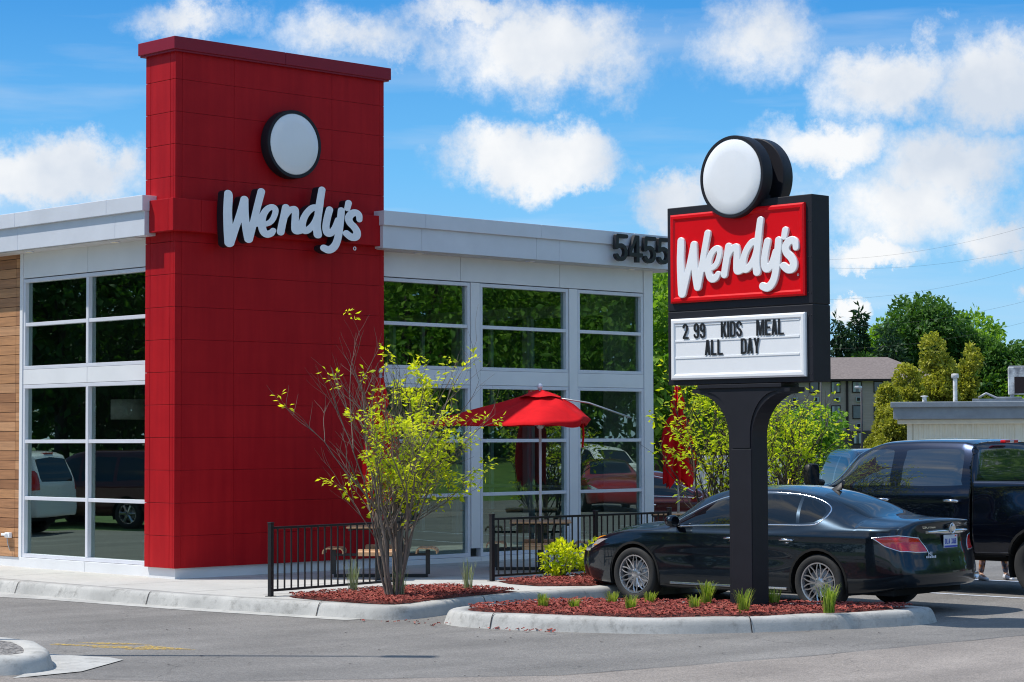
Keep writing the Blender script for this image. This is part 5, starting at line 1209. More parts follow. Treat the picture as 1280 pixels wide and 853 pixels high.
def make_pickup(root, paint):
    b = Body(0.0, 3.9, cab_ctrl, lambda x, y, z, t: (np.where(t < -1, x+.05, x)+np.where(t < -1, 1, 0)*.0+ .0*z + np.where(x < .4, .10*sstep(1.4, 2.05, z)*(1-sstep(0, .4, x)), 0), y, z), bulge=(0, .1), zc=1.15, nt=110)
    o = lambda pts, mode='side', **k: b.outline(pts, mode, **k)
    fx, wz, ar = 2.86, .41, .50
    arch = o(circ(fx, wz, ar))
    w1 = [(.22, 1.44), (1.08, 1.43), (1.14, 1.50), (1.14, 1.84), (1.07, 1.915), (.33, 1.925), (.20, 1.84), (.17, 1.50)]
    w2 = [(1.40, 1.43), (2.33, 1.42), (2.37, 1.47), (2.12, 1.68), (1.82, 1.88), (1.68, 1.915), (1.42, 1.915), (1.35, 1.85), (1.34, 1.50)]
    d1_ = [(.08, .60), (.08, 1.95), (1.22, 1.95), (1.22, .60)]; d2_ = [(1.24, .60), (1.24, 1.95), (1.75, 1.95), (2.16, 1.72), (2.50, 1.42), (2.42, 1.0), (2.36, .60)]
    rw = [(0, 1.50), (.60, 1.50), (.70, 1.58), (.66, 1.86), (.60, 1.92), (0, 1.93)]
    ws_ = [(2.62, 0), (2.60, .5), (2.50, .78), (1.95, .70), (1.88, .4), (1.86, 0)]
    hl = [(3.80, 1.0, 1.20), (3.97, .80, 1.22), (4.0, .62, 1.20), (4.0, .60, .98), (3.97, .82, .98), (3.82, .97, 1.0)]
    R_ = [('arch', arch), ('g1', o(w1, smooth=3)), ('g2', o(w2, smooth=3)), ('rear', o(rw, 'rear')), ('ws', o(ws_, 'top')), ('hl', o(hl, '3d')), ('d1', o(d1_)), ('d2', o(d2_))]
    d = b.build(R_, 'body'); half_mesh('cab', d['body'], paint, root)
    ds = [half_mesh('door', d[k], paint, root, (s_,)) for k in ('d1', 'd2') for s_ in (1, -1)]
    for g_ in ('g1', 'g2'):
        for s_ in (1, -1): half_mesh('side_window', d[g_], M['truckglass'], root, (s_,))
    half_mesh('rear_window', d['rear'], M['truckglass'], root); half_mesh('windscreen', d['ws'], M['truckglass'], root)
    for s_ in (1, -1): half_mesh('headlight', d['hl'], M['clearlens'], root, (s_,), .003)
    tr = MB().use(M['pit']); ribbon(tr, b, o(d1_), .012, .002); ribbon(tr, b, o(d2_), .012, .002)
    tr.use(M['rail']); ribbon(tr, b, o(w1, smooth=3), .010, .005); ribbon(tr, b, o(w2, smooth=3), .010, .005); tr.use(M['dark']); ribbon(tr, b, o(rw, 'rear', closed=False), .03, .003, closed=False); ribbon(tr, b, arch, .035, -.004); tr.obj('trim_seams', root)
    for i, hx in ((0, .28), (2, 1.42)):
        y = b.S(*b.inv(np.array([(hx, 1, 1.23)]), 'side'))[0][1]
        for k, s_ in ((0, 1), (1, -1)):
            h = B('chrome'); h.tube([(hx-.12, s_*(y-.01), 1.23), (hx-.10, s_*(y+.04), 1.232), (hx, s_*(y+.05), 1.235), (hx+.10, s_*(y+.04), 1.232), (hx+.12, s_*(y-.01), 1.23)], [.018, .019, .02, .019, .018], 8); h.obj('handle', ds[i+k])
    for s_ in (1, -1):
        m_ = B('dark'); rows = []
        for dx_, sc_ in ((-.07, .9), (-.06, 1.0), (.0, 1.0), (.06, .85), (.09, .4)): rows.append([(2.52+dx_, s_*(1.16+.115*sc_*math.copysign(abs(math.cos(a))**.6, math.cos(a))), 1.56+.165*sc_*math.copysign(abs(math.sin(a))**.6, math.sin(a))) for a in [2*PI*j/20 for j in range(20)]])
        m_.grid(rows, True, True); m_.use(M['carglass']); m_.add(rows[0], [tuple(range(20))]); m_.use(M['dark']); m_.add(rows[-1], [tuple(range(20))]); m_.tube([(2.5, s_*.93, 1.45), (2.5, s_*1.08, 1.47)], [.05, .04], 8); m_.obj('mirror', root)
    # third brake light
    l = B('taillight'); l.box((-.035, -.16, 2.005), (.05, .16, 2.05), .01); l.use(M['clearlens']); l.box((-.037, -.05, 2.01), (.03, .05, 2.045), .006); l.obj('brake_light', root)
    # bed
    def bed_ctrl(x):
        zt = 1.50+0*x; W = 1.0+.045*np.exp(-((x+1.12)/.62)**4); zb = .52+0*x
        bulge = np.exp(-((x+1.12)/.62)**4)*.0
        return [(0*x, zb), (.8+0*x, zb), (.94+0*x, zb+.02), (W-.03, zb+.1), (W, .85+0*x), (W-.01, 1.1+0*x), (.985+0*x, 1.36), (.975+0*x, 1.46), (.945+0*x, 1.50), (.90+0*x, 1.505), (.6+0*x, 1.505), (.3+0*x, 1.505), (0*x, 1.505)]
    b2 = Body(-2.06, -.045, bed_ctrl, lambda x, y, z, t: (x, y, z), cap_r=.03, zc=1.0, nt=80, ns=60)
    o2 = lambda pts, mode='side', **k: b2.outline(pts, mode, **k)
    ra = o2(circ(-1.08, wz, ar)); cav = o2([(-.12, 0), (-.12, .82), (-1.98, .82), (-1.98, 0)], 'top')
    tl = [(-2.0, 1.0, 1.32), (-2.10, .93, 1.32), (-2.10, .84, 1.30), (-2.10, .84, .92), (-2.10, .95, .90), (-2.0, 1.01, .92)]
    d = b2.build([('arch', ra), ('cav', cav), ('tl', o2(tl, '3d'))], 'body'); half_mesh('bed', d['body'], paint, root)
    for s_ in (1, -1): half_mesh('taillight', d['tl'], M['taillight'], root, (s_,), .003)
    c_ = B('dark'); c_.box((-1.99, -.83, 1.0), (-.11, .83, 1.02))
    for a, q in (((-1.99, -.84, 1.0), (-.11, -.82, 1.50)), ((-1.99, .82, 1.0), (-.11, .84, 1.50)), ((-2.0, -.83, 1.0), (-1.98, .83, 1.50)), ((-.12, -.83, 1.0), (-.10, .83, 1.50))): c_.box(a, q)
    c_.obj('bed_liner', root)
    t2 = MB().use(M['pit']); ribbon(t2, b2, ra, .035, -.004); y = b2.S(*b2.inv(np.array([(-.55, 1, 1.15)]), 'side'))[0][1]
    t2.use(M['pit']); ribbon(t2, b2, o2(circ(-.55, 1.17, .085)), .008, .002); t2.obj('bed_trim', root)
    ch = B('chrome'); ch.box((-2.30, -.98, .55), (-2.11, .98, .80), .05); ch.obj('rear_bumper', root)
    ch = B('chrome'); ch.box((3.93, -.95, .52), (4.12, .95, .80), .06); ch.box((3.99, -.52, .95), (4.03, .52, 1.2), .02); ch.obj('front_bumper', root)
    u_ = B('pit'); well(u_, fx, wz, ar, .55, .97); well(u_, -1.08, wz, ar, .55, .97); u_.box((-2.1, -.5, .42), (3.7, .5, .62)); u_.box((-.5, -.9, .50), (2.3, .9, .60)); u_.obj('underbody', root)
    for s_ in (1, -1): u_ = B('dark'); u_.tube([(.1, s_*.98, .44), (2.3, s_*.98, .44)], .045, 8); u_.obj('step_bar', root)
    for x_, s_ in ((fx, 1), (fx, -1), (-1.08, 1), (-1.08, -1)): wheel(root, x_, s_*.86, wz, .41, .27, .25, s_, 'six')
    return b
pk = empty('pickup_truck', (0, 0, 0), R(90), 'glossy navy black crew cab pickup parked beyond the dark saloon', 'pickup truck')
make_pickup(pk, M['truckpaint']); pk.location = (7.9, -8.38, 0)

# ---- tall estate or people carrier
def suv_ctrl(x):
    zt = ip(x, [-2.35, -2.2, -1.5, 0, .5, 1.15, 1.35, 1.9, 2.2, 2.35], [1.78, 1.82, 1.86, 1.85, 1.72, 1.22, 1.12, 1.06, .98, .85]); W = ip(x, [-2.35, -2.0, 0, 1.6, 2.35], [.90, .955, .96, .95, .80]); zb = ip(x, [-2.35, 0, 2.35], [.38, .28, .3]); belt = ip(x, [-2.35, 1, 2.35], [1.10, 1.06, .9])
    cab = 1-sstep(.95, 1.4, x); yr = ip(x, [-2.35, 0, 1.0, 2.35], [.68, .70, .72, .66]); zr = np.maximum(zt-(.09*cab+.06*(1-cab)), belt+.03); yb = W-.04; z2 = np.maximum(zt, zr+.02)
    return [(0*x, zb), (W-.2, zb), (W-.06, zb+.02), (W-.01, zb+.14), (W, .62+0*x), (W-.005, .85+0*x), (W-.01, belt-.08), (yb, belt), (yb*.5+yr*.5+.04*cab, belt*.5+zr*.5), (yr, zr), (yr*.85, zr+(z2-zr)*.7), (yr*.4, zr+(z2-zr)*.95), (0*x, z2)]
def make_suv(root, paint):
    b = Body(-2.35, 2.35, suv_ctrl, lambda x, y, z, t: (x + .22*sstep(1.05, 1.85, z)*(1-sstep(-2.35, -1.7, x)), y, z), zc=1.0, nt=100, ns=60)
    o = lambda pts, mode='side', **k: b.outline(pts, mode, **k); wz = .36
    R_ = [('arch', o(circ(1.42, wz, .43))), ('arch', o(circ(-1.40, wz, .43)))]
    for w_ in ([(1.0, 1.12), (.35, 1.64), (.05, 1.68), (.05, 1.12)], [(-.03, 1.12), (-.03, 1.69), (-.95, 1.69), (-.95, 1.12)], [(-1.05, 1.14), (-1.05, 1.69), (-1.80, 1.66), (-2.02, 1.18)]): R_.append(('g%d' % len(R_), o(w_)))
    R_ += [('rear', o([(0, 1.16), (.66, 1.16), (.70, 1.24), (.62, 1.66), (0, 1.70)], 'rear')), ('ws', o([(1.22, 0), (1.12, .62), (.55, .62), (.45, 0)], 'top')),
           ('tl', o([(-2.16, .92, 1.42), (-2.32, .80, 1.42), (-2.36, .74, 1.36), (-2.40, .76, .98), (-2.30, .88, .96), (-2.15, .95, 1.0)], '3d')), ('hl', o([(1.95, .93, .92), (2.3, .78, .94), (2.42, .55, .92), (2.42, .55, .80), (2.3, .80, .78)], '3d'))]
    d = b.build(R_, 'body'); half_mesh('body', d['body'], paint, root)
    for g_ in ('g2', 'g3', 'g4'):
        for s_ in (1, -1): half_mesh('side_window', d[g_], M['carglass'], root, (s_,))
    half_mesh('rear_window', d['rear'], M['carglass'], root); half_mesh('windscreen', d['ws'], M['carglass'], root)
    for s_ in (1, -1): half_mesh('taillight', d['tl'], M['taillight'], root, (s_,), .004); half_mesh('headlight', d['hl'], M['clearlens'], root, (s_,), .003)
    l = B('taillight'); l.box((-2.18, -.17, 1.77), (-2.0, .17, 1.80), .008); l.obj('brake_light', root)
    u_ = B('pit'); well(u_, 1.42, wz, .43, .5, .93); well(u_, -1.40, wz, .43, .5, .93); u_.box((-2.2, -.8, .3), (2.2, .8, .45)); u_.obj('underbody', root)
    for x_, s_ in ((1.42, 1), (1.42, -1), (-1.4, 1), (-1.4, -1)): wheel(root, x_, s_*.83, wz, .36, .24, .23, s_, 'six')
sv = empty('parked_suv', spot(1077, 47), R(45.8+6), 'dark navy tall car facing away behind the pickup with red lamps', 'suv'); make_suv(sv, M['truckpaint'])
# the car whose nose shows past the building corner
x_, y_, _ = spot(806, 42)
c2 = empty('parked_saloon', (x_, y_, 0), R(-38), 'dark red saloon nosing out behind the right corner of the building', 'car'); make_sedan(c2, carpaint('maroon paint', (.06, .008, .008), .35, .2), False)
# cars across the drive that the windows mirror
def place_red(): 
    c3 = empty('parked_saloon', (28.5, -18.2, 0), R(128), 'bright red saloon mirrored in the lower window right of the umbrella', 'car'); make_sedan(c3, M['redpaint'], False)
    c4_ = empty('parked_suv', (36.5, -26.0, 0), R(100), 'white tall car mirrored in the window behind the open umbrella', 'suv'); make_suv(c4_, M['whitepaint'])
    c5 = empty('parked_suv', (-7.4, 19.2, 0), R(62), 'white tall car mirrored in the lowest left window', 'suv'); [copy_tree(ch, c5) for ch in c4_.children]
    c6 = empty('parked_suv', (-11.4, 19.6, 0), R(70), 'dark red tall car mirrored in the left window', 'suv'); make_suv(c6, carpaint('crimson paint', (.05, .004, .008), .3, .3))
place_red()
# ------------------------------------------------------------------ foliage
def leaf_obj(name, P, D, U, ln, wd, tone, m, parent=None, fold=0.25):
    """P base points, D leaf direction, U across direction; each leaf is a folded diamond of two triangles pairs"""
    P = np.asarray(P, float); n = len(P); D = D/np.maximum(np.linalg.norm(D, axis=1, keepdims=True), 1e-9)
    U = U-(U*D).sum(1, keepdims=True)*D; U = U/np.maximum(np.linalg.norm(U, axis=1, keepdims=True), 1e-9); Nn = np.cross(D, U)
    ln = np.asarray(ln).reshape(-1, 1); wd = np.asarray(wd).reshape(-1, 1)
    V = np.empty((n, 4, 3)); V[:, 0] = P; V[:, 1] = P+D*ln*.5+U*wd*.5+Nn*wd*fold; V[:, 2] = P+D*ln; V[:, 3] = P+D*ln*.5-U*wd*.5+Nn*wd*fold
    me = bpy.data.meshes.new(name); me.vertices.add(n*4); me.vertices.foreach_set('co', V.reshape(-1))
    base = np.arange(n)*4; F = np.stack([base, base+1, base+2, base, base+2, base+3], 1).reshape(-1)
    me.loops.add(n*6); me.loops.foreach_set('vertex_index', F); me.polygons.add(n*2); me.polygons.foreach_set('loop_start', np.arange(n*2)*3)
    me.update(calc_edges=True)
    at = me.attributes.new('tone', 'FLOAT', 'POINT'); at.data.foreach_set('value', np.repeat(np.clip(tone, 0, 1), 4))
    me.materials.append(m); me.validate()
    return link(name, me, parent)
rs = np.random.RandomState(3)
def rdir(n): v = rs.normal(size=(n, 3)); return v/np.linalg.norm(v, axis=1, keepdims=True)
def vnoise(P, sc, seed=0): return np.array([mnoise.noise(Vector((p[0]*sc+seed, p[1]*sc, p[2]*sc))) for p in P])
def crown(blobs, n, size, tone_lo=.15, clump=1.2, droop=.2, asp=.6, shell=.55, gap=-.15, seed=0):
    vol = np.array([b[3]*b[4]*b[5] for b in blobs])**.67; pr = vol/vol.sum(); P = []; O = []
    k = rs.choice(len(blobs), int(n*1.9), p=pr); B_ = np.array(blobs)[k]; d = rdir(len(k)); r_ = shell+(1.06-shell)*rs.rand(len(k))**.6
    P = B_[:, :3]+d*B_[:, 3:6]*r_[:, None]
    nz = vnoise(P, clump, seed) ; lump = vnoise(P, clump*2.7, seed+9)
    P = P + d*(nz*.35+lump*.18)[:, None]*B_[:, 3:6]*.6
    keep = (nz+lump*.5+rs.normal(size=len(nz))*.10) > gap; P = P[keep][:n]; d = d[keep][:n]; nz = nz[keep][:n]; lump = lump[keep][:n]; r_ = r_[keep][:n]
    D = d*.7+rdir(len(P))*.8; D[:, 2] -= droop; U = rdir(len(P))
    tone = tone_lo+.30*np.clip(r_, 0, 1)**2+.28*d[:, 2]+.55*nz+.45*lump+rs.normal(size=len(P))*.10  # leaf colour lightens outwards and upwards to imitate sunlight, plus random clump tone
    ln = size*rs.uniform(.6, 1.35, len(P)); return P, D, U, ln, ln*asp*rs.uniform(.7, 1.2, len(P)), tone
def limbs(mb, base, h, blobs, r0, nl=7, bend=.15):
    top = Vector(base)+Vector((0, 0, h)); pts = [Vector(base)+Vector((rnd.uniform(-1, 1)*bend*t, rnd.uniform(-1, 1)*bend*t, h*t)) for t in (0, .15, .4, .7, 1)]
    mb.tube(pts, [r0*1.25, r0, r0*.85, r0*.6, r0*.3], 8)
    for b in blobs[:nl]:
        s = pts[rnd.choice([2, 2, 3])]; e = Vector(b[:3])+Vector(base); m_ = (s+e)/2+Vector((0, 0, -.1*h*rnd.random()))
        mb.tube([s, m_, e], [r0*.45, r0*.3, r0*.08], 6)
def tree(name, loc, label, cat, blobs, n, size, m, trunk_h, r0, group=None, bark='darkbark', rz=0, **kw):
    t = empty(name, loc, rz, label, cat, group)
    mb = B(bark); limbs(mb, (0, 0, -.3), trunk_h, blobs, r0); mb.obj('trunk', t)
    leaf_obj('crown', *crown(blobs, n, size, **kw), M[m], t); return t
def round_blobs(w_, z0, z1, k=7, seed=1, flat=1.0):
    r_ = random.Random(seed); h = z1-z0; out = [(0, 0, z0+h*.5, w_*.36, w_*.36, h*.42)]
    for i in range(k):
        a = 2*PI*i/k+r_.uniform(-.3, .3); z = z0+h*r_.uniform(.2, .82); f = 1-abs((z-z0)/h-.42)*.9
        rr = w_*.30*f; s = w_*r_.uniform(.17, .27); out.append((rr*math.cos(a), rr*math.sin(a), z, s, s, s*r_.uniform(.7, .95)*flat))
    return out
def cone_blobs(w_, z0, z1, k=6, seed=1):
    r_ = random.Random(seed); out = []
    for i in range(k):
        t = i/(k-1); s = w_*.5*(1-.72*t); out.append((r_.uniform(-.08, .08)*w_, r_.uniform(-.08, .08)*w_, z0+(z1-z0)*(.12+.80*t), s, s, (z1-z0)/k*.95))
    return out
# far trees behind the lodging block
big = [(1075, 262, 10.0, 12.5), (1118, 285, 13.5, 18.5), (1165, 275, 14, 20.5), (1208, 290, 14, 19.0), (1245, 272, 11, 14.6), (1292, 268, 12, 11.5), (1330, 280, 13, 14)]
labs = ['broad green tree at the left end of the far tree clump', 'tall green tree second from the left in the far clump', 'tallest green tree of the far clump above the yellow green evergreens', 'rounded green tree right of the tallest in the far clump', 'lower dark green tree at the right shoulder of the far clump', 'small green tree above the rooftop units at right edge', 'tree just past the right edge behind the rooftop unit']
for i, (px, d, w_, h) in enumerate(big[:6]):
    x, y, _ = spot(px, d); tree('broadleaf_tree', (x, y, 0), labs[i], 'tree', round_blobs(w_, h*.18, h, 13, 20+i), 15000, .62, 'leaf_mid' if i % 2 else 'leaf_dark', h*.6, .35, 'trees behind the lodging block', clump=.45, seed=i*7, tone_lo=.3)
for i, (px, d, w_, h, lb) in enumerate([(1074, 268, 4.0, 17.6, 'dark spiky conifer left of the far tree clump'), (1048, 262, 5, 16.0, 'dark conifer peeping out beside the sign edge'), (1112, 256, 7, 14.5, 'dark conifer standing in front of the far green trees')]):
    x, y, _ = spot(px, d); tree('conifer', (x, y, 0), lb, 'tree', cone_blobs(w_, h*.1, h, 8, i), 3500, .9, 'leaf_conifer', h*.9, .25, None, clump=.6, droop=.5, asp=.35, seed=i)
# yellow green evergreens
for i, (px, d, w_, z1, lb) in enumerate([(1168, 118, 4.0, 7.1, 'tallest yellow green evergreen in front of the lodging block'), (1208, 121, 3.8, 6.5, 'yellow green evergreen right of the tallest one'), (1133, 114, 3.8, 5.3, 'middle yellow green evergreen left of the tallest'), (1114, 112, 3.0, 4.4, 'low yellow green evergreen at the foot of the lamp post'), (1118, 108, 3.4, 3.4, 'yellow green evergreen by the corner of the metal building')]):
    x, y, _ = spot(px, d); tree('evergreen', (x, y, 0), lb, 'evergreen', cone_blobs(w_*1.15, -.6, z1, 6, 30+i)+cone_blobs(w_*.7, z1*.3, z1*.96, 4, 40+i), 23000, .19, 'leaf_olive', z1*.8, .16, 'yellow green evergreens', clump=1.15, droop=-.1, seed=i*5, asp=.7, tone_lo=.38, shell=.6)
# trees behind the right corner of the restaurant and further along
for i, (px, d, w_, z1, m_, lb) in enumerate([(822, 66, 6.5, 7.6, 'leaf_mid', 'green tree showing between building corner and sign'), (862, 84, 7, 5.0, 'leaf_dark', 'dark green tree behind the pale corrugated enclosure'), (800, 78, 8, 9, 'leaf_dark', 'tall dark tree behind the restaurant corner'), (1013, 52, 2.1, 2.9, 'leaf_mid', 'small round green tree right of the sign post')]):
    x, y, _ = spot(px, d); tree('broadleaf_tree', (x, y, 0), lb, 'tree', round_blobs(w_, z1*(.12 if i < 3 else .25), z1, 10, 60+i), 9000 if i < 3 else 4600, .30 if i < 3 else .12, m_, z1*.6, .18 if i < 3 else .05, None, clump=.9 if i < 3 else 2.2, seed=i*3+1, tone_lo=.3)
# trees across the road, mirrored in the windows
mir = [(40, -40), (47, -33), (53, -46), (33, -47), (60, -36), (45, -52), (56, -26)]
for i, (u, v) in enumerate(mir):
    tree('roadside_tree', (u, v, 1.0), ['leafy tree mirrored in the upper front windows', 'dense tree mirrored in the front windows', 'dark tree at the back of the mirrored row', 'leafy tree at the near end of the mirrored row', 'broad tree at the far end of the mirrored row', 'tall tree behind the mirrored row', 'tree mirrored beside the building corner'][i], 'tree', round_blobs(13, .2, 14+i % 3, 13, 80+i), 17000, .30, 'leaf_mid', 7, .3, 'trees across the road', clump=.5, seed=i, tone_lo=.35)
for i, (u, v) in enumerate([(-27, 30), (-34, 38), (-22, 38), (-38, 27), (-30, 47)]):
    tree('roadside_tree', (u, v, .3), ['dark tree mirrored in the left windows', 'big dark tree behind the drive', 'dark tree beyond the wood clad wall', 'dark tree far left of the drive', 'dark tree at the back left'][i], 'tree', round_blobs(12, -.8, 13+i, 13, 90+i), 13000, .36, 'leaf_dark', 7, .3, 'trees left of the drive', clump=.5, seed=i+50, tone_lo=.2)

def wood(name, a, b_, h, n, m, seed):
    bl = []; r_ = random.Random(seed)
    for i in range(16): f = (i+.5)/16; bl.append((a[0]+(b_[0]-a[0])*f, a[1]+(b_[1]-a[1])*f, h*.42+r_.uniform(-1, 1), 5.5, 5.5, h*.5))
    o = leaf_obj(name, *crown(bl, n, .6, clump=.3, seed=seed, tone_lo=.3, shell=.7), M[m]); o['kind'] = 'stuff'
wood('woodland', (22, -78), (92, -14), 11, 48000, 'leaf_mid', 5); wood('woodland', (-70, 26), (-20, 80), 14, 36000, 'leaf_dark', 6)
# ---- multi-stem shrubs with twigs
def shrub(root, h, spread, nstem, seed, leafn, lsize, m, lean=(0, 0), bare=.25, barkm='bark', r0=.022, leafz=.30, thr=-.22, bareleft=False):
    r_ = random.Random(seed); st = B(barkm); tips = []
    def grow(p, d, ln, rad, lv):
        n = 5; pts = [p]; q = p.copy(); dd = d.copy()
        for i in range(n):
            dd = (dd+Vector((r_.uniform(-1, 1), r_.uniform(-1, 1), r_.uniform(-.35, .6)))*.16).normalized(); q = q+dd*ln/n; pts.append(q.copy())
        st.tube(pts, [rad*(1-.55*i/n) for i in range(n+1)], 5 if lv else 7, caps=False)
        if lv >= 3: tips.append((pts, dd)); return
        kids = {0: 5, 1: 4, 2: 3}[lv]
        for k in range(kids):
            i = r_.choice([2, 3, 4, 5]) if lv else r_.choice([2, 3, 3, 4, 5]); b = pts[min(i, n)]
            sd_ = Vector((r_.uniform(-1, 1), r_.uniform(-1, 1), r_.uniform(-.1, .8))).normalized(); nd = (dd*.9+sd_*.75).normalized()
            grow(b, nd, ln*r_.uniform(.42, .68), rad*.48, lv+1)
        tips.append((pts[-3:], dd))
    for i in range(nstem):
        a = 2*PI*i/nstem+r_.uniform(-.3, .3); s = r_.uniform(.25, 1.0)
        d = Vector((math.cos(a)*spread*s+lean[0], math.sin(a)*spread*s+lean[1], 1)).normalized()
        grow(Vector((math.cos(a)*.09, math.sin(a)*.09, 0)), d, h*r_.uniform(.50, .68), r0*r_.uniform(.7, 1.15), 0)
    st.obj('stems', root)
    P, D, U, T = [], [], [], []
    mx_ = max(p[-1].z for p, _ in tips)
    cl = []
    for pts, dd in tips:
        e = pts[-1]
        nz = mnoise.noise(Vector((e.x*3.6+seed, e.y*3.6, e.z*3.0)))
        if e.z < h*leafz or nz < thr+bare*(e.z/h)*1.1-.12: continue
        if bareleft and -(e.x*R0.x+e.y*R0.y) > .30 and e.z > h*.55 and r_.random() < .8: continue
        cl.append((pts, dd, nz))
    per = max(4, int(leafn/max(1, len(cl))))
    for pts, dd, nz in cl:
        ct = r_.uniform(-.12, .18)
        for k in range(per):
            b = pts[r_.choice(range(max(0, len(pts)-3), len(pts)))]
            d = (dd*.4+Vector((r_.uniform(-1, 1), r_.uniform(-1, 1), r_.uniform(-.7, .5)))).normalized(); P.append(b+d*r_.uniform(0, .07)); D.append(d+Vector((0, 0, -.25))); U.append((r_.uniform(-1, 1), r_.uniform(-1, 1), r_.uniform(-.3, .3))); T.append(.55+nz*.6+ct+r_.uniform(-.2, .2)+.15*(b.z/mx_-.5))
    n = len(P); ln = lsize*rs.uniform(.6, 1.3, n)
    leaf_obj('leaves', np.array([p[:] for p in P]), np.array([p[:] for p in D]), np.array(U), ln, ln*.45, np.array(T), m, root)
ss = empty('multi_stem_shrub', (-.23, -4.9, .17), 0, 'tall lime leaved shrub with many bare grey stems in the mulch bed before the railing', 'shrub')
shrub(ss, 2.72, .27, 14, 11, 4300, .074, M['leaf_lime'], bare=.34, leafz=.32, thr=.02, bareleft=True)
for i, (px, d, h, sp, sd_, mm, lb) in enumerate([(896, 31, 2.7, .12, 5, 'leaf_lime', 'airy lime leaved young tree left of the sign post'), (984, 36, 2.8, .20, 8, 'leaf_lime', 'airy lime leaved young tree just right of the sign post')]):
    x, y, _ = spot(px, d); t = empty('young_tree', (x, y, 0), 0, lb, 'young tree', 'young trees behind the sign'); shrub(t, h, sp, 8, sd_, 2700, .085, M[mm], bare=.12, barkm='darkbark', r0=.03, leafz=.25)
for i, (u, v, w_) in enumerate(((3.85, -3.78, .62), (4.42, -3.92, .50))):
    t = empty('low_shrub', (u, v, .17), 0, ['wider low lime shrub in the bed beside the railing', 'narrower low lime shrub next to the saloon headlamp'][i], 'shrub', 'low shrubs in the bed')
    st = B('bark')
    for k in range(9): a = 2*PI*k/9; st.tube([(0, 0, -.02), (math.cos(a)*w_*.2, math.sin(a)*w_*.2, .18), (math.cos(a)*w_*.38, math.sin(a)*w_*.38, .30)], [.008, .006, .003], 5)
    st.obj('stems', t); leaf_obj('leaves', *crown([(0, 0, .24, w_*.46, w_*.46, .22), (-.16, .05, .24, .15, .15, .15), (.17, -.05, .20, .15, .15, .16), (.02, .1, .38, .12, .12, .12)], 850, .07, clump=6, tone_lo=.35, shell=.35, gap=.0, seed=i), M['leaf_lime'], t)
# grass tufts
def tuft(loc, h, n, label, m='blade', spread=.5, group='grass tufts in the island bed'):
    t_ = rs.rand(n); a = rs.rand(n)*2*PI; V = []; F = []; tone = []
    for k in range(n):
        b = Vector((math.cos(a[k])*.07*rs.rand(), math.sin(a[k])*.07*rs.rand(), 0)); lean = spread*rs.uniform(.1, 1); hh = h*rs.uniform(.55, 1.1); w_ = .0045
        d = Vector((math.cos(a[k]), math.sin(a[k]), 0)); s = Vector((-d.y, d.x, 0))*w_
        p1 = b+d*lean*hh*.25+Z0*hh*.5; p2 = b+d*lean*hh*.75+Z0*hh*.88; p3 = b+d*lean*hh*1.1+Z0*hh*(1.0-lean*.15); i = len(V)
        V += [b-s, b+s, p1+s*.9, p1-s*.9, p2+s*.6, p2-s*.6, p3]; F += [(i, i+1, i+2, i+3), (i+3, i+2, i+4, i+5), (i+5, i+4, i+6)]; q = rs.uniform(.1, 1.0); tone += [q*.6]*2+[q]*5
    me = bpy.data.meshes.new('grass_tuft'); me.from_pydata([v[:] for v in V], [], F); at = me.attributes.new('tone', 'FLOAT', 'POINT'); at.data.foreach_set('value', tone); me.materials.append(M[m])
    o = link('grass_tuft', me, None, loc); tag(o, label, 'ornamental grass', group); return o
# ------------------------------------------------------------------ grass tufts
TF = [(-.243,-7.484),(-.167,-7.905),(.73,-7.641),(.18,-8.44),(1.028,-7.96),(.755,-8.885),(1.3,-8.6),(.787,-9.578),(1.825,-9.165),(1.423,-10.254)]
names = ['leftmost short grass tuft of the island bed', 'second grass tuft from the left in the island bed', 'third grass tuft from left near the back kerb', 'small tuft fourth from the left before the front wheel', 'fifth grass tuft from the left by the back kerb', 'low pale tuft left of the sign post', 'fuller green tuft just left of the sign post', 'grass tuft at the front foot of the sign post', 'tuft half hidden right behind the sign post', 'largest bright tuft in front of the rear wheel']
hs_ = [.17, .13, .15, .17, .15, .16, .28, .26, .20, .32]
for (u, v), nm, h in zip(TF, names, hs_): tuft((u, v, .17), h, 46+int(h*260), nm)
tuft((.0, -3.85, .16), .42, 40, 'wispy grey green grass against the left railing', 'bluegrass', .3, 'wispy grasses')
tuft((1.15, -4.75, .16), .40, 44, 'wispy grey green grass standing right of the tall shrub', 'bluegrass', .3, 'wispy grasses')
tuft((-.21, -4.98, .16), .36, 60, 'dry grass around the foot of the tall shrub', 'bluegrass', .35, 'wispy grasses')

# ------------------------------------------------------------------ railings
def railing(name, a, b, label, mids=()):
    a = Vector((a[0], a[1], .15)); b = Vector((b[0], b[1], .15)); ln = (b-a).length; t = empty(name, a[:], math.atan2(b.y-a.y, b.x-a.x), label, 'railing', 'black metal railings')
    f = B('black'); H = .90
    for z in (.075, H-.055): f.box((.0, -.016, z-.015), (ln, .016, z+.015), .003)
    f.obj('rail', t)
    for x in [0]+list(mids)+[ln]:
        p = B('black'); p.box((x-.027, -.027, 0), (x+.027, .027, H), .003); p.box((x-.032, -.032, H), (x+.032, .032, H+.018), .006); p.box((x-.05, -.05, .0), (x+.05, .05, .01)); p.obj('post', t)
    n = int(ln/.122)
    for k in range(1, n+1):
        x = k*ln/(n+1)
        if any(abs(x-m_) < .045 for m_ in mids): continue
        p = B('black'); p.box((x-.008, -.008, .076), (x+.008, .008, H-.056)); p.obj('picket', t)
railing('railing', (-1.10, -3.58), (1.28, -3.30), 'short black railing left of the walkway behind the tall shrub')
railing('railing', (2.76, -3.50), (6.3, -3.57), 'long black railing running behind the low shrubs to the saloon', (2.0,))
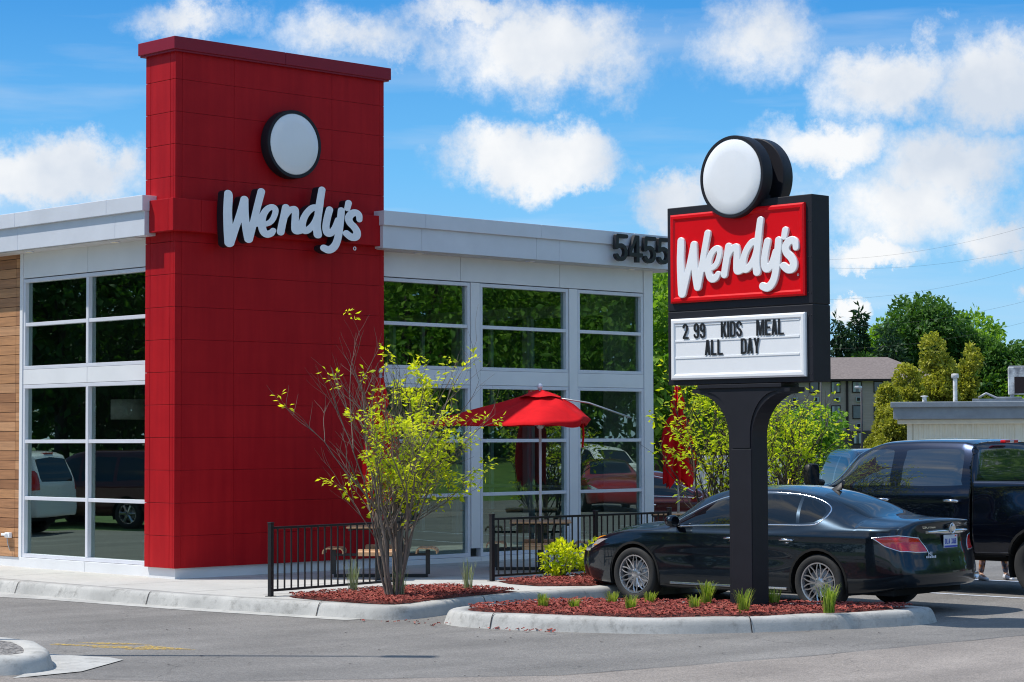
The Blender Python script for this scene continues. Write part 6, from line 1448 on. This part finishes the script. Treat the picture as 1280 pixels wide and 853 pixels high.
# ------------------------------------------------------------------ tables
def table(loc, rz, label, pole=True):
    t = empty('picnic_table', (loc[0], loc[1], .152), rz, label, 'picnic table', 'patio tables')
    top = MB(); n = 9
    for k in range(n):
        y0 = -.45+.9*k/n; top.use(M['slat']); top.box((-.45, y0+.004, .70), (.45, y0+.9/n-.004, .725), .006)
    top.obj('tabletop', t)
    e = B('black'); 
    for s_ in (-1, 1): e.box((s_*.40-.02, -.43, .665), (s_*.40+.02, .43, .699)); 
    e.box((-.38, -.02, .664), (.38, .02, .698)); e.box((-.045, -.045, .02), (.045, .045, .664)); e.box((-.45, -.45, 0), (.45, .45, .012)) if False else None
    for s_ in (0, 1):
        L_ = .66
        e.box((-L_, -.03, .0), (L_, .03, .045), .004, Matrix.Rotation(s_*PI/2, 4, 'Z') @ Matrix.Translation((0, 0, .001*s_)))
        e.box((-L_, -.022, .30), (L_, .022, .335), .003, Matrix.Rotation(s_*PI/2, 4, 'Z') @ Matrix.Translation((0, 0, .0012*s_)))
        for q in (-1, 1): e.box((q*L_-.03, -.029, .0455), (q*L_+.03, .029, .385), .003, Matrix.Rotation(s_*PI/2, 4, 'Z'))
    e.obj('frame', t)
    for k in range(4):
        s = MB().use(M['slat']); Mz = Matrix.Rotation(k*PI/2, 4, 'Z')
        prof = [(.50, .335), (.505, .385), (.53, .415), (.58, .425), (.65, .418), (.72, .425), (.77, .413), (.80, .385), (.805, .335)]
        for i in range(len(prof)-1):
            (x0, z0), (x1, z1) = prof[i], prof[i+1]; g = .004; dx_, dz_ = x1-x0, z1-z0; l = math.hypot(dx_, dz_); ux_, uz_ = dx_/l, dz_/l; nx_, nz_ = -uz_, ux_
            a = (x0+ux_*g, z0+uz_*g); b = (x1-ux_*g, z1-uz_*g); th = -.018
            vs = [Mz @ Vector(v) for v in [(a[0], -.26, a[1]), (b[0], -.26, b[1]), (b[0], .26, b[1]), (a[0], .26, a[1]), (a[0]+nx_*th, -.26, a[1]+nz_*th), (b[0]+nx_*th, -.26, b[1]+nz_*th), (b[0]+nx_*th, .26, b[1]+nz_*th), (a[0]+nx_*th, .26, a[1]+nz_*th)]]
            s.add(vs, [(0, 1, 2, 3), (7, 6, 5, 4), (0, 4, 5, 1), (1, 5, 6, 2), (2, 6, 7, 3), (3, 7, 4, 0)])
        s.obj('seat', t)
    return t
T1, T2, T3 = (2.3, -1.72), (4.99, -2.2), (8.9, -1.45)
table(T1, R(-45), 'tan slatted table with curved seats beneath the closed umbrella behind the tall shrub')
table(T2, R(-45), 'tan slatted table with curved seats under the open red umbrella')
table(T3, R(-45), 'tan slatted table at the far end of the patio behind the dark saloon')
# ------------------------------------------------------------------ umbrellas
def folded_umbrella(loc, rz, label, seed, top=2.62, bot=1.35, ztie=2.2, lean=(0, 0)):
    r_ = random.Random(seed); t = empty('folded_umbrella', (loc[0], loc[1], .152), rz, label, 'umbrella', 'folded red umbrellas')
    p = B('galv'); p.tube([(0, 0, .0), (0, 0, top+.05)], .021, 10); p.lathe([(.001, top+.05), (.03, top+.07), (.035, top+.10), (.02, top+.13), (.001, top+.14)], 14); p.obj('pole', t)
    c = B('umb'); rows = []; nz = 22; na = 64
    for i in range(nz+1):
        f = i/nz; z = top-(top-bot)*f; base = .035+.19*math.sin(min(1, f*1.25)*PI/2)**1.2*(1-.15*max(0, f-.8)/.2)
        tie = 1-.55*math.exp(-((z-ztie)/.07)**2); base *= tie; row = []
        for k in range(na):
            a = 2*PI*k/na; fold = abs(((a*8/(2*PI)) % 1)*2-1); rr = base*(.40+.85*fold)*(1+.2*mnoise.noise(Vector((math.cos(a)*2+seed, math.sin(a)*2, z*2.2))))
            hem = (.16*fold+.10*mnoise.noise(Vector((a*2, seed, 3.3))))*max(0, f-.75)/.25
            row.append((rr*math.cos(a)+lean[0]*f, rr*math.sin(a)+lean[1]*f, z-hem))
        rows.append(row)
    c.grid(rows, True, True); c.obj('canopy', t)
    s = B('umb'); s.tube([(.12, .0, ztie), (.16, .03, ztie-.2), (.13, .05, ztie-.55)], .012, 6); s.obj('tie_strap', t)
    return t
folded_umbrella(T1, .3, 'loosely folded red umbrella half hidden behind the tall shrub', 3, 2.80, 1.15, 2.35, (.05, .02))
folded_umbrella(T3, .8, 'tightly folded red umbrella right of the building corner', 9, 2.78, 1.30, 2.35)
def open_umbrella(loc, label):
    t = empty('open_umbrella', (loc[0], loc[1], .152), R(-45), label, 'umbrella'); H = 2.63; Rr = 1.14
    p = B('alu'); p.tube([(0, 0, 0), (0, 0, H+.02)], .021, 10); p.lathe([(.02, H+.02), (.035, H+.05), (.045, H+.075), (.03, H+.11), (.001, H+.125)], 16); p.lathe([(.03, 2.08), (.05, 2.1), (.05, 2.16), (.03, 2.18)], 14); p.obj('pole', t)
    # eight ribs; those towards +x hang free, the cloth has slid inwards there
    def edge(a):
        c_ = math.cos(a); slack = max(0, c_)**1.0; d = (a % (2*PI))-PI; r_ = Rr*(1-.34*slack)+.66*math.exp(-(d/.42)**2); return r_, 2.16+.05*slack
    rows = []; nr = 16; na = 96
    for i in range(nr+1):
        f = i/nr; row = []
        for k in range(na):
            a = 2*PI*k/na; r_, ze = edge(a); seg_ = ((a*8/(2*PI)) % 1); sag = math.sin(seg_*PI)
            rr = r_*f*(1-.045*sag*f); slack = max(0, math.cos(a)); 
            z = H-(H-ze)*(f**(.98+.9*slack)) - .035*sag*f*(1-f)*4*.6 + .02*slack*math.sin(f*9+a*3)*f
            z += .02*mnoise.noise(Vector((math.cos(a)*3*f, math.sin(a)*3*f, 2)))*(1+2*slack)
            row.append((rr*math.cos(a), rr*math.sin(a), z))
        rows.append(row)
    # valance that falls below the edge on the slack side
    row = []
    for k in range(na):
        a = 2*PI*k/na; x, y, z = rows[-1][k]; slack = max(0, math.cos(a)); row.append((x*(1.01-.10*slack), y*1.01, z-.035-.06*slack*(1+.4*math.sin(a*5))))
    rows.append(row); c = B('umb'); c.grid(rows, True, True); co = c.obj('canopy', t)
    v = B('umb'); vr = []
    for f in (0, .5, 1): vr.append([((.05+.26*f)*math.cos(2*PI*k/32), (.05+.26*f)*math.sin(2*PI*k/32), H+.02-.10*f+.01*math.sin(k)) for k in range(32)])
    v.grid(vr, True, True); v.obj('vent', co)
    for k in range(8):
        a = PI/8+2*PI*k/8 if False else 2*PI*k/8; s_ = math.cos(a)
        rb = B('galv')
        if k == 0: rb.tube([(.04, 0, H-.06), (.72, .0, 2.46), (1.34, .02, 2.24)], .013, 6)
        else: r_, z = edge(a); rb.tube([(.04*math.cos(a), .04*math.sin(a), H-.06), (r_*.98*math.cos(a), r_*.98*math.sin(a), z-.02)], .010, 6)
        rb.tube([(.04*math.cos(a), .04*math.sin(a), 2.12), (.5*math.cos(a), .5*math.sin(a), H-.30)], .007, 5); rb.obj('rib', t)
    s = B('umb'); s.tube([(.62, -.15, 2.2), (.64, -.16, 2.0), (.62, -.15, 1.80)], .016, 6); s.obj('tie_strap', t)
open_umbrella(T2, 'open red umbrella with one bare rib sticking out past its slipped canopy')

# ------------------------------------------------------------------ things inside
pd = empty('pendant_lamp', (1.2, 2.75, 4.9), 0, 'cream drum pendant lamp seen through the left window', 'pendant lamp')
mb = MB().use(mat('cream shade', (.85, .82, .66), .7)); mb.lathe([(.34, -2.50), (.34, -2.20), (.33, -2.20), (.33, -2.50)], 40, close=True); mb.obj('shade', pd); mb = B('dark'); mb.tube([(0, 0, 0), (0, 0, -2.2)], .008, 6); mb.tube([(-.33, 0, -2.21), (.33, 0, -2.21)], .006, 5); mb.obj('stem', pd)
M['teal'] = mat('teal vinyl', (.01, .17, .18), .4)
def chair(loc, rz, label):
    t = empty('cafe_chair', (loc[0], loc[1], .165), rz, label, 'chair', 'teal chairs in the dining room')
    b = B('teal'); rows = []
    for i in range(7): f = i/6; rows.append([(-.20-.05*f+.02*math.cos(y*6), y, .42+.48*f) for y in (-.21+.02*f, -.1, 0, .1, .21-.02*f)])
    b.grid(rows, True); b.grid([[(p[0]+.03, p[1], p[2]) for p in r_] for r_ in rows][::-1], True); b.obj('backrest', t)
    b = B('teal'); b.box((-.21, -.22, .41), (.22, .22, .46), .02); b.obj('seat', t)
    for x in (-.19, .19):
        for y in (-.19, .19): l = B('galv'); l.tube([(x, y, .41), (x*1.15, y*1.1, 0)], .012, 6); l.obj('leg', t)
chair((1.05, 1.75), R(200), 'nearer teal chair inside the bottom right pane of the left window'); chair((1.2, 1.05), R(185), 'teal chair partly hidden by the red tower inside the left window')
def cafe_table(loc, label):
    t = empty('cafe_table', (loc[0], loc[1], .165), 0, label, 'table'); b = B('slat'); b.box((-.35, -.35, .72), (.35, .35, .75), .01); b.obj('tabletop', t); b = B('dark'); b.tube([(0, 0, 0), (0, 0, .72)], .035, 8); b.box((-.25, -.03, 0), (.25, .03, .03)); b.box((-.03, -.25, .0), (.03, .25, .031)); b.obj('pedestal', t)
cafe_table((1.7, 1.9), 'square table inside the left window'); cafe_table((5.0, 1.1), 'square table inside the middle front window'); cafe_table((7.2, 1.2), 'square table inside the front window behind the open umbrella')
# dark lettering on a board hung just behind the front glass
wl = empty('window_lettering', (5.45, .36, 1.22), 0, 'dark capital letters FRESH and TO behind the front glass, broken by the window post', 'window lettering')
for txt, x, z, h in (('F', -.02, .36, .22), ('S', .60, .36, .22), ('H', .76, .36, .22), ('TO', .74, .14, .12)):
    block_text('letter', txt, x, z, h, .5, .20, .18, .12, .004, M['gap'], lambda a, b, d: (a, -.0-d, b), wl)

# ------------------------------------------------------------------ background buildings
M['siding'] = mat('taupe lap siding', (.30, .235, .21), .8, var=.1, vscale=.6, stretch=(1, 1, 12))
M['shingle'] = two_tone('grey brown shingles', (.13, .105, .095), (.22, .18, .165), 3.5, .35, .65, bump=0, stretch=(1, 1, 4))
M['roomglass'] = mat('dim window', (.03, .045, .05), .05, var=.5, vscale=.8, spec=.8)
M['curtain'] = mat('curtain', (.30, .34, .34), .8)
mx_, my_, _ = spot(1170, 238); mo = empty('lodging_block', (mx_, my_, -.0), R(-44.2-4), 'three storey taupe lodging block with grey shingle roof and rows of small windows', 'lodging block')
ML = 44; D_ = 14
mb = B('siding'); mb.box((-ML, 0, -1), (0, D_, 8.35)); mb.obj('wall', mo)
mb = MB().use(M['siding']); mb.mats = [mat('dark plinth', (.05, .04, .04), .8)]; mb.box((-ML-.05, -.12, -1), (.05, .0, 2.75)); mb.obj('ground_floor_band', mo)
mb = B('shingle'); e = .7; mb.add([(-ML-e, -e, 8.3), (e, -e, 8.3), (e, D_+e, 8.3), (-ML-e, D_+e, 8.3), (-ML+5, D_/2, 10.95), (-4.5, D_/2, 10.95)], [(0, 1, 5, 4), (1, 2, 5), (2, 3, 4, 5), (3, 0, 4), (3, 2, 1, 0)]); mb.use(M['gap']); mb.box((-ML-e, -e-.05, 8.1), (e, -e, 8.34)); mb.obj('roof', mo)
for fl, (z, wh) in enumerate(((1.25, 1.35), (4.0, 1.5), (6.85, 1.25))):
    for k in range(18):
        x = -1.6-2.3*k
        w_ = B('gap'); w_.box((x-.52, -.10 if fl else -.18, z), (x+.52, -.001 if fl else -.125, z+wh)); wo = w_.obj('window', mo)
        g = B('roomglass'); g.box((x-.42, -.13 if fl else -.21, z+.1), (x+.42, -.105 if fl else -.185, z+wh-.1)); g.obj('pane', wo)
        if (k+fl) % 3 != 1: g = B('curtain'); g.box((x-.40, -.14 if fl else -.22, z+.12), (x-.15, -.135 if fl else -.212, z+wh-.12)); g.box((x+.18, -.14 if fl else -.22, z+.12), (x+.40, -.135 if fl else -.212, z+wh-.12)); g.obj('curtain', wo)
        if fl: a = B('curtain'); a.box((x-.1, -.3, z-.95), (x+.5, -.001, z-.45)); a.use(M['gap']); a.box((x-.04, -.31, z-.88), (x+.3, -.301, z-.52)); a.obj('air_conditioner', mo)
mb = B('gap'); mb.box((-9.7, -.2, 2.8), (-9.45, 0, 8.2)); mb.obj('downpipe', mo)
# pale corrugated building with rooftop plant
bx_, by_, _ = spot(1133, 72); mt_ = empty('metal_building', (bx_, by_, 0), R(-56), 'low cream corrugated metal building with grey fascia at the right edge', 'metal building')
M['cream'] = mat('cream ribbed metal', (.86, .82, .68), .5, var=.06)
M['greyfascia'] = mat('grey fascia', (.27, .30, .33), .5, var=.12)
mb = B('cream'); x = 0
mb.box((0, 0, -.2), (24, 12, 2.55))
while x < 24:
    mb.prism([(x+.04, -.03), (x+.10, -.03), (x+.13, 0), (x+.01, 0)], 'z', -.2, 2.50); x += .17
mb.obj('wall', mt_)
for k in range(6): mb = B('cream'); mb.box((.0+3.45*k, -.06, -.2), (.16+3.45*k, -.031, 2.5)); mb.obj('pilaster', mt_)
mb = B('greyfascia'); mb.box((-.42, -.55, 2.66), (24.5, 12.5, 3.12), .02); mb.box((-.5, -.68, 3.04), (24.6, 12.6, 3.22), .02); mb.obj('fascia', mt_)
mb = B('cream'); mb.box((-.3, -.28, 2.50), (24, -.03, 2.66), .03); mb.obj('gutter', mt_)
def on_roof(name, x, y, label, cat): return empty(name, (mt_.matrix_basis @ Vector((x, y, 3.22)))[:], mt_.rotation_euler.z, label, cat)
mt_.matrix_basis = Matrix.Translation((bx_, by_, 0)) @ Matrix.Rotation(R(-56), 4, 'Z')
M['zinc'] = mat('weathered zinc sheet', (.30, .31, .33), .45, metal=.3, var=.25, vscale=2)
M['dirty'] = two_tone('flaking white paint', (.72, .72, .70), (.25, .25, .26), 2.2, .45, .6, bump=.2)
r1 = on_roof('rooftop_unit', 3.3, 2, 'large grey sheet metal rooftop unit with flaking white end and dark intake', 'rooftop unit')
mb = B('zinc'); mb.box((0, 0, .28), (2.2, 1.6, 1.22), .02); mb.box((2.25, .1, .3), (3.8, 1.5, 1.35), .02); mb.obj('casing', r1)
mb = B('dirty'); mb.box((-.02, -.04, .26), (.78, .5, 1.18), .02); mb.obj('white_hood', r1)
mb = B('gap'); mb.box((.18, -.06, .30), (.58, -.041, .85)); mb.obj('intake', r1)
mb = B('zinc'); 
for x in (.05, .9, 1.9, 2.6, 3.5): mb.box((x, .0, 0), (x+.12, 1.5, .30))
mb.obj('kerb_frame', r1)
for k, (x, y, h, lb, nm) in enumerate([(1.55, 1.2, .95, 'tall pale vent pipe with cap on the metal building roof', 'vent_pipe'), (.55, 1.0, .22, 'short vent stub near the roof corner', 'vent_stub'), (5.3, .4, .5, 'small grey turbine vent in front of the rooftop unit', 'turbine_vent')]):
    v = on_roof(nm, x, y, lb, 'roof vent'); mb = B('dirty' if k < 2 else 'zinc'); mb.lathe([(.07, 0), (.07, h*.85)], 14, caps=False); mb.obj('pipe', v); c_ = B('dirty'); c_.lathe([(.12, h*.85), (.125, h*.92), (.11, h), (.0, h+.01)], 16); c_.obj('cap', v)
v = on_roof('roof_duct', 2.3, 1.4, 'low pipe and kerb run across the roof beside the unit', 'roof duct'); mb = B('zinc'); mb.box((-.2, 0, 0), (1.7, .3, .12), .02); mb.tube([(0, 0, .15), (.25, 0, .3), (.6, 0, .14), (1.4, 0, .14)], .04, 8); mb.obj('duct', v)
# corrugated enclosure behind the patio
ex, ey, _ = spot(826, 72); en = empty('corrugated_fence', (ex, ey, 0), R(-44.2), 'pale grey corrugated metal enclosure wall behind the patio trees', 'fence')
mb = B('white_panel'); x = 0
while x < 11.5:
    if not (2.95 < x < 3.25): mb.prism([(x, 0), (x+.05, -.04), (x+.13, -.04), (x+.18, 0)], 'z', .1, 1.5)
    x += .2
mb.obj('sheeting', en)
for x in (-.05, 2.98, 3.2, 6.3, 9.4, 11.5): mb = B('gap'); mb.box((x, -.05, 0), (x+.1, .05, 1.52)); mb.obj('post', en)
# lamp posts
def lamp_post(loc, h, rz, label, head='shoebox', r_=.06):
    t = empty('lamp_post', loc, rz, label, 'lamp post'); p = B('seam'); p.tube([(0, 0, 0), (0, 0, h)], [r_, r_*.75], 10); p.lathe([(r_*2.2, 0), (r_*2.2, .25), (r_*1.3, .3)], 14); p.obj('pole', t)
    q = B('galv'); q.tube([(0, 0, h-.1), (.35, 0, h+.02)], .03, 6); q.box((.22, -.11, h-.02), (.72, .11, h+.09), .03); q.obj('lamp_head', t)
lamp_post(spot(1076.5, 100), 4.3, R(200), 'car park lamp post in front of the lodging block'); lamp_post(spot(1026, 150), 5.9, R(60), 'distant thin lamp post at the left of the lodging block')
lamp_post((-7.7, -5.0, .15), 8.6, R(-50), 'tall lamp post on the gravel island whose thin shadow crosses the drive')
# yellow capped bollard
bo = empty('bollard', spot(989, 44), 0, 'yellow topped bollard beyond the saloon roof', 'bollard'); mb = B('yellow'); mb.lathe([(.09, 0), (.09, 1.18), (.08, 1.24), (.05, 1.27), (0, 1.28)], 16); mb.obj('tube', bo); mb = B('concrete'); mb.lathe([(.16, -.02), (.16, .03)], 16); mb.obj('footing', bo)
# overhead wires on poles beyond the sign
p0 = Vector(spot(930, 170)); p1 = Vector(spot(1330, 150))
for nm, p in (('utility pole hidden behind the sign', p0), ('utility pole just past the right edge', p1)):
    t = empty('utility_pole', p[:], 0, 'wooden ' + nm, 'utility pole'); mb = B('darkbark'); mb.tube([(0, 0, 0), (0, 0, 17)], [.16, .11], 8); mb.obj('pole', t); mb = B('darkbark'); mb.box((-1.1, -.06, 15.9), (1.1, .06, 16.1)); mb.obj('crossarm', t)
wd_ = empty('overhead_wires', p0[:], 0, 'thin overhead wires sagging across the sky right of the sign', 'wires')
for za, zb, dx_ in ((16.1, 17.0, -1), (15.9, 15.6, 1), (13.0, 14.4, 0), (11.2, 12.0, 0), (9.4, 10.6, 0)):
    mb = B('seam'); pts = []
    for i in range(25): f = i/24; q = (p1-p0)*f; pts.append((q.x+dx_*.7, q.y, za+(zb-za)*f-1.3*4*f*(1-f)))
    mb.tube(pts, .006, 4); mb.obj('wire', wd_)

# ------------------------------------------------------------------ person on the far side of the pickup
def skin_body(name, joints, edges, rad, m, parent, sub=2):
    me = bpy.data.meshes.new(name); me.from_pydata(joints, edges, []); o = link(name, me, parent)
    sk = o.modifiers.new('skin', 'SKIN'); sv_ = me.skin_vertices[0].data
    for i, r_ in enumerate(rad): sv_[i].radius = (r_[0], r_[1]) if isinstance(r_, tuple) else (r_, r_)
    sv_[0].use_root = True; sb = o.modifiers.new('sub', 'SUBSURF'); sb.levels = sub; sb.render_levels = sub
    dg = bpy.context.evaluated_depsgraph_get(); m2 = bpy.data.meshes.new_from_object(o.evaluated_get(dg)); o.modifiers.clear(); o.data = m2; m2.materials.clear(); m2.materials.append(m)
    for p in m2.polygons: p.use_smooth = True
    return o
M['skin'] = mat('skin', (.45, .26, .18), .55, var=.05)
M['leggings'] = two_tone('patterned leggings', (.02, .018, .02), (.45, .16, .02), 14, .42, .55, bump=0, cc=(.25, .3, .45), cscale=20)
M['shirt'] = mat('dark cotton', (.03, .035, .06), .85); M['hair'] = mat('brown hair', (.05, .03, .02), .6); M['shoe'] = mat('white trainers', (.6, .62, .68), .6)
def person(loc, rz):
    t = empty('person', loc, rz, 'person in patterned leggings and pale trainers standing behind the pickup, lower legs showing below it', 'person')
    J = [(0, 0, .94), (0, 0, 1.12), (0, .0, 1.34), (0, .01, 1.44), (0, .02, 1.50), (0, .02, 1.60), (0, .02, 1.68),
         (.09, 0, .88), (.13, .02, .50), (.17, -.02, .09), (.17, .06, .05), (.175, .15, .035), (-.09, 0, .88), (-.15, .03, .50), (-.22, 0, .09), (-.225, .08, .05), (-.235, .16, .035),
         (.17, 0, 1.38), (.21, .02, 1.12), (.16, .16, .98), (.15, .20, .94), (-.17, 0, 1.38), (-.21, .02, 1.12), (-.18, .16, .98), (-.17, .20, .94)]
    E_ = [(0, 1), (1, 2), (2, 3), (3, 4), (4, 5), (5, 6), (0, 7), (7, 8), (8, 9), (9, 10), (10, 11), (0, 12), (12, 13), (13, 14), (14, 15), (15, 16), (2, 17), (17, 18), (18, 19), (19, 20), (2, 21), (21, 22), (22, 23), (23, 24)]
    Rr = [(.145, .10), (.12, .09), (.14, .10), (.06, .05), (.05, .05), (.078, .09), (.06, .07), .085, .055, .035, .033, .025, .085, .055, .035, .033, .025, .05, .036, .028, .024, .05, .036, .028, .024]
    b = skin_body('body', J, E_, Rr, M['skin'], t)
    lg = skin_body('leggings', [J[i] for i in (0, 7, 8, 9, 12, 13, 14)], [(0, 1), (1, 2), (2, 3), (0, 4), (4, 5), (5, 6)], [(.152, .108), .092, .063, .043, .092, .063, .043], M['leggings'], t)
    sh = skin_body('shirt', [J[i] for i in (0, 1, 2, 17, 18, 21, 22)], [(0, 1), (1, 2), (2, 3), (3, 4), (2, 5), (5, 6)], [(.155, .112), (.13, .10), (.148, .108), .058, .046, .058, .046], M['shirt'], t)
    hr = skin_body('hair', [(0, -.01, 1.66), (0, -.05, 1.58), (0, -.05, 1.46)], [(0, 1), (1, 2)], [(.088, .088), (.085, .06), (.06, .035)], M['hair'], t)
    for x, y in ((.17, .0), (-.222, .02)):
        s = MB().use(M['shoe']); rows = []
        for f, w_, h in ((-.07, .03, .05), (-.05, .042, .085), (.02, .045, .09), (.09, .048, .06), (.16, .042, .045), (.19, .02, .03)): rows.append([(x+w_*math.cos(a), y+f, max(0.004, h/2+h/2*math.sin(a)*1.1)) for a in [2*PI*k/12 for k in range(12)]])
        s.grid(rows, True, True); s.add(rows[0], [tuple(range(12))]); s.add(rows[-1], [tuple(range(12))]); s.obj('shoe', t)
    for sx in (1, -1):  # eyes, ears, hands
        e = B('dark'); e.lathe([(.0, 0), (.008, .003), (0, .006)], 8, Matrix.Translation((sx*.03, .105, 1.615)) @ Matrix.Rotation(R(-90), 4, 'X')); e.obj('eye', t)
        h = B('skin'); c0 = Vector((sx*.155, .215, .925))
        h.tube([c0+Vector((0, -.02, .02)), c0, c0+Vector((0, .05, -.04))], [.022, .034, .03], 8)
        for k in range(4): q = c0+Vector((sx*(.022-.015*k), .05, -.04)); h.tube([q, q+Vector((0, .03, -.03)), q+Vector((0, .035, -.06+.004*k))], [.009, .008, .006], 6)
        h.tube([c0+Vector((-sx*.02, .01, -.01)), c0+Vector((-sx*.045, .035, -.02)), c0+Vector((-sx*.045, .055, -.035))], [.010, .009, .007], 6); h.obj('hand', t)
px_, py_, _ = spot(1237, 32.3); person((px_, py_, 0), R(150))
